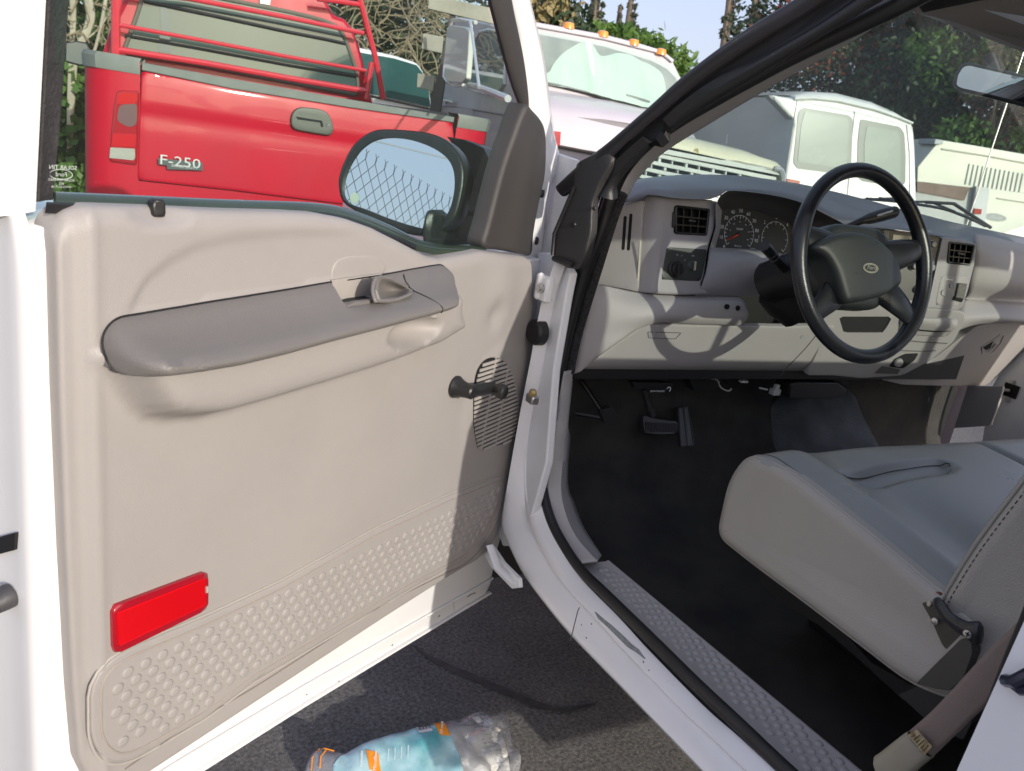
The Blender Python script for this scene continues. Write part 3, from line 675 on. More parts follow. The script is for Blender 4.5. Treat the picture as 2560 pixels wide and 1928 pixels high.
g=G(); n=len(W3); r=np.interp(np.arange(n)/(n-1),[0,.2,.35,.5,.6,1],[.015,.015,.014,.014,.0115,.0125]); g.tube(W3,r,12); g.obj('door_weatherstrip',RUB,truck,sharp=60)
# fuzzy inner edge of the weatherstrip (dash side)
fz=[(1345,418),(1330,455),(1312,510),(1292,575),(1272,640),(1252,705),(1238,760),(1230,805)]
g=G(); g.tube(cr(X(.1,*[(p[0],p[1]) for p in fz]),6),[.0115]*43,10); g.obj('fuzzy_seal_edge',FUZZ,truck)
ribbon('seal_backing',[at(x,y,'x',.078) for x,y in [(1300,420),(1275,500),(1240,584),(1222,653),(1207,735),(1193,820),(1178,871),(1166,949),(1164,1011),(1172,1073),(1190,1135),(1224,1198),(1256,1246)]],[at(x,y,'x',.105) for x,y in [(1345,425),(1320,470),(1290,570),(1273,640),(1254,700),(1236,790),(1226,840),(1200,949),(1192,1001),(1196,1057),(1212,1130),(1240,1180),(1262,1225)]],RUB,.01,truck,.0)
# pillar seals (outer, bluish-black painted flange + secondary seal)
def ribx(name,Lp,Rp,mt,thick,bul,parent=truck): return ribbon(name,[at(p[0],p[1],'x',p[2]) for p in Lp],[at(p[0],p[1],'x',p[2]) for p in Rp],mt,thick,parent,bul)
ribx('pillar_outer_flange',[(1200,402,.0),(1250,355,.01),(1310,310,.02),(1400,232,.035),(1480,160,.05),(1600,70,.075),(1700,8,.10),(1790,-50,.12)],[(1215,425,.01),(1285,372,.02),(1345,318,.035),(1430,246,.05),(1510,178,.065),(1640,88,.09),(1745,25,.115),(1850,-45,.135)],SEAL,.012,.004)
ribx('pillar_seal_groove',[(1285,372,.03),(1345,318,.045),(1430,246,.06),(1510,178,.075),(1640,88,.10),(1745,25,.125),(1850,-45,.145)],[(1310,392,.035),(1368,345,.05),(1450,272,.065),(1535,200,.08),(1670,112,.105),(1790,35,.13),(1890,-35,.15)],SHAD,.012,-.004)
ribx('pillar_inner_seal',[(1290,420,.03),(1345,362,.045),(1432,288,.06),(1520,214,.075),(1660,120,.10),(1780,45,.125),(1890,-30,.145)],[(1325,432,.05),(1350,368,.07),(1434,286,.08),(1512,236,.095),(1685,136,.12),(1830,48,.145),(1935,-15,.165)],RUB,.02,.008)
# gasket plate at the mirror base of the body
gp=Plane((-.028,0,0),(-1,-.25,0),right=(0,-1,0))
pts=gp.pts((1192,556),(1196,500),(1222,440),(1238,400),(1243,352),(1300,322),(1308,332),(1322,333),(1320,352),(1295,395),(1278,440),(1276,500),(1262,560),(1250,583),(1222,579))
sheet('pillar_gasket_plate',rounded(pts,.006,3),lambda a,b,h:gp.w(a,b,h),mat('black_gasket_plate',(.028,.027,.028),.5,bump=.3,bscale=300),truck,sp=.012,roll=.004,depth=.015)
g=G(); g.tube([gp.w(*gp.px(x,y),.006) for x,y in [(1200,558),(1222,566),(1240,572)]],[.006,.007,.006],8); g.tube([gp.w(*gp.px(x,y),.004) for x,y in [(1196,552),(1200,505),(1226,445),(1243,405)]],[.004]*4,8); g.obj('gasket_lip',RUB,truck)
g=G(); 
for x,y in [(1312,1),]: pass
g=G(); g.lathe(gp.w(*gp.px(1284,450),.0),gp.n,[(0,.005),(.003,.004),(.004,.0015)],12); g.obj('gasket_clip',BLK,truck)
g=G(); g.lathe(gp.w(*gp.px(1240,485),.0),gp.n,[(0,.006),(.003,.005),(.004,.002)],12); g.obj('gasket_clip',BLK,truck)
# beige inner A-pillar trim
ribx('pillar_trim',[(1322,450,.115),(1338,410,.12),(1362,350,.125),(1400,300,.13),(1500,238,.145),(1680,132,.165),(1830,44,.185),(1940,-20,.205),(2010,-70,.215)],[(1345,445,.19),(1362,415,.195),(1379,388,.20),(1434,333,.205),(1538,267,.215),(1685,179,.23),(1850,86,.25),(1960,12,.27),(2060,-50,.29)],TRIM,.03,.006)
# windshield header trim
# ---- kick panel trim + scuff plate
kp=X(.10,(1236,800),(1228,850),(1222,930),(1218,950),(1215,1000),(1212,1060),(1222,1110),(1245,1160),(1290,1212))
kq=X(.075,(1222,803),(1215,850),(1204,930),(1197,970),(1190,1020),(1187,1070),(1195,1120),(1222,1180),(1255,1216))
kq2=X(.07,(1222,803),(1207,860),(1196,940),(1188,990),(1182,1050),(1184,1100),(1200,1150),(1225,1195),(1256,1222))
kr=[at(x,y,'x',v) for x,y,v in [(1238,800,.12),(1233,850,.12),(1226,930,.125),(1224,955,.13),(1223,1000,.14),(1222,1050,.15),(1232,1085,.16),(1252,1140,.165),(1296,1205,.17)]]
kr2=[at(x,y,'x',v) for x,y,v in [(1240,800,.14),(1235,850,.145),(1228,915,.16),(1232,945,.17),(1228,1000,.18),(1228,1050,.19),(1240,1085,.20),(1262,1140,.19),(1300,1200,.18)]]
g=G(); R=[cr(P,6) for P in (kq2,kq,kp,kr,kr2)]; g.grid([resample(r_,50) for r_ in R]); g.obj('kick_panel_trim',TRIM,truck,solid=.004,sharp=60)
# scuff plate
sz=.607
def SZ(*L,z=sz): return [at(x,y,'z',z) for x,y in L]
a0,a1_=at(1252,1217,'z',sz),at(1730,1684,'z',sz); b0,b1_=at(1316,1211,'z',sz),at(1900,1697,'z',sz)
pl=Plane((a0+a1_)/2,(0,0,1),right=(1,0,0))
g=G(); R=[]
for t in np.linspace(-.0,1.6,40):
    P=a0+(a1_-a0)*t; Q=b0+(b1_-b0)*t
    R.append([P+[-.012,0,-.03],P+[-.010,0,-.004],P+[-.004,0,.001],P+[.004,0,.001],P+(Q-P)*.16+[0,0,.0],P+(Q-P)*.2+[0,0,-.0015],P+(Q-P)*.9+[0,0,-.0015],P+(Q-P)*.94+[0,0,.001],Q+[-.002,0,.001],Q+[.004,0,-.003],Q+[.006,0,-.05]])
g.grid(R); scuff=g.obj('scuff_plate',TRIM,truck,sharp=50)
g=G(); L=np.linalg.norm(a1_-a0)
for i in range(0,int(L*1.6/.0195)):
    t=(i*.0195+.03)/L; P=a0+(a1_-a0)*t; Q=b0+(b1_-b0)*t; e=Q-P
    for j in range(4):
        f_=.28+.165*j+(.083 if i%2 else 0)
        if i<2 and (j==3 or j==0): continue
        if f_<.88: g.lathe(P+e*f_+[0,0,-.0018],(0,0,1),[(0,.0078),(.0016,.0072),(.0030,.0055),(.0036,.0025),(.0037,.0003)],14)
g.obj('scuff_dimples',TRIM,scuff,sharp=70)
# black sill strip between rocker and scuff plate
g=G(); R=[]
c0_,c1_=at(1240,1252,'x',.06),at(1640,1648,'x',.06); 
s0=[at(*p,'x',.055) for p in [(1195,1175),(1245,1262),(1320,1336),(1440,1452),(1640,1655),(1800,1815)]]
s1=[at(*p,'z',.60) for p in [(1215,1172),(1262,1222),(1345,1305),(1470,1430),(1690,1646),(1860,1812)]]
g.grid([resample(cr(s0,5),30),resample(cr([ (p+q)/2-[0,0,.004] for p,q in zip(s0,s1)],5),30),resample(cr(s1,5),30)]); g.obj('sill_strip',SAIL,truck,solid=.003)
# ---- B pillar (rear of the opening)
BPW=[(2212,1334),(2180,1420),(2150,1530),(2118,1660),(2090,1800)]
ribx('rear_jamb',[(2222,1420,.02),(2196,1475,.02),(2163,1560,.02),(2128,1666,.02),(2085,1800,.02)],[(2330,1300,.02),(2300,1470,.02),(2280,1560,.02),(2260,1666,.02),(2240,1800,.02)],WHITE,.05,.006)
ribx('rear_weatherstrip',[(2290,1120,.06),(2236,1250,.06),(2200,1345,.06),(2170,1425,.06),(2133,1525,.06),(2092,1640,.06),(2040,1790,.06)],[(2345,1200,.03),(2290,1290,.03),(2240,1390,.03),(2204,1462,.03),(2170,1550,.03),(2130,1666,.03),(2088,1800,.03)],RUB,.02,.010)
g=G(); g.tube([at(2172,1470,'x',-.004),at(2190,1473,'x',-.012),(at(2235,1450,'x',-.012))],.007,8); g.tube([at(2190,1478,'x',-.004),at(2204,1490,'x',-.01),(at(2235,1492,'x',-.01))],.006,8); g.obj('door_striker',mat('dark_striker',(.05,.055,.09),.25,metal=.6),truck)
# ---- cab shell: roof, rear wall, far side, floor
WSB=.10
zr=1.865
g=G()
roofY=[-.62,-.7,-.95,-1.2,-1.36]; R=[]
for y,z in zip(roofY,[1.80,1.835,1.865,1.865,1.82]):
    R.append([(.235,y,z-.005),(.26,y,z+.01),(.33,y,z+.02),(.6,y,z+.02),(1.0,y,z+.03),(1.4,y,z+.02),(1.67,y,z),(1.725,y,z-.03),(1.745,y,z-.06)])
g.grid(R); g.obj('roof',WHITE,truck,solid=.03)
g=G(); R=[]
for y,z in [(-.56,1.785),(-.66,1.80),(-.95,1.81),(-1.3,1.80)]: R.append([(x,y,z-.0+.02*(1-((x-1)/.7)**2)) for x in np.linspace(.30,1.70,9)])
g.grid(R); g.obj('headliner',mat('headliner_fabric',(.30,.27,.235),.85,bump=.6,bscale=600),truck,solid=.008)
# rear cab wall with window
g=G()
def wall(name,poly,ext,mt,hole=None,bevel=0):
    pass
for (x0,x1,z0,z1) in [(.0,2.,.45,1.27),(.0,.34,1.27,1.82),(1.66,2.,1.27,1.82)]:
    xa,xb=x0,x1
    if z0>1.2:
        P=[(x0 if x0>0 else .0,-1.40,z0),(x1,-1.40,z0),(x1 if x1<1 else 1.745,-1.38,z1),(x0 if x0>0 else .255,-1.38,z1)]
        if x1==2.: P=[(1.66,-1.40,z0),(2.,-1.40,z0),(1.745,-1.38,z1),(1.66,-1.38,z1)]
    else: P=[(x0,-1.40,z0),(x1,-1.40,z0),(x1,-1.40,z1),(x0,-1.40,z1)]
    g.prism(P,(0,.03,0))
g.prism([(.36,-1.40,1.75),(1.64,-1.40,1.75),(1.64,-1.39,1.82),(.36,-1.39,1.82)],(0,.03,0))
g.obj('rear_cab_wall',WHITE,truck)
g=G(); g.add([(.34,-1.385,1.27),(1.66,-1.385,1.27),(1.66,-1.385,1.75),(.34,-1.385,1.75)],[[0,1,2,3]]); g.obj('rear_window',glass('rear_cab_glass',(.56,.62,.58),.05),truck,fixn=False)
for x in (.68,1.32): g=G(); g.box((x,-1.38,1.51),(.025,.02,.47)); g.obj('rear_window_divider',RUB,truck)
# B pillar driver's side with tumblehome, quarter panel
g=G(); g.prism([(.0,-1.17,.45),(-.0,-1.19,1.30),(.25,-1.19,1.80),(.25,-1.40,1.80),(0,-1.40,1.30),(0,-1.40,.45)],(.05,0,0)); g.obj('b_pillar',WHITE,truck)
g=G(); g.tube([(1.96,.08,1.36),(1.80,-.35,1.62),(1.735,-.62,1.76)],[.045,.035,.035],8); g.obj('far_pillar',TRIM,truck)
g=G(); g.tube([(1.96,-1.22,1.3),(1.74,-1.22,1.8)],.05,8); g.obj('far_rear_pillar',TRIM,truck)
g=G(); g.tube([(1.745,-.6,1.83),(1.745,-1.25,1.85)],.02,8); g.obj('far_roof_rail',TRIM,truck)
g=G(); g.tube([at(2000,-10,'x',.27),(.285,-.8,1.815),(.285,-1.25,1.81)],.025,8); g.obj('roof_rail',SEAL,truck)
# floor: vinyl with footwell rise and tunnel
g=G(); R=[]
ys=[-1.38,-1.1,-.9,-.7,-.5,-.3,-.15,-.02,.05,.10,.11]; zs=[.54,.53,.525,.52,.515,.51,.512,.55,.62,.74,1.0]
for y,z in zip(ys,zs):
    row=[]
    for x in np.linspace(.13,1.88,36):
        tun=.20*math.exp(-((x-1.02)/.20)**4)*sm((y+1.0)/.5) 
        edge=.07*sm((.20-x)/.06)
        zz=z+tun*(1 if y<-.02 else .75)+edge+.004*math.sin(x*9+y*13)+.003*math.sin(x*23-y*7)
        row.append((x,y,zz))
    R.append(row)
R2=[]
for i in range(len(R)): R2.append(R[i])
g.grid([list(q) for q in zip(*[cr(c,5) for c in zip(*R2)])]); g.obj('floor_mat',FLOOR,truck,sharp=80)
g=G(); g.box((1.1,-.5,.46),(1.5,1.9,.08)); g.obj('cab_floor',BLK,truck)
# windshield
g=G(); R=[]
for t in np.linspace(0,1,8):
    A0=np.array([.235,.06,1.425])*(1-t)+np.array([.295,-.60,1.80])*t; B0=np.array([1.765,.06,1.425])*(1-t)+np.array([1.705,-.60,1.80])*t
    row=[]
    for k in np.linspace(0,1,14):
        P=A0+(B0-A0)*k; bow=math.sin(math.pi*k); row.append(P+np.array([0,.11*bow,.035*bow]))
    R.append(row)
g.grid(R); WSg=g.obj('windshield',WSHIELD,truck,fixn=False)
# ================================================================== DASHBOARD
dash=G()
def row(n,*P): return resample(cr([at(p[0],p[1],'y',p[2]) for p in P],6),n)
NR=60
# top skin: from the windshield over the brow to the cluster hood lip / stack top
rA=row(NR,(1340,395,.10),(1400,384,.12),(1500,382,.15),(1600,386,.16),(1700,396,.17),(1800,416,.17),(1900,440,.17),(2000,465,.16),(2100,492,.14),(2212,522,.10))
rB=row(NR,(1336,420,-.02),(1370,392,.02),(1430,381,.04),(1507,377,.05),(1601,380,.06),(1694,392,.06),(1753,403,.06),(1814,418,.05),(1908,442,.04),(1978,463,.03),(2048,480,.02),(2095,489,.01),(2141,498,.0),(2240,518,-.02))
rC=row(NR,(1345,436,-.06),(1385,407,-.05),(1420,396,-.05),(1470,391,-.045),(1560,390,-.03),(1650,394,-.03),(1730,408,-.04),(1790,428,-.05),(1860,452,-.06),(1940,470,-.08),(2010,486,-.10),(2070,498,-.10),(2130,508,-.08),(2240,528,-.06))
rD=row(NR,(1368,436,-.075),(1396,418,-.085),(1415,410,-.095),(1455,410,-.10),(1530,409,-.105),(1600,404,-.10),(1690,412,-.10),(1750,430,-.11),(1810,458,-.12),(1850,470,-.13),(1930,484,-.15),(2000,497,-.17),(2060,510,-.185),(2115,522,-.16),(2240,548,-.08))
rE=row(NR,(1390,433,-.085),(1398,424,-.10),(1412,420,-.115),(1455,428,-.122),(1540,430,-.125),(1575,412,-.12),(1680,424,-.12),(1745,443,-.13),(1800,470,-.14),(1835,488,-.15),(1923,495,-.17),(1995,505,-.185),(2055,516,-.20),(2112,528,-.175),(2240,552,-.09))
R=[rA,rB,rC,rD,rE]
R=[np.array(q) for q in zip(*[cr(c,6) for c in zip(*R)])]
R=list(zip(*R))
G().grid(list(zip(*[cr(c,6) for c in zip(rA,rB,rC,rD,rE)]))).obj('dashboard',DASHT,truck,sharp=60)
DB=[o for o in truck.children if o.name.startswith('dashboard')][0]
# ---- left pod column (vent + lamp switch)
P1=ytilt(-.122,1.35,10,6)
f1=lambda a,b,h:P1.w(a,b,h)
pod=rounded(P1.pts((1394,424),(1412,419),(1460,428),(1543,432),(1549,440),(1545,491),(1531,536),(1521,600),(1513,616),(1535,636),(1480,638),(1430,636),(1379,632),(1382,580),(1385,500)),.006,3)
ventq=P1.pts((1456,443),(1534,451),(1527,510),(1455,506)); swq=P1.pts((1440,534),(1528,539),(1514,608),(1428,604))
def hpod(a,b):
    le=np.interp(b,[P1.px(1379,632)[1],P1.px(1394,424)[1]],[P1.px(1379,632)[0],P1.px(1394,424)[0]])
    d=max(0,a-le); h=-.05*(1-min(1,d/.055))**2.2
    return h
sheet('pod_face',pod,f1,DASH,DB,sp=.008,h=hpod,roll=.006,depth=.06,holes=[rounded(ventq,.003,3)],sharp=60)
# left end side cap
P2=Plane(at(1385,530,'y',-.09),(-.72,-.69,.05),right=(.69,-.72,0))
cap=rounded(P2.pts((1308,461),(1355,441),(1391,430),(1384,540),(1379,631),(1330,622),(1266,610),(1284,540)),.003,2)
sheet('dash_end_cap',cap,lambda a,b,h:P2.w(a,b,h),DASHL,DB,sp=.012,roll=.003,depth=.03)
g=G()
for (xa,ya,xb,yb) in [(1350.5,470,1346,537),(1363,465,1357.5,538)]:
    a=np.array(P2.px(xa,ya)); b=np.array(P2.px(xb,yb)); e=(b-a)/np.linalg.norm(b-a); nn=np.array([-e[1],e[0]])*.0036
    cp=[]
    for t in np.linspace(0,math.pi,7): cp.append(a+nn*math.cos(t)-e*.0036*math.sin(t))
    for t in np.linspace(0,math.pi,7): cp.append(b-nn*math.cos(t)+e*.0036*math.sin(t))
    g.prism([P2.w(p[0],p[1],.0006) for p in cp],-P2.n*.004)
g.obj('demister_slots',DARK,DB)
g=G(); g.tube([at(1383,520,'y',-.098),at(1381,560,'y',-.098),at(1378,600,'y',-.098),at(1376,629,'y',-.098)],.0022,6); g.obj('cap_edge_strip',mat('cream_edge',(.6,.57,.45),.5),DB)
# ---- vents
def vent(name,Pl,q,parent,nv=4,tab=True,dep=.03):
    """q: 4 frame corners in plane coords TL,TR,BR,BL"""
    q=[np.array(p) for p in q]; L=lambda s,t:(q[0]*(1-s)+q[1]*s)*(1-t)+(q[3]*(1-s)+q[2]*s)*t
    v=G(); inn=.07
    back=[Pl.w(*L(s,t),-dep) for s,t in [(0,0),(1,0),(1,1),(0,1)]]
    front=[Pl.w(*L(s,t),0) for s,t in [(0,0),(1,0),(1,1),(0,1)]]
    v.add(back+front,[[0,1,2,3],[0,4,5,1],[1,5,6,2],[2,6,7,3],[3,7,4,0]])
    o=v.obj(name,DARK,parent)
    fr_=G()
    ring=[L(s,t) for s,t in [(0,0),(1,0),(1,1),(0,1)]]; ring=rounded(np.array(ring),.004,3)
    fr_.tube([Pl.w(p[0],p[1],.0005) for p in ring],.0032,8,closed=True); fr_.obj('vent_frame',BLK,o)
    lv=G()
    for t in (.34,.66):
        A_=L(.02,t);B_=L(.98,t); lv.prism([Pl.w(*A_,-.001),Pl.w(*B_,-.001),Pl.w(*(B_+[0,-.0028]),-.001),Pl.w(*(A_+[0,-.0028]),-.001)],-Pl.n*.014)
    for t0,t1 in [(.02,.34),(.36,.66),(.68,.98)]:
        for s in np.linspace(.02,.98,nv+1)[1:-1]:
            A_=L(s,t0);B_=L(s,t1); lv.prism([Pl.w(*A_,-.004),Pl.w(*(A_+[.0022,0]),-.004),Pl.w(*(B_+[.0022,0]),-.004),Pl.w(*B_,-.004)],-Pl.n*.012)
    lv.obj('vent_louvres',BLK,o)
    if tab:
        c=L(.5,.5); v=G(); v.box(Pl.w(*c,.001),(.02,.006,.006),R=np.array([Pl.r,Pl.u,Pl.n]).T); v.obj('vent_tab',BLK,o,bevel=.001)
    return o
vent('air_vent',P1,P1.pts((1460,446),(1531,454),(1525,507),(1459,503)),DB)
g=G(); q=P1.pts((1452,458),(1458,455),(1457,490),(1450,492)); g.prism([P1.w(p[0],p[1],.001) for p in q],P1.n*.004); g.obj('vent_wheel',BLK,DB,bevel=.001)
# ---- lamp switch panel
SWM=mat('switch_panel_plastic',(.045,.05,.046),.4,bump=.2,bscale=900)
sheet('lamp_switch_panel',rounded(swq,.004,3),lambda a,b,h:P1.w(a,b,h+.001),SWM,DB,sp=.01,roll=.001,depth=.003)
cn=P1.w(*P1.px(1458,581),.001); g=G(); g.lathe(cn,P1.n,[(0,.0205),(.004,.020),(.006,.0175),(.006,.001)],28); g.obj('lamp_switch_ring',BLK,DB)
g=G(); g.lathe(cn+P1.n*.005,P1.n,[(0,.014),(.006,.0135),(.007,.012)],24); g.prism([cn+P1.n*.012+P1.r*a+P1.u*b for a,b in rounded(np.array([(-.006,.012),(.005,.013),(.004,-.017),(-.005,-.017)]),.003,3)],P1.n*.009); g.obj('lamp_switch_knob',BLK,DB,bevel=.0015)
c=P1.w(*P1.px(1494,574),.001); g=G(); g.lathe(c-P1.n*.006,P1.n,[(0,.012),(.006,.012),(.009,.009),(.010,.003)],20); g.obj('dimmer_boss',SWM,DB)
g=G(); g.box(c+P1.r*.006+P1.n*.003,(.005,.021,.006),R=np.array([P1.r,P1.u,P1.n]).T); g.obj('dimmer_wheel',mat('cream_wheel',(.42,.41,.30),.5,bump=.5,bscale=500),DB,bevel=.001)
g=G()
for tx,x,y,s_ in [('O',1462,551,.006),('P',1472,553,.005),('D',1479,562,.005),('DIM',1496,553,.0045)]:
    a,b=P1.px(x,y); text('t',tx,f1,a,b,s_,None,g=g,h=.0013)
g.obj('switch_print',PRINT,DB,fixn=False)
# ---- instrument cluster
P3=ytilt(-.045,1.33,14,3); f3=lambda a,b,h:P3.w(a,b,h)
clo=rounded(P3.pts((1540,452),(1600,446),(1660,455),(1710,478),(1745,520),(1765,580),(1700,600),(1640,585),(1500,590),(1525,520)),.01,3)
sheet('gauge_cluster',clo,f3,mat('cluster_face',(.02,.022,.024),.5,bump=.1,bscale=900),DB,sp=.02,depth=.01)
# cluster hood inner (brow underside and sides)
g=G(); lip=row(30,(1549,434,-.118),(1555,424,-.118),(1574,413,-.118),(1630,412,-.115),(1694,425,-.118),(1745,444,-.125),(1800,472,-.13),(1835,490,-.14))
inn=resample(cr([P3.w(*P3.px(x,y),.001) for x,y in [(1546,458),(1551,456),(1575,452),(1624,455),(1694,478),(1722,500),(1745,530),(1760,570)]],5),30)
mid=[(a*.45+b*.55)+np.array([0,0,.012]) for a,b in zip(lip,inn)]
g.grid(list(zip(*[cr(c,6) for c in zip(lip,mid,inn)]))); g.obj('cluster_hood',mat('dark_hood_plastic',(.06,.057,.058),.42,bump=.12,bscale=800),DB,sharp=80)
# side wall of the pod facing the cluster
g=G(); q=[at(*p,'y',v) for p,v in [((1546,434),-.122),((1546,491),-.122),((1533,536),-.128),((1524,600),-.135)]]; q2=[P3.w(*P3.px(*p),0) for p in [(1560,455),(1556,495),(1545,536),(1535,580)]]
g.grid([q,q2]); g.obj('pod_side',DASH,DB)
# shelf under the gauges
g=G(); R=[row(20,(1534,536,-.05),(1580,536,-.05),(1640,539,-.05),(1700,548,-.05)),row(20,(1532,539,-.10),(1580,542,-.11),(1640,546,-.12),(1690,560,-.13)),row(20,(1524,590,-.13),(1560,575,-.135),(1610,560,-.14),(1640,570,-.15)),row(20,(1512,625,-.135),(1545,620,-.14),(1600,610,-.145),(1640,600,-.15)),row(20,(1500,640,-.12),(1545,640,-.12),(1594,640,-.125),(1640,640,-.13))]
g.grid(list(zip(*[cr(c,4) for c in zip(*R)]))); g.obj('under_cluster_panel',DASH,DB,sharp=60)
# dials
GW=mat('gauge_white',(.75,.78,.78),.5); GR=mat('gauge_red',(.9,.05,.02),.4)
def dial(cx,cy,rad,labels,a0,a1,nt,g,num=.0125,rn=1.24):
    c=np.array(P3.px(cx,cy)); 
    th_=np.radians(np.linspace(a0,a1,60)); g.tube([P3.w(c[0]+rad*math.cos(t),c[1]+rad*math.sin(t),.0012) for t in th_],.0006,4)
    for i in range(nt):
        t=math.radians(a0+(a1-a0)*i/(nt-1)); L=.82 if i%2==0 else .9
        g.tube([P3.w(c[0]+rad*math.cos(t)*k,c[1]+rad*math.sin(t)*k,.0012) for k in (L,1)],.0007,4)
    for i,tx in enumerate(labels):
        t=math.radians(a0+(a1-a0)*i/(len(labels)-1)); text('n',tx,f3,c[0]+rad*rn*math.cos(t),c[1]+rad*rn*math.sin(t),num,None,g=g,h=.0012)
    return c
g=G()
r_=.046
c=dial(1596,506,r_,['0','10','20','30','40','50','60','70','80','90','100'],218,-38,21,g)
for i,tx in enumerate(['20','40','60','80','100','120','140']):
    t=math.radians(205-i*38); text('n',tx,f3,c[0]+.03*math.cos(t),c[1]+.03*math.sin(t),.0045,None,g=g,h=.0012)
text('n','154107',f3,c[0],c[1]+.012,.0075,None,g=g,h=.0012); text('n','PRND321',f3,c[0]-.002,c[1]-.030,.0055,None,g=g,h=.0012)
c2_=dial(1673,516,.043,['0','1','2','3','4','5','6'],225,-45,13,g)
a,b=P3.px(1550,491); text('n','F',f3,a,b,.008,None,g=g,h=.0012)
g.obj('gauge_markings',GW,DB,fixn=False)
g=G(); t=math.radians(205); tip=(c[0]+.044*math.cos(t),c[1]+.044*math.sin(t)); w_=.0022
g.prism([P3.w(c[0]-w_*math.sin(t),c[1]+w_*math.cos(t),.003),P3.w(c[0]+w_*math.sin(t),c[1]-w_*math.cos(t),.003),P3.w(tip[0]+.0006,tip[1]-.0006,.003),P3.w(tip[0],tip[1]+.0008,.003)],P3.n*.001); g.obj('gauge_needle',GR,DB)
g=G(); a,b=P3.px(1548,509); g.prism([P3.w(a-.006,b-.0008,.002),P3.w(a+.006,b-.0008,.002),P3.w(a+.006,b+.001,.002),P3.w(a-.006,b+.001,.002)],P3.n*.001); g.obj('fuel_needle',GR,DB)
g=G(); g.lathe(P3.w(c[0],c[1],.002),P3.n,[(0,.0045),(.003,.004)],14); g.obj('needle_cap',BLK,DB)
# ---- bolster under the pod
R=[row(26,(1276,611,-.075),(1320,620,-.088),(1380,632,-.10),(1440,637,-.115),(1520,639,-.12),(1594,641,-.125),(1606,648,-.13)),
   row(26,(1268,640,-.085),(1318,650,-.105),(1385,655,-.125),(1445,656,-.14),(1520,656,-.145),(1598,656,-.15),(1612,662,-.15)),
   row(26,(1260,680,-.09),(1308,688,-.112),(1375,685,-.135),(1438,682,-.148),(1520,684,-.152),(1602,686,-.155),(1617,684,-.153)),
   row(26,(1254,712,-.09),(1300,725,-.112),(1360,712,-.13),(1434,696,-.138),(1520,699,-.142),(1598,702,-.145),(1606,700,-.142)),
   row(26,(1245,765,-.088),(1275,770,-.105),(1330,742,-.125),(1405,699,-.128),(1500,701,-.13),(1590,704,-.13),(1600,703,-.13)),
   row(26,(1238,809,-.085),(1250,806,-.092),(1320,750,-.115),(1396,699,-.115),(1490,702,-.115),(1585,705,-.115),(1598,704,-.115))]
G().grid(list(zip(*[cr(c_,5) for c_ in zip(*R)]))).obj('knee_bolster',DASHL,DB,sharp=60,solid=.004)
g=G()
for x,y in [(1571,663),(1594,666)]: 
    p=at(x,y,'y',-.155); g.lathe(p,(0,-1,.1),[(-.004,.0062),(.0015,.0062)],16)
g.obj('bolster_holes',DARK,DB)
# ---- lower knee panel
P4=ytilt(-.118,1.08,-14,0); f4=lambda a,b,h:P4.w(a,b,h)
kn=rounded(P4.pts((1393,701),(1500,703),(1690,706),(1800,704),(1860,722),(1886,770),(1862,806),(1808,815),(1694,820),(1500,820),(1310,817),(1240,811),(1320,752)),.006,3)
def hkn(a,b): return -.03*max(0,(P4.px(1500,780)[1]-b)/.05)**2
sheet('knee_panel',kn,f4,DASHL,DB,sp=.014,h=hkn,roll=.004,depth=.012)
q=rounded(P4.pts((1399,717),(1471,719),(1459,732),(1401,730)),.003,3)
g=G(); g.tube([P4.w(p[0],p[1],.0006) for p in q],.0009,5,closed=True); g.obj('knee_panel_label_rim',mat('dash_line',(.1,.095,.095),.6),DB)
g=G(); g.lathe(P4.w(*P4.px(1411,723),0),P4.n,[(0,.0085),(.001,.0085),(.0014,.0075),(.0014,.0065),(.0008,.006)],18); g.obj('knee_panel_latch',DASH,DB)
g=G(); g.tube([P4.w(*P4.px(x,y),.001) for x,y in [(1776,708),(1740,752),(1694,800),(1686,812)]],.0012,5); g.obj('knee_panel_seam',mat('dash_line',(.1,.095,.095),.6),DB)
g=G(); g.lathe(P4.w(*P4.px(1733,727),0),P4.n,[(0,.007),(.001,.0065),(.001,.001)],14); g.obj('knee_panel_screw',DASH,DB)
# ---- centre stack
Sl=at(1834,490,'x',.86); Sr=at(2110,525,'x',1.205)
e=Sr-Sl; yawS=math.atan2(-(e[1]),e[0]); 
nS=np.array([-math.sin(yawS)*1,-math.cos(yawS),.12]); 
P5=Plane(Sl,nS,right=(math.cos(yawS),-math.sin(yawS),0)); f5=lambda a,b,h:P5.w(a,b,h)
st=rounded(P5.pts((1826,487),(1923,495),(2007,506),(2080,518),(2111,526),(2107,569),(2092,629),(2078,672),(2001,668),(1902,659),(1826,650)),.006,3)
rad=P5.pts((1922,500),(2036,514),(2006,655),(1905,640))
sheet('centre_stack',st,f5,DASH,DB,sp=.014,roll=.005,depth=.05,holes=[rad,P5.pts((1840,494),(1908,500),(1905,522),(1840,516)),P5.pts((2050,522),(2106,529),(2096,574),(2045,568))])
vent('air_vent',P5,P5.pts((1840,493),(1908,500),(1903,530),(1838,526)),DB)
vent('air_vent',P5,P5.pts((2051,524),(2104,530),(2095,572),(2047,567)),DB)
RADM=mat('radio_plastic',(.03,.03,.03),.35)
g=G(); g.prism([P5.w(p[0],p[1],-.006) for p in rad],-P5.n*.03); rdo=g.obj('radio',RADM,DB)
g=G(); g.prism([P5.w(*P5.px(x,y),-.005) for x,y in [(1932,507),(1985,513),(1979,540),(1927,534)]],P5.n*.001); g.obj('radio_display',mat('display_glass',(.10,.11,.10),.12,coat=1),rdo)
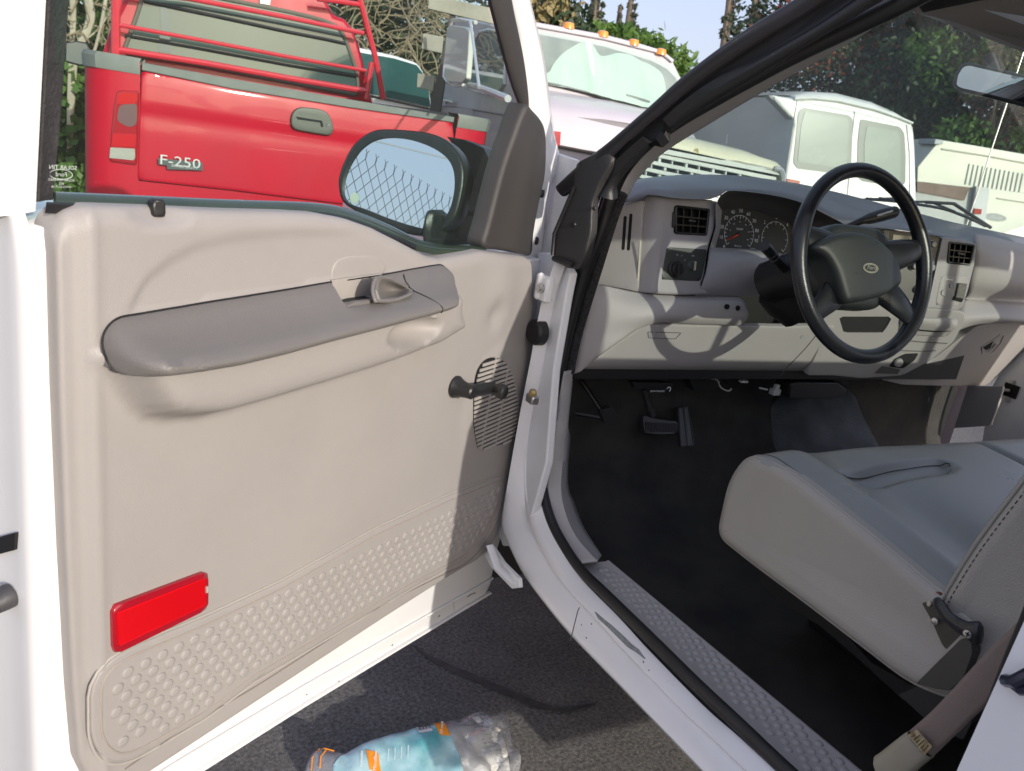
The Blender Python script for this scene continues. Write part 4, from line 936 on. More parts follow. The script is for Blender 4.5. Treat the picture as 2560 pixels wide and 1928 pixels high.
for x,y,r_ in [(1948,528,.011),(2014,528,.009),(2009,578,.012),(1975,575,.010),(1985,625,.010)]:
    g=G(); g.lathe(P5.w(*P5.px(x,y),-.005),P5.n,[(0,r_*1.3),(.002,r_*1.25),(.0021,r_),(.012,r_*.9),(.014,r_*.7)],20); g.obj('radio_knob',mat('grey_knob',(.14,.14,.14),.3,coat=.3),rdo)
g=G()
for i in range(6):
    for j in range(2):
        x=1990+i*.1; 
        a,b=P5.px(1988,540); g.box(P5.w(a-.0+i*.009*0+.012*(i%3),b-.013*j-.010*(i//3)*2.2,-.003),(.009,.007,.005),R=np.array([P5.r,P5.u,P5.n]).T)
g.obj('radio_buttons',mat('grey_buttons',(.28,.28,.27),.4),rdo,bevel=.001)
# switch box on the stack
sb=rounded(P5.pts((2033,596),(2093,597),(2077,662),(2020,659)),.004,3)
sheet('transfer_switch_plate',sb,lambda a,b,h:P5.w(a,b,h+.001),DASHL,DB,sp=.012,roll=.001,depth=.002)
for x,y,r_ in [(2038,632,.0085),(2055,617,.0075)]:
    g=G(); g.lathe(P5.w(*P5.px(x,y),.0015),P5.n,[(0,r_),(.002,r_*.95),(.0015,r_*.6),(.0015,.0005)],16); g.obj('round_button',DASH,DB)
g=G(); q=P5.pts((2067,611),(2086,613),(2079,646),(2060,643)); g.prism([P5.w(p[0],p[1],.002) for p in q],P5.n*.005); g.obj('rocker_switch',mat('dark_grey_switch',(.07,.065,.06),.4,bump=.6,bscale=300),DB,bevel=.0015)
g=G(); q=P5.pts((2058,640),(2080,646),(2076,653),(2056,648)); g.prism([P5.w(p[0],p[1],.002) for p in q],P5.n*.0012); g.obj('switch_slot',DARK,DB)
g=G(); a,b=P5.px(2050,604); g.box(P5.w(a,b,.0022),(.022,.0022,.0006),R=np.array([P5.r,P5.u,P5.n]).T); g.obj('switch_print',PRINT,DB)
# ---- lower stack: cubby, ashtray, cup recess
P6=Plane(P5.w(0,-.16,.005),(nS[0],nS[1],-.10),right=P5.r); f6=lambda a,b,h:P6.w(a,b,h)
lo=rounded(P6.pts((1775,690),(1800,670),(1830,655),(1902,657),(2001,666),(2082,672),(2087,690),(2060,740),(2010,780),(1950,812),(1905,815),(1860,818),(1800,812),(1740,812),(1765,760)),.006,3)
cub=rounded(P6.pts((1812,684),(1924,684),(1926,690),(1908,719),(1822,719)),.006,3)
sheet('lower_stack',lo,f6,DASHL,DB,sp=.014,roll=.004,depth=.03,holes=[cub])
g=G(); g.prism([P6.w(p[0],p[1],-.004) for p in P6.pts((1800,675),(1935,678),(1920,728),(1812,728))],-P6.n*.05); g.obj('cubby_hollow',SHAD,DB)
sheet('ashtray',rounded(P6.pts((1948,681),(2070,688),(2046,728),(1938,722)),.006,4),lambda a,b,h:P6.w(a,b,h+.004),DASHL,DB,sp=.012,h=lambda a,b:.01*math.exp(-((b-P6.px(2000,694)[1])/.016)**2),roll=.004,depth=.006)
g=G(); g.tube([P6.w(*P6.px(x,y),.009) for x,y in [(1958,705),(1985,711),(2020,714),(2050,713)]],[.0006,.0018,.0018,.0006],6); g.obj('ashtray_slot',DARK,DB)
g=G(); g.tube([P6.w(*P6.px(x,y),.003) for x,y in [(1935,732),(1990,738),(2045,741)]],.0012,5); g.tube([P6.w(*P6.px(x,y),.003) for x,y in [(1925,756),(1990,758),(2020,757)]],.0012,5); g.obj('lower_stack_seams',mat('dash_line',(.1,.095,.095),.6),DB)
g=G(); g.prism([P6.w(*P6.px(x,y),.0015) for x,y in rounded(np.array([(1920,792),(1932,775),(1955,764),(1984,763),(1975,778),(1950,796)],float),4,3)],-P6.n*.001); g.obj('cup_recess',SHAD,DB)
g=G(); g.lathe(P6.w(*P6.px(1940,783),.001),P6.n,[(0,.013),(.006,.011),(.007,.006),(.006,.001)],18); g.obj('power_point_cap',DASHL,DB)
g=G(); g.prism([P6.w(*P6.px(x,y),.002) for x,y in [(1888,806),(1905,790),(1944,798),(1938,808)]],-P6.n*.001); g.obj('lower_pocket',mat('dash_line',(.1,.095,.095),.6),DB)
# ---- passenger side
R=[row(24,(2105,505,-.16),(2140,510,-.15),(2212,528,-.12),(2290,548,-.10)),row(24,(2108,530,-.185),(2145,535,-.18),(2212,548,-.16),(2290,566,-.14)),row(24,(2106,570,-.185),(2145,572,-.19),(2212,585,-.175),(2290,600,-.16)),
 row(24,(2096,615,-.18),(2135,618,-.185),(2212,622,-.175),(2290,630,-.16)),row(24,(2088,643,-.15),(2130,645,-.14),(2212,648,-.13),(2290,654,-.12)),row(24,(2080,652,-.16),(2130,655,-.16),(2212,662,-.155),(2290,670,-.14)),
 row(24,(2068,690,-.18),(2130,685,-.195),(2212,692,-.185),(2290,700,-.17)),row(24,(2050,725,-.175),(2110,702,-.175),(2212,699,-.165),(2290,706,-.15))]
G().grid(list(zip(*[cr(c_,5) for c_ in zip(*R)]))).obj('passenger_dash',DASHL,DB,sharp=60,solid=.004)
P7=ytilt(-.175,1.1,-22,-4); f7=lambda a,b,h:P7.w(a,b,h)
gb=rounded(P7.pts((2142,698),(2230,698),(2330,700),(2330,720),(2212,762),(2180,790),(2157,812),(2132,834),(2050,835),(1950,832),(1905,822),(1950,812),(2020,775),(2070,735),(2110,706)),.006,3)
sheet('glove_box',gb,f7,DASHL,DB,sp=.016,roll=.004,depth=.03)
g=G(); q=P7.pts((2119,749),(2145,733),(2160,722),(2168,724),(2160,742),(2142,762),(2122,764)); g.tube([P7.w(p[0],p[1],.001) for p in q],.0016,5,closed=True); g.obj('glove_latch_rim',DASH,DB)
g=G(); g.prism([P7.w(*P7.px(x,y),.0012) for x,y in [(2124,750),(2146,736),(2138,752),(2128,756)]],-P7.n*.0006); g.obj('glove_latch_hollow',DARK,DB)
g=G(); g.tube([P7.w(*P7.px(x,y),.004) for x,y in [(2150,740),(2143,750),(2132,758)]],.004,6,sq=.5); g.obj('glove_latch_handle',DASHL,DB)
# lower edge of the whole dash (dark underside)
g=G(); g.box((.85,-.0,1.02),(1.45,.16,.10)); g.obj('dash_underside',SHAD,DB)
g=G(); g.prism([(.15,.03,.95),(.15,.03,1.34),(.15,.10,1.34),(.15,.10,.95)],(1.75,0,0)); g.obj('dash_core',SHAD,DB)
g=G()
text('t','40',lambda a,b,h:P5.w(a,b,h),*P5.px(2124,610),.022,None,g=g,h=-.0)
# ================================================================== STEERING WHEEL
WC=np.array([.4977,-.4735,1.3529]); WT=math.radians(19.8); WP=Plane(WC,(0,-math.cos(WT),math.sin(WT))); fw=lambda a,b,h:WP.w(a,b,h)
RW=.186
g=G(); th_=np.linspace(0,2*math.pi,73)[:-1]; rr=[]
for t in th_:
    q=0.0148+.0022*math.exp(-((((t-math.radians(12))+math.pi)%(2*math.pi)-math.pi)/.25)**2)+.0022*math.exp(-((((t-math.radians(168))+math.pi)%(2*math.pi)-math.pi)/.25)**2)+.002*math.exp(-((((t-math.radians(-35))+math.pi)%(2*math.pi)-math.pi)/.25)**2)
    rr.append(q)
g.tube([WP.w(RW*math.cos(t),RW*math.sin(t),0) for t in th_],rr,16,closed=True,up=WP.n); SW=g.obj('steering_wheel',LEATH,truck,sharp=70)
hub=rounded(WP.pts((1757,533,.02),(1775,518,.02),(1797,507,.02),(1833,501,.02),(1865,506,.02),(1893,519,.02),(1923,541,.02),(1942,566,.02),(1953,600,.02),(1950,616,.02),(1905,640,.02),(1860,652,.02),(1822,657,.02),(1815,640,.02),(1800,590,.02),(1785,556,.02)),.012,4)
hc=hub.mean(0)
sheet('hub_pad',hub,fw,HUBM,SW,sp=.007,h=lambda a,b:.036-.9*((a-hc[0])**2+(b-hc[1])**2),roll=.012,depth=.045,sharp=70)
# hub shroud behind
bk=rounded(np.array([(-.118,.040),(-.075,.078),(.06,.078),(.108,.05),(.11,.0),(.10,-.05),(.05,-.09),(-.06,-.09),(-.112,-.05)]),.02,4)
sheet('hub_shroud',bk,fw,HUBM,SW,sp=.012,h=lambda a,b:.006-1.3*(a*a+b*b),roll=.012,depth=.03,sharp=70)
for ang in (14,166,-36,216):
    t=math.radians(ang); g=G(); d=np.array([math.cos(t),math.sin(t)]); P_=[WP.w(*(d*r_),h_) for r_,h_ in [(.06,-.012),(.09,-.006),(.13,-.001),(.16,.0),(.186,.0)]]
    g.tube(cr(P_,4),np.interp(np.linspace(0,1,17),[0,.3,.6,.85,1],[.036,.033,.026,.021,.018]),14,sq=.36,up=WP.n); g.obj('spoke',LEATH,SW,sharp=70)
ec=np.array(WP.px(1884,579,.04)); g=G(); V=[]
EM=mat('emblem_grey',(.36,.35,.29),.35,coat=.3)
t_=np.linspace(0,2*math.pi,41)[:-1]
he=.036-.9*((ec[0]-hc[0])**2+(ec[1]-hc[1])**2)+.001
g.tube([fw(ec[0]+.0205*math.cos(t),ec[1]+.0088*math.sin(t),he) for t in t_],.0011,6,closed=True); g.tube([fw(ec[0]+.0175*math.cos(t),ec[1]+.0068*math.sin(t),he) for t in t_],.0005,5,closed=True)
text('t','Ford',fw,ec[0],ec[1]+.0006,.0115,None,g=g,h=he+.0014,shear=.35,sx=1.25)
g.obj('oval_emblem',EM,SW,fixn=False)
g=G(); 
for a,b in [(-.03,-.02),(.035,-.012),(.03,.04)]: g.tube([fw(hc[0]+a+dx,hc[1]+b,.036-.9*(a*a+b*b)+.0004) for dx in (0,.008)],.0008,4)
g.obj('horn_marks',mat('hub_emboss',(.05,.055,.05),.5),SW)
# column shroud
g=G(); ax=-WP.n; P_=[WC+ax*.03,WC+ax*.06,WC+ax*.14,WC+ax*.20,WC+ax*.25+np.array([0,0,-.01])]
g.tube(cr(P_,4),[.048]*3+[.048]*4+[.046]*10,20,sq=1.05); g.obj('column_shroud',BLK,truck,sharp=60)
g=G(); g.tube([at(1665,620,'y',-.20),at(1700,640,'y',-.22),at(1730,675,'y',-.24)],[.045,.06,.05],14); g.obj('column_lower_cover',SHAD,truck)
# stalks
g=G(); a=at(1651,531,'y',-.36); b=at(1676,560,'y',-.33); c=at(1712,600,'y',-.30); g.tube([a,a*.8+b*.2,b,c],[.0105,.0118,.0095,.008],14); g.obj('turn_signal_stalk',BLK,truck)
g=G(); 
d_=(b-a)/np.linalg.norm(b-a); g.lathe(a*.45+b*.55,d_,[(0,.0115),(.003,.0115)],14); g.lathe(a*.2+b*.8,d_,[(0,.0112),(.002,.0112)],14); g.obj('stalk_print',mat('stalk_print',(.25,.25,.24),.5,var=.9,vscale=240,c2=(.01,.01,.01)),truck)
g=G(); g.tube(cr([at(x,y,'y',v) for x,y,v in [(1760,520,-.26),(1800,503,-.27),(1838,487,-.28),(1862,477,-.29),(1880,472,-.29),(1905,465,-.295),(1928,459,-.30),(1932,459,-.30)]],4),np.interp(np.linspace(0,1,29),[0,.3,.45,.55,.7,.95,1],[.007,.007,.009,.013,.0145,.0135,.006]),12); g.obj('gear_lever',BLK,truck)
g=G(); g.tube([at(1896,466,'y',-.315),at(1928,456,'y',-.318)],.0022,6); g.obj('gear_lever_button',mat('silver_button',(.5,.5,.5),.3),truck)
# ================================================================== SEAT
def inset(P,d):
    P=np.array(P); T=np.roll(P,-1,0)-np.roll(P,1,0); T/=np.linalg.norm(T,axis=1)[:,None]+1e-12; N_=np.stack([T[:,1],-T[:,0]],1); c=P.mean(0)
    if ((P-c)*N_).sum()>0: N_=-N_
    return P+N_*d
seat=empty('seat_origin',(0,0,0)) ; COL.objects.unlink(seat); bpy.data.objects.remove(seat)
prof=rounded(np.array([(-.50,.775),(-.485,.90),(-.515,.972),(-.62,.985),(-.80,.962),(-.96,.935),(-1.03,.93),(-1.04,.80),(-.965,.772),(-.75,.774),(-.60,.772)]),[.03,.06,.06,.1,.1,.05,.03,.03,.04,.05,.05],5)
prof=resample(prof,150,True)
slot=Plane((0,0,.977),(0,0,1)).pts((1821,1022),(1838,1038),(1960,1031),(2043,1021),(2057,1008),(2032,1003),(1930,1013),(1828,1016))+np.array([0,0])
xs_split=at(2100,975,'z',.975)[0]
def topb(x,y,z):
    if z<.90: return 0
    k=sm((z-.90)/.05)*sm((-.50-y)/.08)
    b=.010*math.exp(-((x-.345)/.035)**2)-.014*math.exp(-((x-.455)/.055)**2)+.004*math.exp(-((x-.62)/.10)**2)
    b-=.028*math.exp(-((x-XS)/.010)**2)
    if x<.95 or 1: 
        b+=.006*math.exp(-((y+.56)/.04)**2)
    e=slotd(x,y); b-=.015*e
    return b*k
Pz=Plane((0,0,.977),(0,0,1))
slq=np.array([Pz.w(p[0],p[1])[:2] for p in slot])
def slotd(x,y):
    Q=np.array([[x,y]]); d=float(pdist(Q,slq)[0]); i=bool(inside(Q,slq)[0]); d=-d if i else d
    return sm((.012-d)/.016)
XS=.955
stn=[(.2695,.045),(.2665,.028),(.2665,.016),(.270,.009),(.278,.003),(.288,.0),(.30,0)]+[(x,0) for x in np.arange(.312,.93,.0115)]+[(x,0) for x in np.arange(.935,.98,.005)]+[(x,0) for x in np.arange(.99,1.72,.05)]+[(1.73,.01),(1.74,.03)]
rows=[]
for x,i in stn:
    P=inset(prof,i) if i else prof; rows.append([(x-(.010*sm((.97-p[1])/.2) if x<.30 else 0),p[0],p[1]+topb(x,p[0],p[1])) for p in P])
g=G().grid(rows,wrap=True); n=len(prof); g.f.append(list(range(n))); g.m.append(0); g.f.append([(len(stn)-1)*n+k for k in range(n)]); g.m.append(0)
st0=g.obj('bench_seat',SEAT,truck,sharp=80)
# separate side boxing in warmer vinyl, 2 mm proud
g=G(); rows=[]
for x,i in stn[:6]:
    P=inset(prof,i-.0015); rows.append([(x-.0015-(.010*sm((.97-p[1])/.2)),p[0],p[1]) for p in P])
g.grid(rows,wrap=True); g.f.append(list(range(n))); g.m.append(0); g.obj('cushion_side',SEATB,st0,sharp=80)
g=G(); P=inset(prof,.0035); idx=[k for k in range(n) if P[k][1]>.80 or True]
g.tube([(.2745-.010*sm((.97-p[1])/.2),p[0],p[1]) for p in P],.0026,6,closed=True); g.obj('cushion_piping',SEATB,st0)
g=G(); P=inset(prof,.001); g.tube([(.284,p[0],p[1]+.0004+topb(.284,p[0],p[1])) for p in P],.0009,5,closed=True); g.obj('cushion_stitching',mat('seat_stitch',(.08,.085,.085),.6),st0)
# slot stitches
slot_z=None
g=G()
for I_ in ([0,7,6,5,4],[0,1,2,3,4]): g.tube([ (p[0],p[1],.9765+topb(p[0],p[1],.98)+np.interp(-p[1],[.5,.62,.8],[.003,.0095,-.012])) for p in resample(cr(slq[I_],5),40)],.0008,5)
g.tube([ (p[0],p[1],.9755+topb(p[0],p[1],.98)+np.interp(-p[1],[.5,.62,.8],[.003,.0095,-.012])) for p in resample(cr(slq[[0,7,6,5,4]],5),40)],.0009,5); g.obj('slot_stitching',mat('seat_stitch',(.08,.085,.085),.6),st0)
# backrest
bp=rounded(np.array([(-.945,.90),(-.962,1.02),(-1.0,1.17),(-1.03,1.28),(-1.06,1.34),(-1.10,1.37),(-1.19,1.36),(-1.22,1.28),(-1.22,1.1),(-1.20,.90),(-1.13,.845),(-1.03,.835)]),[.04,.1,.1,.1,.08,.04,.04,.1,.1,.05,.05,.05],5); bp=resample(bp,130,True)
stb=[(.268,.045),(.264,.035),(.264,.020),(.268,.010),(.276,.003),(.29,0)]+[(x,0) for x in np.arange(.31,1.70,.03)]+[(1.72,.01),(1.73,.03)]
rows=[[(x,p[0],p[1]) for p in (inset(bp,i) if i else bp)] for x,i in stb]
g=G().grid(rows,wrap=True); n=len(bp); g.f.append(list(range(n))); g.m.append(0); g.f.append([(len(stb)-1)*n+k for k in range(n)]); g.m.append(0)
bk_=g.obj('backrest',SEATB,st0,sharp=80)
g=G(); P=inset(bp,.012); g.tube([(.2655,p[0],p[1]) for p in P],.0022,6,closed=True); g.obj('backrest_piping',SEATB,st0)
g=G(); P=inset(bp,.022); 
for k in range(0,n):
    a,b=P[k],P[(k+1)%n]; g.tube([(.2632,a[0],a[1]),(.2632,a[0]+(b[0]-a[0])*.55,a[1]+(b[1]-a[1])*.55)],.0008,4)
g.obj('backrest_stitching',mat('seat_stitch',(.08,.085,.085),.6),st0)
# recliner hardware
PX=Plane((.262,0,0),(-1,0,0),right=(0,-1,0))
def px_prism(name,pts,x0,th,mt,parent,bev=.002,r_=.004):
    Pn=Plane((x0,0,0),(-1,0,0),right=(0,-1,0)); q=rounded(Pn.pts(*pts),r_,3) if r_ else Pn.pts(*pts)
    g=G(); g.prism([Pn.w(p[0],p[1]) for p in q],(th,0,0)); return g.obj(name,mt,parent,bevel=bev)
px_prism('recliner_plate',[(1990,1302),(2016,1300),(2060,1340),(2082,1374),(2045,1405),(2034,1392),(2012,1340)],.262,.01,mat('recliner_plate',(.075,.07,.055),.5,var=.3,vscale=30),st0)
LEV=mat('recliner_lever_plastic',(.022,.026,.032),.28,bump=.3,bscale=120)
g=G(); g.tube(cr([at(x,y,'x',v) for x,y,v in [(2019,1300,.255),(2032,1310,.248),(2046,1330,.245),(2064,1346,.242),(2084,1358,.238),(2104,1366,.238),(2122,1372,.24)]],5),np.interp(np.linspace(0,1,31),[0,.1,.4,.7,.9,1],[.006,.011,.0105,.0125,.019,.012]),14,sq=.5,up=(1,0,0)); g.obj('recliner_lever',LEV,st0,sharp=70)
for x,y,r_ in [(2090,1370,.0065),(2020,1342,.0058)]:
    g=G(); c_=at(x,y,'x',.229 if x>2050 else .256); g.lathe(c_,(-1,0,0),[(0,r_),(.002,r_*.9),(.003,r_*.5),(.003,.0003)],16); g.obj('recliner_screw',STEEL,st0)
g=G(); c_=at(2090,1370,'x',.2255); g.box(c_,(.0006,.007,.0016)); g.box(c_,(.0006,.0016,.007)); g.obj('screw_slot',DARK,st0)
px_prism('hinge_shield',[(1978,1477),(2030,1425),(2076,1380),(2098,1378),(2100,1412),(2080,1468),(2050,1492),(2018,1488),(1996,1482)],.245,.02,mat('grey_shield_plastic',(.06,.058,.052),.42,bump=.2,bscale=500),st0,bev=.003)
px_prism('rust_bracket',[(1998,1290),(2020,1278),(2034,1280),(2030,1290),(2004,1299)],.268,.01,mat('rusty_bracket',(.20,.075,.035),.7,var=.4,vscale=40),st0,bev=.001)
px_prism('cream_bracket',[(2000,1303),(2008,1296),(2012,1306),(2004,1312)],.258,.006,mat('cream_foam',(.5,.45,.33),.8),st0,bev=.001)
# seat base
SB=mat('seat_base_plastic',(.028,.028,.028),.5,bump=.3,bscale=300)
g=G(); g.prism([(.46,-.56,.79),(.61,-.50,.51),(.60,-1.10,.51),(.44,-1.10,.79)],(.9,0,0)); g.obj('seat_base',SB,st0,bevel=.02)
px_prism('base_cover',[(1636,1200),(1640,1258),(1700,1310),(1770,1352),(1850,1420),(1950,1512),(2040,1560),(2060,1500),(1965,1480),(1880,1430),(1830,1375),(1740,1290)],.42,.02,SB,st0,bev=.003)
px_prism('seat_track',[(1940,1500),(2005,1560),(2080,1600),(2100,1560),(2060,1500),(1990,1480)],.29,.04,mat('track_steel',(.03,.03,.032),.4),st0,bev=.003)
# ================================================================== BELT
g=G(); bl=[]
for (xa,ya,xb,yb,v) in [(1966,1578,2015,1636,.15),(2010,1540,2052,1600,.152),(2060,1488,2098,1556,.154),(2133,1408,2150,1506,.156),(2205,1338,2230,1420,.158),(2280,1260,2310,1330,.16)]:
    bl.append((at(xa,ya,'x',v),at(xb,yb,'x',v+.004)))
A_=cr([p[0] for p in bl],6); B_=cr([p[1] for p in bl],6); rows=[]
for a,b in zip(A_,B_): rows.append([a+(b-a)*t+np.array([-.0022*math.sin(math.pi*t),0,0]) for t in np.linspace(0,1,7)])
g.grid(rows); sb_=g.obj('seat_belt',BELT,truck,solid=.0016)
sl=[]
for (xa,ya,xb,yb,v) in [(1890,1640,1915,1700,.128),(1892,1633,1935,1700,.130),(1905,1624,1965,1678,.135),(1930,1604,1985,1660,.14),(1952,1587,2004,1644,.146),(1962,1580,2014,1636,.15)]:
    sl.append((at(xa,ya,'x',v),at(xb,yb,'x',v+.004)))
A_=cr([p[0] for p in sl],5); B_=cr([p[1] for p in sl],5); rows=[]
for a,b in zip(A_,B_): rows.append([a+[.006,0,0]]+[a+(b-a)*t+np.array([-.006*math.sin(math.pi*min(1,max(0,t)))**.4-.003,0,0]) for t in np.linspace(0,1,9)]+[b+[.006,0,0]])
g=G(); g.grid(rows); g.obj('belt_sleeve',SLEEVE,sb_,solid=.0015,sharp=70)
lab=[at(x,y,'x',.139) for x,y in [(1960,1588),(1980,1576),(2013,1613),(1998,1632)]]
g=G(); g.prism(lab,(.0014,0,0)); lb=g.obj('belt_label',LABEL,sb_)
g=G(); 
for k in range(6):
    t=.15+k*.14; a=lab[0]*(1-t)+lab[3]*t; b=lab[1]*(1-t)+lab[2]*t; e=b-a; g.tube([a+e*.15-[.0008,0,0],a+e*(.9 if k%2 else .6)-[.0008,0,0]],.0005,4)
g.obj('belt_label_print',mat('brown_print',(.10,.06,.03),.6),sb_)
# ================================================================== PEDALS and under-dash bits
PR=mat('pedal_rubber',(.035,.035,.037),.34,bump=.2,bscale=300)
def yprism(name,pts,y0,th,mt,parent=truck,bev=.003,tilt=0,r_=.004):
    Pn=ytilt(y0,.8,tilt); q=rounded(Pn.pts(*pts),r_,3); g=G(); g.prism([Pn.w(p[0],p[1]) for p in q],-Pn.n*th); return g.obj(name,mt,parent,bevel=bev),Pn
pb,_=yprism('parking_brake_pedal',[(1296,886),(1323,881),(1338,908),(1336,915),(1308,917)],.0,.02,PR)
g=G(); g.tube([at(1256,822,'y',.06),at(1275,850,'y',.04),at(1300,888,'y',.012)],[.012,.011,.012],8,sq=.5); g.tube([at(1243,893,'y',.06),at(1300,903,'y',.02)],.006,6); g.obj('pedal_arm',BLK,pb)
bp_,Pn=yprism('brake_pedal',[(1389,897),(1420,905),(1463,910),(1467,926),(1457,938),(1425,939),(1394,936),(1390,915)],.06,.02,PR,r_=.006,tilt=30)
g=G()
for k in range(22):
    x=1394+k*3.3; g.tube([Pn.w(*Pn.px(x,912+k*.15),.001),Pn.w(*Pn.px(x+1,934),.001)],.0012,4)
g.obj('pedal_ribs',PR,bp_)
g=G(); g.tube([at(1391,842,'y',.10),at(1398,868,'y',.09),at(1410,900,'y',.075)],[.008,.008,.010],8); g.tube([at(1400,886,'y',.075),at(1413,886,'y',.07)],.003,6); g.obj('pedal_arm',STEEL if False else PR,bp_)
ac,Pn=yprism('accelerator_pedal',[(1463,880),(1489,877),(1500,963),(1471,966)],.06,.012,PR,tilt=30)
g=G(); 
for x0,x1 in [(1476,1484)]: g.tube([Pn.w(*Pn.px(1476,881),.001),Pn.w(*Pn.px(1486,964),.001)],.0022,5)
g.tube([Pn.w(*Pn.px(x,y),.001) for x,y in [(1465,882),(1487,879),(1498,961),(1472,964)]],.0015,5,closed=True); g.obj('pedal_ribs',PR,ac)
rh,Pn=yprism('brake_release_handle',[(1366,826),(1453,828),(1452,841),(1372,841)],-.07,.02,BLK)
g=G(); text('t','BRAKE RELEASE',lambda a,b,h:Pn.w(a,b,h),*Pn.px(1420,846-1),.0065,None,g=g,h=.0005); a,b=Pn.px(1444,841); 
for t0 in (0,): g.tube([Pn.w(a+.006*math.cos(t),b+.006*math.sin(t),.001) for t in np.linspace(-1,3,9)],.0012,4)
g.obj('release_print',PRINT,rh,fixn=False)
g=G(); g.tube(cr([at(x,y,'y',.0) for x,y in [(1537,818),(1550,822),(1556,836),(1572,845),(1580,840)]],4),.0022,6); g.obj('loose_wire',mat('white_wire',(.5,.5,.5),.4),truck)
g=G(); g.box(at(1674,846,'y',-.04),(.026,.02,.018)); g.box(at(1677,838,'y',-.045),(.014,.012,.02)); g.tube([at(1640,838,'y',-.04),at(1658,842,'y',-.04)],.003,6); g.obj('diagnostic_plug',mat('white_plug',(.55,.56,.56),.4),truck,bevel=.002)
g=G(); g.box(at(1606,824,'y',-.05),(.024,.012,.006)); g.obj('white_connector',mat('white_plug',(.55,.56,.56),.4),truck,bevel=.001)
yprism('duct_outlet',[(1708,829),(1722,826),(1812,827),(1829,842),(1824,858),(1780,862),(1704,862)],-.07,.06,BLK,bev=.004)
yprism('side_duct',[(1488,818),(1560,818),(1550,840),(1500,846)],-.0,.03,BLK,bev=.004)
# vinyl over the tunnel, its sunlit blue-grey sheen put into the base colour
R=[]
for (ya,za) in [(.09,.93),(.05,.89),(-.02,.83),(-.10,.77),(-.25,.735),(-.5,.72)]:
    R.append([(x,ya+.006*math.sin(x*17),za-.03-.26*abs((x-1.17)/.27)**4+.005*math.sin(x*31+ya*20)) for x in np.linspace(.90,1.44,30)])
G().grid([list(q) for q in zip(*[cr(c_,4) for c_ in zip(*R)])]).obj('tunnel_cover',mat('sunlit_tunnel_vinyl',(.085,.095,.105),.42,bump=.9,bscale=260,var=.6,vscale=10),truck,solid=.006,sharp=80)
# ---- far side of the cab: sunlit trim and jamb seen under the dash
px_=lambda x,y,v: at(x,y,'x',v)
g=G(); q=[px_(x,y,1.80) for x,y in [(2090,832),(2118,834),(2168,834),(2160,865),(2140,920),(2060,925),(2075,880)]]; g.prism(q,(.01,0,0)); g.obj('passenger_kick_trim',TRIM,truck,bevel=.003)
g=G(); q=[px_(x,y,1.92) for x,y in [(2140,840),(2160,805),(2230,740),(2330,700),(2330,960),(2120,960)]]; g.prism(q,(.02,0,0)); g.obj('passenger_jamb',WHITEJ,truck,bevel=.003)
g=G(); c_=px_(2183,844,1.917); g.box(c_,(.004,.05,.045)); g.obj('check_strap_hole',DARK,truck)
g=G(); g.tube([px_(2155,841,1.90),px_(2182,844,1.91)],.006,8); g.obj('check_strap_rod',STEEL,truck)
for x,y in [(2188,826),(2178,864)]:
    g=G(); g.lathe(px_(x,y,1.919),(-1,0,0),[(0,.010),(.003,.010),(.004,.006),(.008,.005)],12); g.obj('jamb_bolt',STEEL,truck)
# ================================================================== mirror, visor, wiper, antenna
_mp=at(2140,185,'y',-.33); _dv=(_mp-CAM)/np.linalg.norm(_mp-CAM); _ra,_re=math.radians(256),math.radians(1.2); _rv=np.array([math.sin(_ra)*math.cos(_re),math.cos(_ra)*math.cos(_re),math.sin(_re)])
_mn=_rv-_dv; PM=Plane(_mp,_mn,right=(-_mn[1],_mn[0],0))
mo_=rounded(PM.pts((2057,185),(2062,160),(2076,137),(2092,134),(2150,147),(2212,161),(2300,183),(2330,192),(2336,215),(2320,255),(2290,252),(2212,231),(2130,210),(2070,197)),.006,3)
sheet('rear_view_mirror',mo_,lambda a,b,h:PM.w(a,b,h),MH,truck,sp=.01,h=lambda a,b:0,roll=.006,depth=.03)
RV=[o for o in truck.children if o.name.startswith('rear_view')][0]
mi=rounded(PM.pts((2066,184),(2070,162),(2081,145),(2094,142),(2150,155),(2212,169),(2290,190),(2322,198),(2326,214),(2312,245),(2280,241),(2212,222),(2130,202),(2076,190)),.005,3)
g=G(); g.add([PM.w(p[0],p[1],.0012) for p in mi],[list(range(len(mi)))]); g.obj('mirror_surface',MIRR,RV,fixn=False)
g=G(); g.tube([at(2150,160,'y',-.31),at(2145,140,'y',-.29),at(2135,125,'y',-.27)],[.012,.010,.014],8); g.obj('mirror_stem',BLK,RV)
vs=Plane((.5,-.54,1.775),(0,-.55,-.83),right=(1,0,0))
q=rounded(vs.pts((2000,-60),(1999,18),(2006,30),(2060,52),(2140,82),(2212,110),(2330,150),(2400,60),(2300,-80)),.012,4)
sheet('sun_visor',q,lambda a,b,h:vs.w(a,b,h),mat('visor_vinyl',(.26,.235,.205),.6,bump=.4,bscale=500),truck,sp=.02,roll=.008,depth=.02)
hp=Plane((.5,-.52,1.79),(0,-.5,-.86),right=(1,0,0)); q=hp.pts((1905,-40),(1935,8),(1950,13),(1985,32),(2030,48),(2110,78),(2212,115),(2330,165),(2380,120),(2212,20),(2050,-60))
g=G(); g.prism([hp.w(p[0],p[1]) for p in q],(0,.0,.012)); g.obj('header_trim',TRIM,truck,bevel=.003)
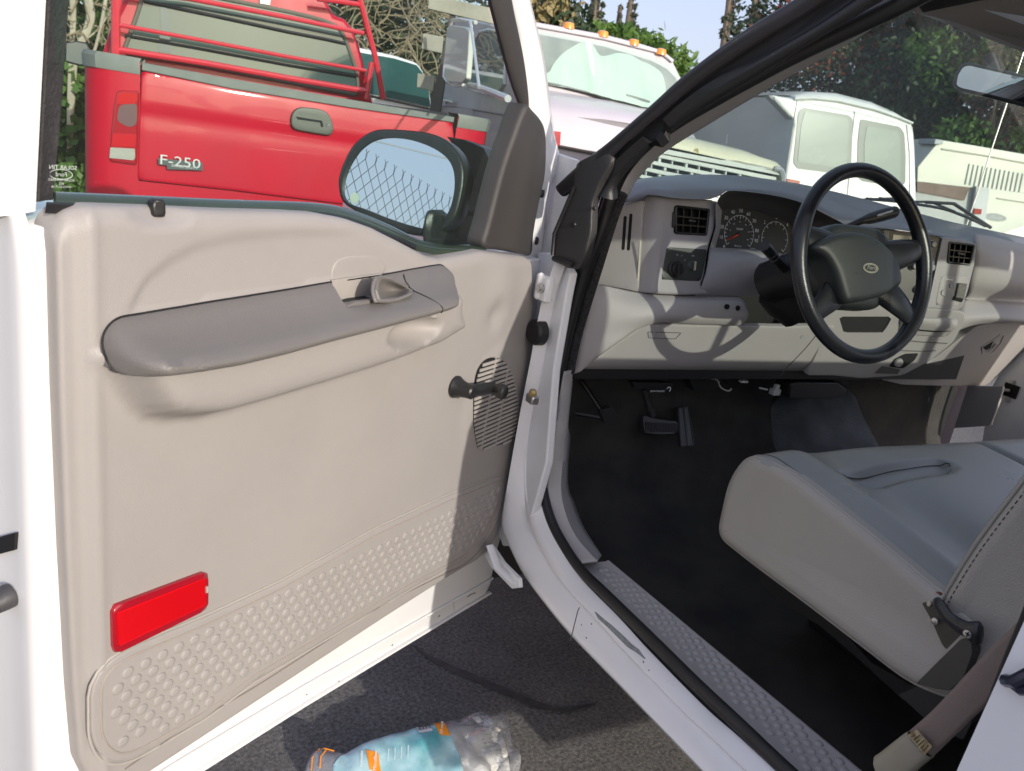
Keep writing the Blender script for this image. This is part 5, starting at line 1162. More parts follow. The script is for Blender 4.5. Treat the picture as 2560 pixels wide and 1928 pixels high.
# wiper and arms
g=G(); g.tube(cr([at(x,y,'y',v) for x,y,v in [(1872,430,.24),(1925,434,.25),(1978,441,.26),(2040,452,.26),(2090,470,.25),(2130,489,.22)]],5),.0055,6); g.tube([at(x,y,'y',v) for x,y,v in [(1900,428,.24),(1960,436,.24),(2010,436,.23),(2062,457,.24)]],.004,6); g.tube([at(x,y,'y',v) for x,y,v in [(2000,437,.235),(2060,440,.22),(2140,492,.18)]],.006,6)
g.tube([at(x,y,'y',.25) for x,y in [(1858,431),(1930,428)]],.003,6); g.obj('windshield_wiper',BLK,truck)
a=at(2090,480,'y',.35); g=G(); g.tube([a-[0,0,.15],a,a+[0,0,.9]],[.004,.003,.0018],6); g.obj('radio_antenna',STEEL,truck)
# ================================================================== BACKGROUND VEHICLES
RED=mat('red_truck_paint',(.48,.0,.020),.38,var=.10,vscale=5,coat=.28,spec=.25)
REDO=mat('red_rack_paint',(.62,.03,.05),.35,var=.15,vscale=12,coat=.4)
CAPM=mat('grey_bed_cap',(.16,.18,.165),.55,bump=.3,bscale=120,var=.15,vscale=10)
DGL=mat('dusty_pane',(.05,.085,.08),.08,coat=.4,var=.15,vscale=1.5)
TGL=mat('teal_pane',(.03,.10,.10),.05,coat=1,var=.2,vscale=1.5)
class Fr:
    def __init__(s,x,y,z,hd,sc=1):
        s.o=np.array([x,y,z],float); h=math.radians(hd); s.f=np.array([math.sin(h),math.cos(h),0]); s.r=np.array([math.cos(h),-math.sin(h),0]); s.s=sc; s.h=h
    def __call__(s,x,y,z): return s.o+s.s*(x*s.r+y*s.f)+np.array([0,0,s.s*z])
    def back(s,y,tilt=0):  # plane looking along -f at local y (rear face); tilt leans the top forward
        t=math.radians(tilt); n=-s.f*math.cos(t)+np.array([0,0,math.sin(t)]); return Plane(s(0,y,1.2),n,right=s.r)
    def front(s,y,z=1.2,tilt=0):
        t=math.radians(tilt); n=s.f*math.cos(t)+np.array([0,0,math.sin(t)]); return Plane(s(0,y,z),n,right=-s.r)
    def side(s,x):  # plane looking along sign(x)*r
        sg=1 if x>0 else -1; return Plane(s(x,0,1.2),s.r*sg,right=s.f*sg)
def trace(name,Pl,pts,th,mt,parent,h=0,bev=0,rad_=0,label=None,dirn=None):
    q=Pl.pts(*pts); q=rounded(q,rad_,4) if rad_ else q
    g=G(); g.prism([Pl.w(p[0],p[1],h) for p in q],(-Pl.n if dirn is None else dirn)*th); return g.obj(name,mt,parent,bevel=bev,label=label)
def strip(Pl,L,r,g,h=0,n=8,sq=1):
    g.tube([Pl.w(*Pl.px(p[0],p[1]),h) for p in L],r,n,sq=sq)
def wheel(name,F,x,y,rad_,parent,wd=.22):
    g=G(); c=F(x,y,rad_/F.s); a=F.r*(1 if x>0 else -1); g.lathe(c-a*wd*.5,a,[(0,rad_*.8),(.02,rad_*.97),(.05,rad_),(wd-.05,rad_),(wd-.02,rad_*.97),(wd,rad_*.82),(wd-.01,rad_*.6),(wd-.03,rad_*.58),(wd-.06,rad_*.1)],28); o=g.obj(name,RUB,parent)
    g=G(); g.lathe(c-a*wd*.5,a,[(wd-.05,rad_*.58),(wd-.02,rad_*.5),(wd-.01,rad_*.2),(wd+.02,rad_*.18),(wd+.02,.001)],20); g.obj('rim',STEEL,o)
# ---------------- red pickup
RF_=Fr(.10,2.62,.05,.5,1.018)
red=thing('pickup_truck',tuple(RF_(0,0,0)*[1,1,0]),-RF_.h,'bright red pickup truck with pipe headache rack, its tailgate seen through the open door window','pickup truck')
PT=RF_.back(0)
tg=PT.pts((305.5,152),(500,190),(750,231),(978,264),(981,310),(982,400),(966,470),(724,439),(500,411),(297,389),(300,270))
def htg(a,b):
    zt_=np.interp(a,[tg[0][0],tg[3][0]],[tg[0][1],tg[3][1]]); d=zt_-b
    h=.005*sm(d/.06)+.006*sm((d-.03)/.12)-.009*sm((d-.15)/.03)+.006*sm((d-.17)/.10)
    return h
sheet('tailgate',rounded(tg,.008,3),lambda a,b,h:PT.w(a,b,h),RED,red,sp=.025,h=htg,roll=.008,depth=.06,sharp=60)
tgo=[o for o in red.children if o.name.startswith('tailgate')][0]
trace('tailgate_lower_edge',PT,[(297,391),(500,413),(724,441),(960,472),(960,520),(700,480),(500,452),(296,425)],.06,RED,red,h=-.004)
trace('tailgate_cap',PT,[(306.5,135),(500,170),(750,214),(981,253),(979,265),(750,232),(500,192),(305.5,152)],.07,CAPM,red,h=.008,bev=.004)
# handle
HM=mat('olive_grey_handle',(.085,.095,.075),.45,bump=.3,bscale=300)
ho=cr(PT.pts((626,262),(628,247),(636,236),(648,231.5),(670,233),(693,237),(706,246),(714,262),(717,280),(711,291),(690,289),(660,284),(636,279),(628,272)),4,True)
sheet('tailgate_handle',ho,lambda a,b,h:PT.w(a,b,h+.036),HM,tgo,sp=.02,roll=.006,depth=.03)
trace('handle_slot',PT,[(636,251),(660,255),(692,260),(695,273),(690,274),(688,264),(640,257)],.004,DARK,tgo,h=.0385)
g=G(); g.lathe(PT.w(*PT.px(704,270),.037),PT.n,[(0,.009),(.003,.008)],12); g.obj('lock_cylinder',CHROME,tgo)
# badge
g=G(); BC=mat('badge_chrome',(.66,.70,.68),.25,metal=.3,coat=1)
aF,bF=PT.px(343,347); fb=lambda a,b,h:PT.w(a,b,h)
e1=np.array(PT.px(437,352)); e0=np.array(PT.px(340,337)); ang_=math.atan2(*(e1-e0)[::-1])*0
wB=e1[0]-e0[0]
text('t','F-250',fb,(e0[0]+e1[0])/2-.002,(PT.px(388,349))[1],.064,None,g=g,h=.036,sx=1.25)
text('t','SUPER DUTY',fb,(e0[0]+e1[0])/2+.018,(PT.px(402,360))[1],.0165,None,g=g,h=.036,sx=1.25)
g.obj('badge_letters',BC,tgo,fixn=False)
trace('badge_plate',PT,[(340,340),(436,350),(437,367),(360,364),(360,356),(342,354)],.003,mat('badge_dark',(.10,.11,.11),.3,metal=.4),tgo,h=.034)
# corner panel, lamp
def corner(sgn):
    g=G(); rows=[]
    for z in np.linspace(.55,1.455,20):
        rows.append([RF_(sgn*x,y,z) for x,y in [(.765,.0),(.80,-.002),(.88,.0),(.93,.012),(.965,.045),(.983,.10),(.987,.3),(.985,1.0),(.985,1.99)]])
    g.grid(rows); o=g.obj('bed_side',RED,red,sharp=60)
    g=G(); rows=[]
    for x_,y_ in [(.765,-.005),(.86,-.006),(.94,.005),(.975,.04),(.992,.10),(.995,.3),(.99,1.99)]:
        xi=x_-.09 if y_>.05 else x_; 
        rows.append([RF_(sgn*x_,y_,1.40),RF_(sgn*(x_+.004),y_-.004,1.45),RF_(sgn*x_*.995,y_,1.468),RF_(sgn*min(x_*.97,.90),max(y_,.03)+.06,1.468),RF_(sgn*min(x_*.97,.90),max(y_,.03)+.06,1.38)])
    g.grid(rows); g.obj('bed_rail_cap',CAPM,red)
corner(-1); corner(1)
g=G(); g.prism([RF_(-.9,.06,.95),RF_(.9,.06,.95),RF_(.9,1.97,.95),RF_(-.9,1.97,.95)],(0,0,.03)); g.obj('bed_floor',CAPM,red)
TLM=mat('tail_lamp_red',(.35,.004,.01),.12,coat=1); TLB=mat('tail_lamp_bright',(.50,.003,.008),.15,coat=1); TLS=mat('tail_lamp_smoke',(.16,.09,.09),.15,coat=1); TLC=mat('reverse_lens',(.36,.36,.31),.2,coat=1,bump=.9,bscale=60)
PL=RF_.back(-.004)
lamp=trace('tail_light',PL,[(253,195),(301,196),(299,280),(296,358),(236,349),(240,290),(246,230)],.05,TLM,red,h=.012,bev=.01,rad_=.015)
trace('brake_lens',PL,[(254,200),(297,200),(297,224),(250,226)],.003,TLB,lamp,h=.0145,bev=.001,rad_=.02)
trace('smoked_lens',PL,[(256,230),(272,222),(296,223),(296,268),(280,276),(252,262)],.003,TLS,lamp,h=.0135,bev=.001,rad_=.02)
trace('bright_lens',PL,[(243,288),(294,290),(293,317),(240,316)],.003,TLB,lamp,h=.0145,bev=.001)
trace('reverse_lens',PL,[(238,318),(291,321),(292,340),(288,346),(236,341)],.004,TLC,lamp,h=.015,bev=.001)
# cab
PC_=RF_.back(2.04,4); cabo=[(216,131),(226,100),(236,70),(246,40),(262,10),(285,-40),(330,-95),(600,-85),(700,-10),(723,33),(745,40),(763,61),(775,90),(786,131),(800,199),(812,240),(216,175)]
CW=trace('cab',PC_,cabo,1.5,RED,red,bev=.03)
win=[(300,-40),(307,-2),(291,47),(271,101),(270,110),(278,117),(420,138),(622,178),(765,205),(774,198),(768,150),(748,94),(738,72),(727,58),(700,46),(669,37),(622,26),(450,-8),(330,-42)]
trace('rear_window',PC_,win,.012,DGL,red,h=.014,rad_=.01); RWn=[o for o in red.children if o.name.startswith('rear_window')][0]
g=G(); strip(PC_,[(311,4),(460,35),(622,70),(704,86),(745,95)],.012,g,h=.022); strip(PC_,[(270,78),(420,104),(622,142),(768,166)],.010,g,h=.022); g.obj('pane_reflection_bars',RUB,RWn)  # dark bars stand for reflections in the pane, built as strips
trace('pane_reflection_band',PC_,[(345,16),(360,18),(366,60),(369,116),(340,112),(347,60)],.004,mat('dark_reflection',(.03,.045,.04),.4),RWn,h=.019)  # upright dark slab stands for another reflection in the pane
g=G(); g.tube([PC_.w(*PC_.px(*p),.016) for p in win],.014,8,closed=True); g.obj('window_rubber',mat('tan_rubber',(.13,.12,.095),.6),RWn)
trace('high_brake_light',PC_,[(560,-4),(584,0),(583,13),(560,9)],.02,mat('clear_lamp',(.45,.42,.33),.2,coat=1),red,h=.02,bev=.004)
# headache rack
rk=RF_.back(1.93); 
hr_=G(); 
T=lambda L,r: strip(rk,L,r,hr_)
T([(250,-30),(250,60),(250,131)],.028); T([(262,-20),(254,20)],.02)
T([(256,54),(440,88),(622,123),(791,153)],.0135)
hr_.obj('headache_rack',REDO,red); RK=[o for o in red.children if o.name.startswith('headache')][0]
for nm,L,r in [('rack_bar',[(256,-20),(408,-3),(622,38),(786,72)],.0165),('rack_bar',[(252,107),(440,136),(622,169),(795,198)],.021),('rack_post',[(768,-30),(781,12),(809,117),(818,160),(828,214)],.022),('rack_brace',[(803,135),(798,165),(791,214)],.021),('rack_top_bar',[(685,-3),(779,10)],.018)]:
    g=G(); strip(rk,L,r,g); g.obj(nm,REDO,RK)
# mirror
pm=RF_.back(2.9); mo2=trace('side_mirror',pm,[(142,92),(165,88),(188,92),(199,104),(201,130),(195,143),(172,143),(142,135)],.10,BLK,red,bev=.012,rad_=.02)
trace('mirror_face',pm,[(144,94),(165,91),(185,95),(194,106),(195,130),(190,139),(172,139),(143,131)],.003,mat('mirror_grey',(.13,.155,.155),.15),mo2,h=.003)
g=G(); g.tube([pm.w(*pm.px(200,118),-.05),pm.w(*pm.px(225,122),-.05)],.03,8); g.obj('mirror_arm',BLK,mo2)
for x in (-.82,.82):
    for y in (.95,4.2): wheel('wheel',RF_,x,y,.39,red)
g=G(); g.prism([RF_(-.95,3.5,.5),RF_(.95,3.5,.5),RF_(.95,3.5,1.35),RF_(-.95,3.5,1.35)],RF_.f*1.9); g.obj('front_body',RED,red,bevel=.06)
g=G(); g.prism([RF_(-.9,-.10,.52),RF_(.9,-.10,.52),RF_(.9,-.10,.70),RF_(-.9,-.10,.70)],RF_.f*.10); g.obj('rear_bumper',CHROME,red,bevel=.02)
# ---------------- white wagon behind the red pickup
WF=Fr(1.9,8.0,0,8); PW=WF.back(0)
wag=thing('van',tuple(WF(0,0,0)*[1,1,0]),-WF.h,'white wagon with one wide dark teal rear window, parked beyond the red pickup','van')
trace('body',PW,[(700,100),(760,101),(781,104),(856,121),(903,136),(915,155),(928,190),(934,235),(940,330),(935,420),(690,390)],3.6,WHITE,wag,bev=.05)
wo=trace('rear_window',PW,[(700,108),(760,110),(786,115),(850,126),(900,141),(913,158),(926,195),(929,232),(860,216),(800,203),(700,190)],.02,TGL,wag,h=.012,rad_=.02)
g=G(); strip(PW,[(800,207),(860,220),(929,236)],.012,g,h=.02); g.obj('window_rubber',RUB,wag)
trace('rear_bumper',PW,[(695,350),(938,385),(938,412),(695,380)],.1,mat('grey_bumper',(.2,.2,.2),.5),wag,h=.1,bev=.02)
for x in (-.7,.7): wheel('wheel',WF,x,.8,.34,wag)
# ---------------- lilac medium truck
LF=Fr(2.66,4.25,0,195)
LIL=mat('faded_lilac_paint',(.56,.535,.575),.42,var=.08,vscale=2.5,coat=.3)
LILG=mat('faded_grey_paint',(.44,.435,.46),.45,var=.1,vscale=2.5,coat=.25)
lil=thing('work_truck',tuple(LF(0,0,0)*[1,1,0]),-LF.h,'faded lilac grey work truck with amber roof lights and pale cloth behind its windshield','truck')
PWs=LF.front(-.15,2.05,24)
trace('cab_front',PWs,[(1090,60),(1100,33),(1162,53),(1305,79),(1380,98),(1429,113),(1455,134),(1470,165),(1490,215),(1510,270),(1183,203),(1100,183)],.10,LIL,lil,bev=.02,dirn=LF.f*-1)
wsl=trace('windshield',PWs,[(1110,60),(1165,74),(1305,100),(1408,131),(1442,148),(1460,166),(1485,215),(1498,255),(1369,233),(1268,207),(1183,187),(1115,172)],.004,glass('old_windshield',(.86,.93,.90),.05,dust_haze=.16,dust_haze_c=(.75,.82,.78)),lil,h=.055,rad_=.04)
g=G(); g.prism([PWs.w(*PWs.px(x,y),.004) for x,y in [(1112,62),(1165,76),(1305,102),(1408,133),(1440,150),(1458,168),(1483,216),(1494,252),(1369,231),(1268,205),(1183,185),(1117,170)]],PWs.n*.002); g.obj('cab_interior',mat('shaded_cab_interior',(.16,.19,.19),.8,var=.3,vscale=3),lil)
# folded cloth behind the glass
CL=mat('pale_green_cloth',(.66,.76,.72),.8,bump=.2,bscale=60)
cl_=cr(PWs.pts((1150,170),(1183,160),(1191,146),(1205,128),(1222,113),(1245,99),(1261,96),(1279,104),(1292,118),(1302,124),(1331,119),(1362,124),(1385,136),(1408,148),(1429,168),(1436,200),(1440,238),(1380,232),(1300,212),(1230,196),(1175,185)),4,True)
fx=[PWs.px(x,150)[0] for x in (1183,1222,1261,1275,1300,1330,1362,1400,1430)]
def hcl(a,b):
    h=.0
    h+=.055*math.exp(-((a-fx[2]+.35*(b-PWs.px(1261,97)[1]))/.06)**2)-.05*math.exp(-((a-fx[2]-.11-.10*(PWs.px(1261,97)[1]-b))/.045)**2)
    h+=.035*math.sin((a-fx[5])*22+3*(b))*.5+.02*math.sin(a*51+b*9)*.35
    return h
sheet('windshield_cloth',cl_,lambda a,b,h:PWs.w(a,b,h*.38+.030),CL,lil,sp=.02,h=lambda a,b:hcl(a,b)*.9,depth=0,sharp=80)
# roof, amber lights
trace('roof',PWs,[(1095,40),(1162,53),(1305,79),(1380,98),(1429,113),(1455,134),(1450,140),(1428,121),(1305,90),(1162,64),(1095,50)],1.5,LIL,lil,h=.03,bev=.012,dirn=LF.f*-1)
AMB=mat('amber_lens',(.85,.30,.04),.25,coat=.8)
for x,y in [(1227,60),(1301,78),(1367,96),(1426,116)]:
    g=G(); c=PWs.w(*PWs.px(x,y+3),.0); g.lathe(c+np.array([0,0,.0]),(0,0,1),[(0,.052),(.02,.050),(.045,.042),(.052,.02)],14); g.obj('amber_roof_light',AMB,lil)
# hood
g=G(); rows=[]; zh=PWs.w(*PWs.px(1268,210))[2]
for k,(dy,dz,hw) in enumerate([(0,0,.95),(.2,-.03,.93),(.45,-.07,.86),(.7,-.12,.78),(.82,-.2,.74),(.86,-.33,.72),(.86,-.8,.72)]):
    rows.append([LF(x*hw,-.02+dy,zh+dz-.10*abs(x)**3-(.12 if abs(x)>.93 else 0)) for x in np.linspace(1,-1,20)])
g.grid(rows); g.obj('hood',LIL,lil,sharp=60)
g=G(); strip(LF.front(.86,1.4),[(1150,305),(1209,317),(1266,328),(1330,338)],.012,g,h=.01); g.obj('hood_seam',mat('dark_brown_line',(.14,.12,.11),.8),lil)  # thin dark brown line along the front edge of the hood
PG=LF.front(.87,1.3)
trace('red_emblem',PG,[(1196,283),(1211,285),(1209,316),(1200,314)],.01,mat('red_emblem',(.55,.03,.04),.4,var=.5,vscale=60),lil,h=.01)
trace('front_panel',PG,[(1100,300),(1209,320),(1266,331),(1350,345),(1350,520),(1100,480)],.1,LIL,lil,h=-.01)
for L in [[(1150,178),(1183,184),(1205,188),(1266,204)],[(1266,204),(1285,211),(1315,224)],[(1349,209),(1372,215),(1400,224)]]:
    g=G(); strip(PWs,L,.010,g,h=.03); g.obj('wiper',BLK,lil)
# passenger side of the cab
PSd=LF.side(.97)
side=trace('cab_door',PSd,[(973,36),(1030,45),(1090,62),(1125,90),(1135,180),(1140,260),(1130,420),(940,400),(944,300),(949,241),(955,185),(962,110)],.05,LILG,lil,bev=.01)
trace('door_window',PSd,[(1040,72),(1058,68),(1090,74),(1092,130),(1090,180),(1081,195),(1066,202),(1030,193),(1007,182),(1005,165),(1012,130),(1024,98)],.006,glass('truck_door_glass',(.35,.5,.5),.10,dust_haze=.25,dust_haze_c=(.4,.5,.48)),side,h=.006,rad_=.02)
trace('window_void',PSd,[(1040,72),(1058,68),(1090,74),(1092,130),(1090,180),(1081,195),(1066,202),(1030,193),(1007,182),(1005,165),(1012,130),(1024,98)],.002,mat('dim_cab',(.10,.12,.12),.8,var=.5,vscale=2),side,h=.002,rad_=.02)
g=G(); g.tube([PSd.w(*PSd.px(*p),.008) for p in [(1038,70),(1058,65),(1092,71),(1095,130),(1093,182),(1082,198),(1066,205),(1028,196),(1004,184),(1002,165),(1010,130),(1022,96)]],.010,6,closed=True); g.obj('door_window_frame',mat('bright_trim',(.6,.62,.63),.25,metal=.6),side)
g=G(); strip(PSd,[(962,216),(975,217),(987,221)],.014,g,h=.03); g.lathe(PSd.w(*PSd.px(966,219),0),PSd.n,[(0,.03),(.012,.03)],14); g.obj('door_handle',CHROME,side)
g=G(); strip(PSd,[(950,229),(980,231),(1040,240),(1112,252)],.006,g,h=.004); strip(PSd,[(1086,252),(1082,300),(1078,420)],.004,g,h=.002); g.obj('body_line',mat('door_shadow_line',(.2,.2,.22),.7),side)
trace('model_strip',PSd,[(1084,258),(1108,262),(1108,269),(1084,265)],.004,mat('grey_strip',(.28,.28,.3),.5),side,h=.004)
g=G(); rows=[]
for t in np.linspace(0,math.pi,12): rows.append([LF(.97+.06*math.sin(t)*k,.25-.55*math.cos(t),.95+.42*math.sin(t)*(1-.25*k)) for k in (0,.5,1)])
g.grid(rows); g.obj('fender_flare',LIL,lil)
# west-coast mirror
mh=LF.side(1.28)
mo3=trace('side_mirror',mh,[(965,60),(975,54),(1004,58),(1013,66),(1010,120),(1006,170),(998,180),(966,176),(959,168),(961,115)],.03,mat('mirror_back',(.50,.51,.45),.35,coat=.4),lil,bev=.01,rad_=.02)
g=G(); strip(mh,[(1016,46),(985,40),(966,42),(960,80),(951,140),(950,164),(957,176),(973,183),(990,182)],.011,g,h=-.03); strip(mh,[(1016,46),(1022,90),(1030,150),(1035,190)],.008,g,h=.0); strip(mh,[(990,180),(1010,184),(1040,196),(1068,208)],.016,g,h=-.06); strip(mh,[(1080,60),(1093,90),(1112,130)],.006,g,h=-.1); g.obj('mirror_bracket',mat('bright_bracket',(.62,.63,.63),.25,metal=.5),lil)
# stake rack behind the cab
WD=mat('weathered_plank',(.40,.38,.31),.7,var=.25,vscale=8)
rp0=CAM+ray(1000,120)*5.6; rkx=Plane(rp0,(-.50,-.86,0),right=(.86,-.50,0))
for L in [[(928,-12),(1086,24),(1084,57),(925,20)],[(915,73),(958,80),(955,116),(911,106)],[(903,159),(940,165),(936,198),(901,189)]]:
    trace('plank',rkx,L,.04,WD,lil,h=.02,bev=.004)
trace('rack_post',rkx,[(974,20),(984,22),(950,245),(928,242),(932,200),(946,160)],.06,mat('dark_post',(.06,.055,.055),.6),lil,bev=.004)
trace('flatbed',rkx,[(930,232),(1000,232),(1100,250),(1100,300),(930,262)],1.2,LILG,lil,h=-.10)
for x in (-.85,.85):
    for y in (.45,-2.9): wheel('wheel',LF,x,y,.42,lil)
g=G(); g.prism([LF(.9,-4.2,.75),LF(-.9,-4.2,.75),LF(-.9,-1.5,.75),LF(.9,-1.5,.75)],(0,0,.35)); g.obj('chassis',BLK,lil)
# ---------------- cream truck with the white grille
GF=Fr(2.95,1.95,.30,188,1.0)
CRM=mat('cream_paint',(.66,.66,.50),.4,var=.08,vscale=3,coat=.4); GRL=mat('chalky_white_grille',(.62,.67,.64),.5,var=.12,vscale=14)
grl=thing('work_truck',tuple(GF(0,0,0)*[1,1,0]),-GF.h,'cream truck with a faded white slatted grille, hood just above the dashboard','truck')
PGr=GF.front(0,1.3)
g=G(); rows=[]
eL=[(1380,290),(1472,311),(1577,335),(1640,350),(1683,360),(1693,368)]
ed=[PGr.w(*PGr.px(*p),0) for p in eL]; ed=resample(cr(ed,5),24)
for dy,dz in [(0,-.03),(.0,.0),(-.03,.03),(-.12,.05),(-.45,.06),(-.9,.06)]:
    rows.append([p+GF.f*dy+np.array([0,0,dz-(.05 if False else 0)-.06*max(0,(i-17)/6)**2*(1 if dy<-.05 else .2)]) for i,p in enumerate(ed)])
g.grid(rows); g.obj('hood',CRM,grl,sharp=60)
trace('grille_void',PGr,[(1380,296),(1472,313),(1577,337),(1683,362),(1690,392),(1688,450),(1380,400)],.05,mat('grille_dark',(.06,.075,.065),.8,var=.4,vscale=10),grl,h=-.09)
def gbar(L1,L2,h=.0,nm='grille_bar'): 
    trace(nm,PGr,L1+L2[::-1],.03,GRL,grl,h=h,bev=.003)
gbar([(1380,312),(1446,324),(1560,346),(1589,345),(1684,366)],[(1380,322),(1440,334),(1560,356),(1600,363),(1684,379)])
for k in range(1,6):
    o_=k*17.5; gbar([(1380,306+o_),(1440,318+o_),(1560,342+o_),(1680,366+o_)],[(1380,314+o_),(1440,327+o_),(1560,351+o_),(1680,375+o_)],h=-.012)
g=G()
for k,xx in enumerate([1400,1428,1457,1486,1515,1544,1573,1602,1631,1660]):
    for r_ in range(4):
        x_=xx+(12 if r_%2 else 0); y_=330+(xx-1400)*.2+r_*17.5; wdt=5 if k%2 else 2
        g.prism([PGr.w(*PGr.px(x_,y_),-.02),PGr.w(*PGr.px(x_+wdt,y_+1),-.02),PGr.w(*PGr.px(x_+wdt-2,y_+17),-.02),PGr.w(*PGr.px(x_-2,y_+16),-.02)],-PGr.n*.02)
g.obj('grille_dividers',GRL,grl)
g=G(); strip(PGr,[(1672,363),(1686,367),(1690,378),(1689,470)],.014,g,h=.01); g.obj('grille_frame',mat('bright_trim',(.6,.62,.63),.25,metal=.6),grl)
trace('corner_panel',PGr,[(1683,360),(1694,366),(1700,400),(1698,480),(1688,480),(1690,390)],.5,CRM,grl,h=.004,bev=.01)
trace('yellow_tag',PGr,[(1499,324),(1503,320),(1509,322),(1509,332),(1505,332),(1504,327),(1499,328)],.01,mat('yellow_tag',(.75,.60,.05),.5),grl,h=.0)
trace('bumper',PGr,[(1360,480),(1700,540),(1700,570),(1360,515)],.15,GRL,grl,h=.15)
for x in (-.7,.7): wheel('wheel',GF,x,-.5,.36,grl)
g=G(); g.prism([GF(.8,-.9,.3),GF(-.8,-.9,.3),GF(-.8,-.12,.3),GF(.8,-.12,.3)],(0,0,.75)); g.obj('engine_bay',BLK,grl)
# ---------------- white van
VF=Fr(6.669,5.048,.228,17.3,1.02); PV=VF.back(0,5)
VW=mat('white_van_paint',(.82,.84,.83),.3,var=.05,vscale=2,coat=.5)
van=thing('van',tuple(VF(0,0,0)*[1,1,0]),-VF.h,'white panel van seen from behind with two large frosted rear door windows','van')
bd=sheet('body',rounded(PV.pts((1660,203),(1724,214),(1844,240),(1959,268),(1974,268),(1978,330),(1981,440),(1980,560),(1690,520),(1694,400),(1701,351),(1716,262)),.02,3),lambda a,b,h:PV.w(a,b,h),VW,van,sp=.08,roll=.03,depth=.1)
g=G(); rows=[]
rr_=[PV.w(*PV.px(*p),0) for p in [(1690,540),(1694,400),(1701,351),(1712,280),(1719,216),(1719,209)]]
sd_=-VF.r
rows.append([p+sd_*0 for p in rr_]); rows.append([p+sd_*.02+VF.f*.05 for p in rr_]); rows.append([p+sd_*.06*0+sd_*.03+VF.f*.6 for p in rr_]); rows.append([p+sd_*.04+VF.f*2.2 for p in rr_]); rows.append([p+sd_*.04+VF.f*4.6 for p in rr_])
g.grid(rows); g.obj('side_panel',VW,van,sharp=60)
g=G(); rf=[PV.w(*PV.px(*p),0) for p in [(1716,212),(1724,211),(1760,210),(1813,216),(1890,234),(1940,251),(1971,264)]]
rise=[0,.0,.03,.045,.04,.02,0]
g.grid([[p-np.array([0,0,.10])+VF.f*.01 for p in rf],[p for p in rf],[p+VF.f*.12+[0,0,.03+h] for p,h in zip(rf,rise)],[p+VF.f*.6+[0,0,.045+h] for p,h in zip(rf,rise)],[p+VF.f*4.4+[0,0,.05+h] for p,h in zip(rf,rise)]]); g.obj('roof',VW,van,sharp=80)
g=G(); g.tube([p+VF.f*-.01-[0,0,.012] for p in rf],.014,6); g.obj('drip_rail',VW,van)
FG=mat('frosted_pane',(.17,.235,.22),.25,coat=.5,var=.05,vscale=2); FB=mat('pane_border',(.12,.15,.145),.3,coat=.4)
for w1,w2 in [([(1732,232),(1834,249),(1842,258),(1838,370),(1828,378),(1722,364),(1713,352),(1724,243)],[(1738,241),(1832,257),(1832,300),(1826,366),(1722,350),(1730,270)]),([(1858,257),(1943,274),(1953,288),(1956,340),(1955,396),(1941,405),(1862,391),(1850,380),(1853,300)],[(1872,272),(1938,284),(1944,300),(1944,390),(1866,378),(1866,310)])]:
    d=trace('rear_door_window',PV,w1,.01,FB,van,h=.006,rad_=.03); trace('window_pane',PV,w2,.003,FG,d,h=.0095,rad_=.03)
g=G(); strip(PV,[(1846,240),(1840,300),(1832,400),(1826,470)],.005,g,h=.001); strip(PV,[(1722,216),(1714,262),(1700,351),(1693,400)],.004,g,h=.003); strip(PV,[(1958,270),(1964,330),(1965,440)],.004,g,h=.003); g.obj('door_gaps',mat('door_gap',(.30,.32,.30),.7),van)
trace('tail_light',PV,[(1699,386),(1727,391),(1726,400),(1698,395)],.02,TLM,van,h=.012,bev=.003)
trace('roof_vent',PV,[(1822,221),(1838,222),(1872,236),(1862,237),(1840,231)],.4,mat('rusty_vent',(.36,.30,.28),.7),van,h=-.10)
trace('side_window_strip',Plane(VF(-1.0,2.5,1.6),-VF.r,right=-VF.f),[(1568,290),(1572,290),(1570,312),(1566,312)],.01,WHITE,van,h=.01)
for x in (-.75,.75):
    for y in (.9,4.2): wheel('wheel',VF,x,y,.37,van)
trace('rear_bumper',PV,[(1690,500),(1980,545),(1980,565),(1690,520)],.12,CHROME,van,h=.12)
# ---------------- white camper-bodied truck
CF=Fr(8.6,5.6,.25,24,1.0); PCm=CF.back(0,0)
CWH=mat('ivory_camper_paint',(.73,.745,.66),.4,var=.06,vscale=2,coat=.3)
cmp_=thing('utility_truck',tuple(CF(.6,.5,0)*[1,1,0]),-CF.h,'ivory utility truck with slanted louvred body side, brown stripe and grey oval badge','truck')
up=trace('upper_body',PCm,[(2031,302),(2120,317),(2212,333),(2350,357),(2350,430),(2094,406),(1981,393),(1982,361)],1.6,CWH,cmp_,bev=.01)
trace('roof_pod',PCm,[(2016,300),(2035,303),(2033,312),(2013,312)],.4,mat('grey_pod',(.45,.48,.5),.5),cmp_,h=.05,bev=.01)
g=G(); strip(PCm,[(2034,322),(2120,335),(2212,352),(2330,374)],.012,g,h=.004); g.obj('body_groove',mat('ivory_shadow_line',(.50,.50,.42),.6),up)
for k in range(13):
    x=2092+k*9.6; y=354+k*1.75; trace('louvre',PCm,[(x,y),(x+3,y+.4),(x-6,y+45),(x-9.5,y+44.5)],.02,mat('louvre_slot',(.16,.20,.20),.6),up,h=.004)
trace('brown_stripe',PCm,[(1981,393),(2094,406),(2083,433),(1981,414)],.05,mat('brown_stripe',(.22,.15,.12),.6,var=.3,vscale=8),cmp_,h=.003)
trace('lower_body',PCm,[(1981,414),(2083,433),(2096,404),(2130,408),(2120,520),(1975,500)],1.5,mat('light_grey_body',(.48,.50,.49),.5,var=.08,vscale=3),cmp_,h=-.02)
rp=trace('rear_panel',PCm,[(2130,406),(2350,436),(2350,560),(2112,520)],1.5,CWH,cmp_,h=.03,bev=.01)
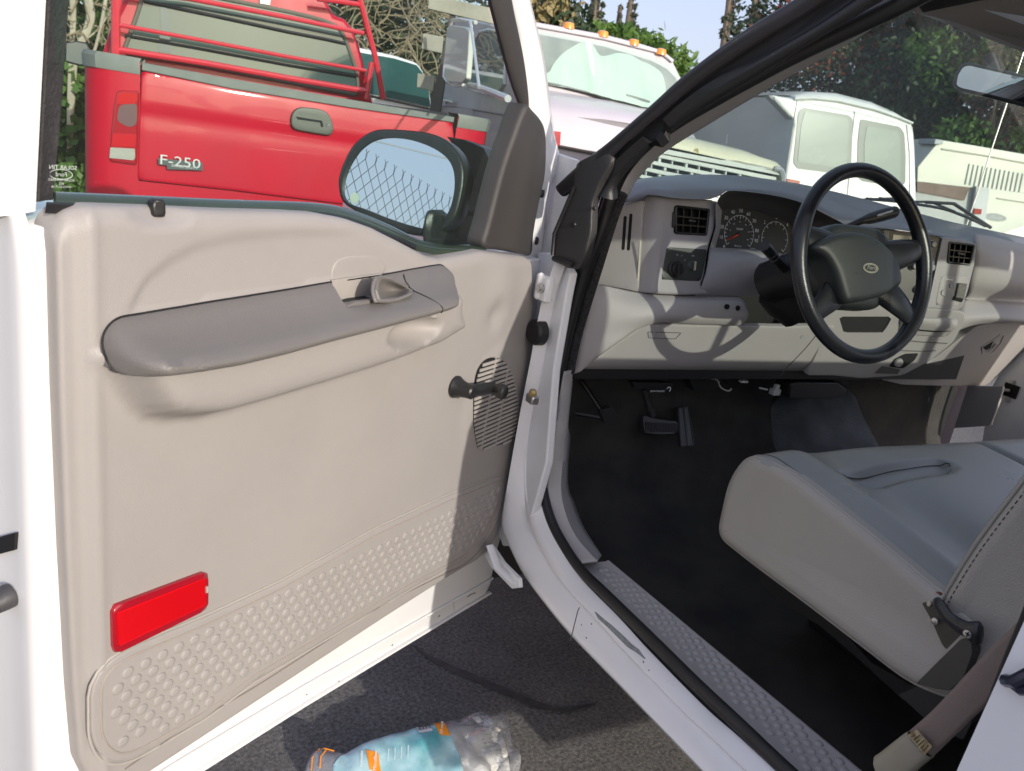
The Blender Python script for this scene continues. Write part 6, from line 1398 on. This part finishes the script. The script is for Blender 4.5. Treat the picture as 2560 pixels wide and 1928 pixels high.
trace('rear_post',PCm,[(2104,402),(2132,406),(2117,520),(2088,516)],.05,mat('pale_grey_post',(.58,.6,.62),.45),cmp_,h=.06)
trace('tail_light',PCm,[(2097,449),(2113,451),(2112,462),(2096,461)],.02,TLM,cmp_,h=.08,bev=.004)
oc=PCm.px(2147,469); g=G(); tt=np.linspace(0,2*math.pi,41)[:-1]; g.add([PCm.w(oc[0]+.155*math.cos(t),oc[1]+.05*math.sin(t),.036) for t in tt],[list(range(40))]); ov=g.obj('oval_badge',mat('grey_oval',(.33,.35,.36),.4),rp,fixn=False)
g=G(); text('t','Ford',lambda a,b,h:PCm.w(a,b,h),oc[0],oc[1],.06,None,g=g,h=.038,shear=.3,sx=1.3); g.tube([PCm.w(oc[0]+.145*math.cos(t),oc[1]+.043*math.sin(t),.037) for t in tt],.002,4,closed=True); g.obj('badge_script',mat('pale_script',(.5,.52,.52),.4),ov,fixn=False)
g=G(); strip(PCm,[(2150,428),(2230,440),(2330,452)],.01,g,h=.034); g.obj('panel_groove',mat('ivory_shadow_line',(.50,.50,.42),.6),rp)
for x in (-.1,1.3): wheel('wheel',CF,x,.6,.38,cmp_)
# ================================================================== GROUND
def asphalt():
    m=bpy.data.materials.new('asphalt'); m.use_nodes=True; t=m.node_tree; b=t.nodes['Principled BSDF']; N=t.nodes.new; L=t.links.new
    tc=N('ShaderNodeTexCoord'); n1=N('ShaderNodeTexNoise'); n1.inputs['Scale'].default_value=1.3; n1.inputs['Detail'].default_value=8; n1.inputs['Roughness'].default_value=.7
    n2=N('ShaderNodeTexNoise'); n2.inputs['Scale'].default_value=95; n2.inputs['Detail'].default_value=6; n2.inputs['Roughness'].default_value=.75
    v=N('ShaderNodeTexVoronoi'); v.inputs['Scale'].default_value=60
    for q in (n1,n2,v): L(tc.outputs['Object'],q.inputs['Vector'])
    r1=N('ShaderNodeValToRGB'); e=r1.color_ramp.elements; e[0].position=.3; e[0].color=(.058,.057,.058,1); e[1].position=.72; e[1].color=(.155,.152,.147,1); L(n1.outputs['Fac'],r1.inputs[0])
    r2=N('ShaderNodeValToRGB'); e=r2.color_ramp.elements; e[0].position=.30; e[0].color=(.22,.22,.22,1); e[1].position=.72; e[1].color=(2.3,2.27,2.2,1); L(n2.outputs['Fac'],r2.inputs[0])
    mx=N('ShaderNodeMix'); mx.data_type='RGBA'; mx.blend_type='MULTIPLY'; mx.inputs[0].default_value=1; L(r1.outputs[0],mx.inputs[6]); L(r2.outputs[0],mx.inputs[7])
    r3=N('ShaderNodeValToRGB'); e=r3.color_ramp.elements; e[0].position=.0; e[0].color=(1,1,1,1); e[1].position=.16; e[1].color=(0,0,0,1); L(v.outputs['Distance'],r3.inputs[0])
    n3=N('ShaderNodeTexNoise'); n3.inputs['Scale'].default_value=38; L(tc.outputs['Object'],n3.inputs['Vector'])
    mr=N('ShaderNodeMapRange'); mr.inputs[1].default_value=.50; mr.inputs[2].default_value=.54; L(n3.outputs['Fac'],mr.inputs[0])
    ml=N('ShaderNodeMath'); ml.operation='MULTIPLY'; L(r3.outputs[0],ml.inputs[0]); L(mr.outputs[0],ml.inputs[1])
    m2=N('ShaderNodeMix'); m2.data_type='RGBA'; L(ml.outputs[0],m2.inputs[0]); L(mx.outputs[2],m2.inputs[6]); m2.inputs[7].default_value=(.40,.39,.37,1); L(m2.outputs[2],b.inputs['Base Color'])
    b.inputs['Roughness'].default_value=.85; bp=N('ShaderNodeBump'); bp.inputs['Strength'].default_value=1; bp.inputs['Distance'].default_value=.004; L(n2.outputs['Fac'],bp.inputs['Height']); L(bp.outputs[0],b.inputs['Normal'])
    return m
ASP=asphalt()
g=G(); s_=300; g.add([(-s_,-s_,0),(s_,-s_,0),(s_,s_,0),(-s_,s_,0)],[[0,1,2,3]]); o=g.obj('ground',ASP,fixn=False); o['kind']='structure'
# wet oily streaks on the asphalt
def stain(L,wd,seed,name='oil_stain'):
    P=cr([at(x,y,'z',0.004)[:2] for x,y in L],10); r_=np.random.default_rng(seed); T=np.gradient(P,axis=0); T/=np.linalg.norm(T,axis=1)[:,None]; N_=np.stack([-T[:,1],T[:,0]],1)
    n=len(P); k=np.sin(np.linspace(0,math.pi,n))**.5; _s=lambda v:np.convolve(np.r_[v[:3],v,v[-3:]],np.ones(7)/7,'valid'); w1=wd*k*_s(.2+1.6*r_.random(n)); w2=wd*k*_s(.2+1.6*r_.random(n)); A_=P+N_*w1[:,None]; B_=P-N_*w2[:,None]
    g=G(); g.grid([[(*a,.004),(*b,.004)] for a,b in zip(A_,B_)]); o=g.obj(name,mat('oily_asphalt',(.058,.057,.056),.5,bump=.8,bscale=130,var=.5,vscale=30),fixn=False); o['kind']='structure'
stain([(895,1396),(932,1422),(981,1446),(1037,1470),(1090,1494),(1158,1520),(1215,1533),(1290,1520)],.014,3)
# curb-like dark edge under the truck
# ================================================================== TOWEL PACK
bagc=at(880,1640,'z',.04)
bag=thing('towel_pack',(float(bagc[0]),float(bagc[1]),0),0,'torn clear and teal plastic pack of cleaning cloths lying on the asphalt below the door','plastic pack')
PB=Plane(at(880,1640,'z',.055),(-.10,-.38,.92),right=(1,-.1,0)); fbg=lambda a,b,h:PB.w(a,b,h)
bo=PB.pts((658,1662),(664,1640),(674,1623),(694,1611),(726,1619),(747,1624),(779,1604),(835,1584),(900,1567),(932,1562),(957,1557),(993,1545),(1037,1535),(1072,1540),(1086,1533),(1094,1548),(1108,1560),(1106,1580),(1119,1599),(1126,1648),(1120,1710),(1040,1750),(900,1770),(760,1760),(680,1730))
r9=np.random.default_rng(11); ph=r9.random((14,3))*6.28; kk=r9.normal(size=(14,2))*38
def crump(a,b,amp=.0024):
    s=0
    for (p,q,r_),(k1,k2) in zip(ph,kk): s+=abs(math.sin(k1*a+k2*b+p))
    return amp*(s-9)
TW=mat('ivory_towel',(.82,.81,.75),.9,bump=1,bscale=220,var=.12,vscale=20)
def hb(a,b):
    d=float(pdist(np.array([[a,b]]),bo)[0]); t=min(1,d/.06); return -.02+.036*math.sqrt(max(0,1-(1-t)**2))
tw=PB.pts((740,1650),(770,1618),(840,1592),(900,1575),(985,1565),(1045,1570),(1085,1590),(1100,1640),(1095,1700),(1000,1740),(860,1750),(760,1720))
sheet('towels',cr(tw,4,True),fbg,TW,bag,sp=.008,h=lambda a,b:hb(a,b)-.006+.003*math.sin(a*90+b*30),roll=.015,depth=.03,sharp=80)
FILM=bpy.data.materials.new('clear_film'); FILM.use_nodes=True
t=FILM.node_tree; t.nodes.clear(); N=t.nodes.new; L=t.links.new; o_=N('ShaderNodeOutputMaterial'); tr=N('ShaderNodeBsdfTransparent'); tr.inputs[0].default_value=(.96,.97,.98,1); gl_=N('ShaderNodeBsdfGlossy'); gl_.inputs['Roughness'].default_value=.09; df=N('ShaderNodeBsdfDiffuse'); df.inputs[0].default_value=(.8,.83,.88,1); lw=N('ShaderNodeLayerWeight'); lw.inputs[0].default_value=.35
m1=N('ShaderNodeMixShader'); m1.inputs[0].default_value=.22; m2_=N('ShaderNodeMixShader'); ma=N('ShaderNodeMath'); ma.operation='MULTIPLY_ADD'; ma.inputs[1].default_value=.75; ma.inputs[2].default_value=.07; ma.use_clamp=True; L(lw.outputs['Fresnel'],ma.inputs[0])
L(tr.outputs[0],m1.inputs[1]); L(df.outputs[0],m1.inputs[2]); L(ma.outputs[0],m2_.inputs[0]); L(m1.outputs[0],m2_.inputs[1]); L(gl_.outputs[0],m2_.inputs[2]); L(m2_.outputs[0],o_.inputs[0])
sheet('clear_film',bo,fbg,FILM,bag,sp=.007,h=lambda a,b:hb(a,b)+.004+crump(a,b)*(1+1.3*sm((a-PB.px(985,1600)[0])/.02)),roll=.004,depth=.02,sharp=25)
TEAL=mat('teal_print',(.10,.36,.42),.25,coat=.7,var=.55,vscale=9,c2=(.42,.62,.68),bump=.3,bscale=40)
slv=PB.pts((716,1664),(732,1638),(748,1628),(780,1607),(836,1588),(900,1571),(934,1566),(958,1570),(972,1600),(990,1640),(1000,1690),(990,1745),(860,1760),(740,1740))
fold=lambda a,b:hb(a,b)+.0065+crump(a,b,.0024)
sheet('printed_sleeve',slv,fbg,TEAL,bag,sp=.008,h=lambda a,b:fold(a,b),roll=.002,depth=.002,sharp=40)
ORG=mat('orange_print',(.85,.30,.02),.3,coat=.5); WPR=mat('white_pack_print',(.8,.83,.84),.4)
def lab_(name,pts,mt,off=.0015): sheet(name,PB.pts(*pts),fbg,mt,bag,sp=.008,h=lambda a,b:fold(a,b)+off,depth=.0005)
lab_('orange_label',[(934,1563),(957,1561),(969,1599),(946,1595)],ORG); lab_('orange_label',[(789,1625),(815,1635),(821,1680),(796,1672)],ORG)
lab_('barcode_patch',[(899,1573),(926,1570),(932,1587),(904,1590)],WPR)
def bt(tx,x,y,s,mt,rot,name,sx=1):
    a,b=PB.px(x,y); h=fold(a,b)+.0032; text(name,tx,fbg,a,b,s,mt,bag,h=h,rot=rot,sx=sx)
bt('24 pack',951,1580,.010,WPR,math.radians(76),'label_print'); bt('Microfiber',808,1652,.011,WPR,math.radians(78),'label_print')
bt('multicolor',778,1650,.009,WPR,math.radians(78),'label_print')
for k,(x,y) in enumerate([(836,1640),(850,1638),(864,1636),(878,1634)]): bt('cloths washable',x,y,.0045,WPR,math.radians(78),'label_print')
INK=mat('black_ink',(.06,.06,.07),.6)
g=G()
for i in range(16):
    for j in range(5):
        a,b=PB.px(1008+i*5.2+j*7,1556+i*8.5-j*1.2); 
        if (i*7+j*3)%5==0: continue
        g.box(PB.w(a,b,hb(a,b)+.009),(.0025+.0012*((i*5+j*3)%4),.0008,.0004),R=np.array([PB.r*.96-PB.u*.28,PB.u*.96+PB.r*.28,PB.n]).T)
g.obj('film_print',INK,bag)
g=G()
for k in range(12):
    a,b=PB.px(902+k*2.3,1580-k*.2); g.box(PB.w(a,b,fold(a,b)+.0022),(.0008+.0007*(k%3),.011,.0003),R=np.array([PB.r,PB.u,PB.n]).T)
g.obj('barcode_lines',INK,bag)
g=G(); 
for L_ in [[(672,1666),(674,1640),(690,1618)],[(690,1666),(692,1640),(704,1622)],[(682,1626),(700,1614),(722,1622)]]:
    g.tube([PB.w(*PB.px(x,y),hb(*PB.px(x,y))+.006) for x,y in L_],.0018,5)
g.obj('orange_trim',ORG,bag)
# ================================================================== FENCE behind the photographer (seen in the door mirror)
# reflected ray of the mirror centre
def reflect(x,y):
    d=ray(x,y); d=d/np.linalg.norm(d); t=((C3-CAM)@MN)/(d@MN); P=CAM+d*t; rr=d-2*(d@MN)*MN; return P,rr
FD=1.75
P0,R0=reflect(862,398); hd=R0.copy(); hd[2]=0; hd/=np.linalg.norm(hd)
fpos=(P0+hd*FD)*np.array([1,1,0])
Pf,Rf=reflect(845,345); 
FW=np.array([-hd[1],hd[0],0])  # along the fence
ftop=None
Pa,Ra=reflect(800,348); Pb,Rb=reflect(962,436); ta=1.55; ztop=(Pa+Ra*ta)[2]; tb=min(3.2,(ztop-Pb[2])/Rb[2])
Qa=(Pa+Ra*ta)*[1,1,0]; Qb=(Pb+Rb*tb)*[1,1,0]; FW=(Qb-Qa)/np.linalg.norm(Qb-Qa); hd=np.array([FW[1],-FW[0],0]); hd=hd if hd@R0>0 else -hd; fpos=(Qa+Qb)/2
fen=thing('chain_link_fence',(float(fpos[0]),float(fpos[1]),0),0,'bare wire chain link fence behind the photographer, seen only in the door mirror','fence')
WIRE=mat('galvanised_wire',(.12,.13,.13),.5,metal=.4)
g=G(); dm=.062; nW=17; zb=ztop-1.25
for s_ in (1,-1):
    for i in range(-nW,nW):
        # diagonal line starting at top x=i*2dm going down with slope s_
        P=[]; x=i*dm*1.0; z=ztop; k=0
        P.append(fpos+FW*(x-s_*.010)+[0,0,z+.035]); P.append(fpos+FW*(x+s_*.004)+[0,0,z+.012])
        while z>zb and abs(x)<nW*dm+1:
            P.append(fpos+FW*x+[0,0,z]+hd*(.002*s_)); x+=s_*dm*.5; z-=dm*.55; k+=1
        g.tube(P,.0016,4,cap=False)
g.obj('wire_mesh',WIRE,fen,fixn=False)
for k in (-1,1): g=G(); g.tube([fpos+FW*(k*1.07),fpos+FW*(k*1.07)+[0,0,ztop]],.022,8); g.obj('fence_post',WIRE,fen)
Pw,Rw=reflect(790,300); Pv,Rv=reflect(975,345)
wa=Pw+Rw*(9/abs(Rw@hd)); wb=Pv+Rv*(9/abs(Rv@hd)); dd=wb-wa
g=G(); g.tube([wa-dd*3,wb+dd*3],.012,5); po1=np.array(wa-dd*3); po2=np.array(wb+dd*3); g.tube([(po1[0],po1[1],0),po1],.12,8); g.tube([(po2[0],po2[1],0),po2],.12,8); 
o=g.obj('utility_line',WIRE); o['label']='thin overhead cable strung between poles, crossing the sky in the door mirror'; o['category']='cable'
# ================================================================== TREES
def leafmat(name,c1,c2,tr=.25):
    m=bpy.data.materials.new(name); m.use_nodes=True; t=m.node_tree; b=t.nodes['Principled BSDF']; N=t.nodes.new; L=t.links.new
    gi=N('ShaderNodeTexCoord'); n=N('ShaderNodeTexNoise'); n.inputs['Scale'].default_value=1.7; n.inputs['Detail'].default_value=5; L(gi.outputs['Object'],n.inputs['Vector']); r=N('ShaderNodeValToRGB'); r.color_ramp.elements[0].position=.35; r.color_ramp.elements[1].position=.65; r.color_ramp.elements[0].color=(*c1,1); r.color_ramp.elements[1].color=(*c2,1)
    L(n.outputs['Fac'],r.inputs[0]); L(r.outputs[0],b.inputs['Base Color']); b.inputs['Roughness'].default_value=.55
    tl=N('ShaderNodeBsdfTranslucent'); L(r.outputs[0],tl.inputs[0]); mx=N('ShaderNodeMixShader'); mx.inputs[0].default_value=tr; L(b.outputs[0],mx.inputs[1]); L(tl.outputs[0],mx.inputs[2]); L(mx.outputs[0],t.nodes['Material Output'].inputs[0]); return m
LFD=leafmat('dark_green_leaves',(.016,.035,.016),(.05,.085,.035)); LFG=leafmat('bright_green_leaves',(.04,.10,.015),(.12,.22,.04)); LFP=leafmat('grey_green_needles',(.05,.07,.05),(.13,.16,.115)); LFY=leafmat('straw_leaves',(.16,.13,.05),(.34,.28,.13)); LFR=leafmat('rusty_red_leaves',(.25,.06,.04),(.42,.15,.08)); BARK=mat('grey_brown_bark',(.16,.13,.10),.9,bump=1,bscale=30,var=.4,vscale=8); TWIG=mat('straw_twigs',(.30,.25,.16),.8,var=.3,vscale=6)
def leaves(name,blobs,n,size,mt,parent,seed=0,asp=.5,mats2=None,frac=.0,flat=0,droop=0):
    r=np.random.default_rng(seed); vols=np.array([b[3]*b[4]*b[5] for b in blobs])**.8; pk=r.choice(len(blobs),n,p=vols/vols.sum()); B=np.array(blobs)[pk]
    d=r.normal(size=(n,3)); d/=np.linalg.norm(d,axis=1)[:,None]; rad_=r.random(n)**(1/2.4); c=B[:,:3]+d*rad_[:,None]*B[:,3:6]
    u=r.normal(size=(n,3)); u[:,2]-=droop; u/=np.linalg.norm(u,axis=1)[:,None]; v=np.cross(u,r.normal(size=(n,3))); v/=np.linalg.norm(v,axis=1)[:,None]
    s=size*(.6+.8*r.random(n))[:,None]; a=u*s; b=v*s*asp
    V=np.stack([c-a,c-a*.1+b,c+a,c-a*.1-b],1).reshape(-1,3); F=np.arange(n*4).reshape(n,4)
    me=bpy.data.meshes.new(name); me.vertices.add(n*4); me.vertices.foreach_set('co',V.ravel()); me.loops.add(n*4); me.loops.foreach_set('vertex_index',F.ravel()); me.polygons.add(n); me.polygons.foreach_set('loop_start',np.arange(n)*4); me.update()
    me.materials.append(mt)
    if mats2:
        me.materials.append(mats2); idx=(r.random(n)<frac)
        # colour by clumps
        idx&=(np.sin(c[:,0]*3.1)+np.sin(c[:,1]*2.3+1)+np.sin(c[:,2]*3.7+2)>.5); me.polygons.foreach_set('material_index',idx.astype(np.int32))
    o=bpy.data.objects.new(name,me); COL.objects.link(o); o.parent=parent
    if parent.name in OFF: o.matrix_parent_inverse=OFF[parent.name].inverted()
    return o
def pd(x,y,dist):  # point at horizontal distance along the ray
    d=ray(x,y); return CAM+d/np.linalg.norm(d[:2])*dist
def plant(name,label,cat,base,blobs,n,size,mt,seed,group=None,trunk=None,tr=.15,limbs=8,partn='crown',woodm=None,**k):
    o=thing(name,(float(base[0]),float(base[1]),0),0,label,cat,group); r=random.Random(seed)
    leaves(partn,blobs,n,size,mt,o,seed,**k)
    g=G(); top=np.array(trunk) if trunk is not None else np.array(blobs[0][:3]); b0=np.array([base[0],base[1],0.]); g.tube(cr([b0,b0*.6+top*.4+[r.uniform(-.1,.1),0,0],top],5),np.linspace(tr,tr*.35,11),8)
    for i in range(limbs):
        bl=blobs[i%len(blobs)]; e=np.array(bl[:3])+np.array([r.uniform(-.6,.6)*bl[3],r.uniform(-.6,.6)*bl[4],r.uniform(-.3,.8)*bl[5]]); t=r.uniform(.35,.95); s_=b0*(1-t)+top*t; g.tube(cr([s_,(s_+e)/2+[0,0,.1*bl[5]],e],4),np.linspace(tr*.4,tr*.08,9),5)
    g.obj('trunk',woodm or BARK,o); return o
def B(x,y,dist,rx,rz,ry=None):
    c=pd(x,y,dist); return (c[0],c[1],c[2],rx,ry or rx,rz)
# ivy hedge left of the red truck
bl=[B(150,300,9.3,.55,.5),B(165,200,9.4,.6,.5),B(200,260,9.4,.45,.5),B(130,360,9.1,.5,.4),B(205,340,9.3,.4,.4),B(180,120,9.5,.5,.5),B(200,60,9.6,.5,.5),B(160,385,9.0,.5,.25)]
hb_=pd(165,300,9.3)
plant('ivy_hedge','dense ivy hedge in the gap left of the red pickup','hedge',hb_,bl,6500,.055,LFG,21,mats2=LFD,frac=.75,partn='foliage',limbs=14,tr=.07,asp=.8)
# pale bare tree over the hedge
g=G(); o=thing('bare_tree',tuple(float(v) for v in pd(160,300,9.0)*[1,1,0]),0,'pale bare trunk with straw coloured vines above the ivy hedge','tree'); rr=random.Random(4)
def trk(L,dist,r): 
    return cr([pd(x,y,dist) for x,y in L],5),np.linspace(r,r*.6,5*(len(L)-1)+1)
for L_,r_ in [([(172,-60),(195,20),(190,60),(172,100),(160,140),(150,330)],.045),([(150,-60),(158,20),(155,100),(150,200),(148,330)],.03),([(235,-60),(225,20),(210,90),(196,140),(190,230)],.018),([(120,-40),(150,40),(180,110)],.012),([(240,20),(215,60),(180,90)],.01)]:
    P_,r2=trk(L_,8.9,r_); g.tube(P_,r2,7)
g.obj('trunk',mat('pale_bark',(.48,.44,.34),.8,bump=.6,bscale=30,var=.3,vscale=5),o)
g=G()
for k in range(90):
    x0=rr.uniform(115,260); y0=rr.uniform(-60,150); pts=[(x0,y0)]; 
    for _ in range(4): x0+=rr.uniform(-14,14); y0+=rr.uniform(-8,22); pts.append((x0,y0))
    P_,r2=trk(pts,8.9+rr.uniform(-.2,.6),.008); g.tube(P_,r2,4)
g.obj('twigs',TWIG,o)
# dry vine thicket behind the wagon
o=thing('vine_thicket',tuple(float(v) for v in pd(880,150,12)*[1,1,0]),0,'tangle of dry straw vines on a brown wall right of the red cab','vines'); g=G()
for k in range(330):
    x0=rr.uniform(735,965); y0=rr.uniform(-50,170); 
    if 795<x0<880 and rr.random()<.6: x0=rr.uniform(870,965)
    pts=[(x0,y0)]; th0=rr.uniform(0,6.28); bnd=rr.uniform(-.35,.35)
    for _ in range(5): th0+=bnd+rr.uniform(-.2,.2); x0+=math.cos(th0)*13; y0+=math.sin(th0)*13; pts.append((x0,y0))
    P_,r2=trk(pts,11.6+rr.uniform(-.5,.6),rr.choice([.005,.007,.012])); g.tube(P_,r2,4)
g.obj('stems',TWIG,o)
bl=[B(770,30,12.5,.9,.6),B(900,60,12.3,.6,.9),B(940,120,12.2,.5,.8),B(740,-20,12.6,.8,.6),B(910,150,12.2,.6,.5),B(1120,10,12.6,.8,.4),B(1190,30,12.6,.7,.35)]
leaves('foliage',bl,5200,.07,LFD,o,31,mats2=LFY,frac=.7)
bl=[B(835,60,12.9,.75,1.0)]; leaves('sparse_foliage',bl,500,.07,LFD,o,33)
wl=thing('boundary_wall',tuple(float(v) for v in pd(850,160,13.2)*[1,1,0]),0,'low brown plaster wall behind the dry vines','wall')
pw=Plane(pd(850,160,13.2),(-.2,-.98,0)); trace('wall',pw,[(560,60),(700,98),(850,128),(1000,150),(1250,190),(1250,420),(560,300)],.2,mat('brown_plaster',(.24,.18,.14),.9,var=.3,vscale=3),wl)
# bare shrubs against the sky by the door frame
g=G(); o=thing('bare_shrub',tuple(float(v) for v in pd(1200,60,15)*[1,1,0]),0,'leafless dark shrub against the sky beside the white door frame','shrub')
for k in range(60):
    x0=rr.uniform(1150,1255); y0=70; pts=[(x0,y0)]
    for _ in range(4): x0+=rr.uniform(-9,9); y0-=rr.uniform(6,26); pts.append((x0,y0))
    P_=cr([pd(x,y,15) for x,y in pts],4); g.tube(P_,np.linspace(.02,.006,len(P_)),4)
g.tube([pd(1200,60,15)*[1,1,0],pd(1200,70,15)],.08,6)
g.obj('twigs',mat('dark_twig',(.09,.07,.07),.9),o)
leaves('foliage',[B(1185,48,15,.5,.22),B(1165,30,15,.3,.3)],500,.05,LFY,o,5)
# far pines
def pine(label,x,ytop,ybot,dist,wd,seed,n=2600):
    r_=random.Random(seed); b_=pd(x,ybot,dist); top=pd(x,ytop,dist); px_m=dist/FPX*KD; bl=[]
    H=int((ybot-ytop)/9)
    for k in range(H):
        y=ytop+4+k*9; wdk=wd*(.25+.75*k/H); 
        for s_ in (-1,1):
            if r_.random()<.35: continue
            xx=x+s_*wdk*r_.uniform(.2,1.0); rx=wdk*px_m*r_.uniform(.25,.5); bl.append(B(xx,y+r_.uniform(-3,3),dist,rx,px_m*r_.uniform(4,7)))
        (r_.random()<.5) and bl.append(B(x,y,dist,wdk*.2*px_m,px_m*5))
    plant('pine_tree',label,'tree',b_,bl,int(n*1.5),.12,LFP,seed,trunk=top,tr=.28,limbs=16,group='tall thin pines against the sky',asp=.35)
pine('tall thin pine, left one of the clump above the amber lights',1292,-45,120,42,30,41)
pine('slim pine, middle one of the clump above the work truck roof',1340,14,120,44,17,42,1400)
pine('slim pine, right one of the clump above the work truck roof',1366,-25,120,43,17,43,1700)
pine('tall airy pine standing alone, touching the black windshield pillar',1583,-60,150,42,32,44,2200)
pine('tall airy pine behind the black windshield pillar, rightmost against the sky',1640,-70,150,46,40,45,3000)
# green bush over the work truck
bl=[B(1310,85,13.5,.55,.25),B(1345,95,13.5,.5,.25),B(1385,110,13.5,.45,.22),B(1420,130,13.5,.4,.25),B(1445,140,13.4,.35,.25),B(1465,148,13.4,.25,.2),B(1400,110,13.6,.25,.35),B(1300,100,13.5,.6,.3),B(1427,85,13.5,.05,.25),B(1350,130,13.6,1.2,.5)]
plant('bush','glossy green bush rising behind the grey work truck roof','bush',pd(1380,130,13.5),bl,3600,.085,LFG,51,partn='foliage',tr=.06,asp=.32)
# big dark tree behind the vans, seen through the windshield
rr=random.Random(77); bl=[]
for k in range(75):
    x=rr.uniform(1640,2420); y=rr.uniform(-160,330); dist=rr.uniform(14,17.5); s_=rr.uniform(.55,1.15); bl.append(B(x,y,dist,s_,s_*.75))
plant('flowering_tree','broad dark green tree with rusty red blooms behind the white van','tree',pd(1950,300,16.5),bl,90000,.047,LFD,61,trunk=pd(1950,60,16.5),tr=.3,limbs=40,mats2=LFR,frac=.30,asp=.5)
bl=[]
for k in range(26):
    x=rr.uniform(1980,2330); y=rr.uniform(60,320); s_=rr.uniform(.25,.5); bl.append(B(x,y,rr.uniform(13.2,14),s_,s_*.8))
plant('shrub','pale green leafy shrub in front of the dark tree, right of the van','shrub',pd(2120,300,13.6),bl,12000,.045,LFG,62,partn='foliage',tr=.06,mats2=LFY,frac=.6,asp=.5)
# wood beyond
rr=random.Random(5); bl=[]
for k in range(60):
    az=math.radians(rr.uniform(-40,110)); D_=rr.uniform(60,75); bl.append((CAM[0]+D_*math.sin(az),CAM[1]+D_*math.cos(az),rr.uniform(.5,1.6),3.5,3.5,1.6))
for k in range(160):
    az=math.radians(k/160*360); D_=62; bl.append((CAM[0]+D_*math.sin(az),CAM[1]+D_*math.cos(az),.6,3.5,3.5,1.2))
o=leaves('distant_wood',bl,16000,.45,LFD,truck,71); o.parent=None; o['kind']='stuff'; o['label']='low dark line of far trees on the horizon'; o['category']='wood'
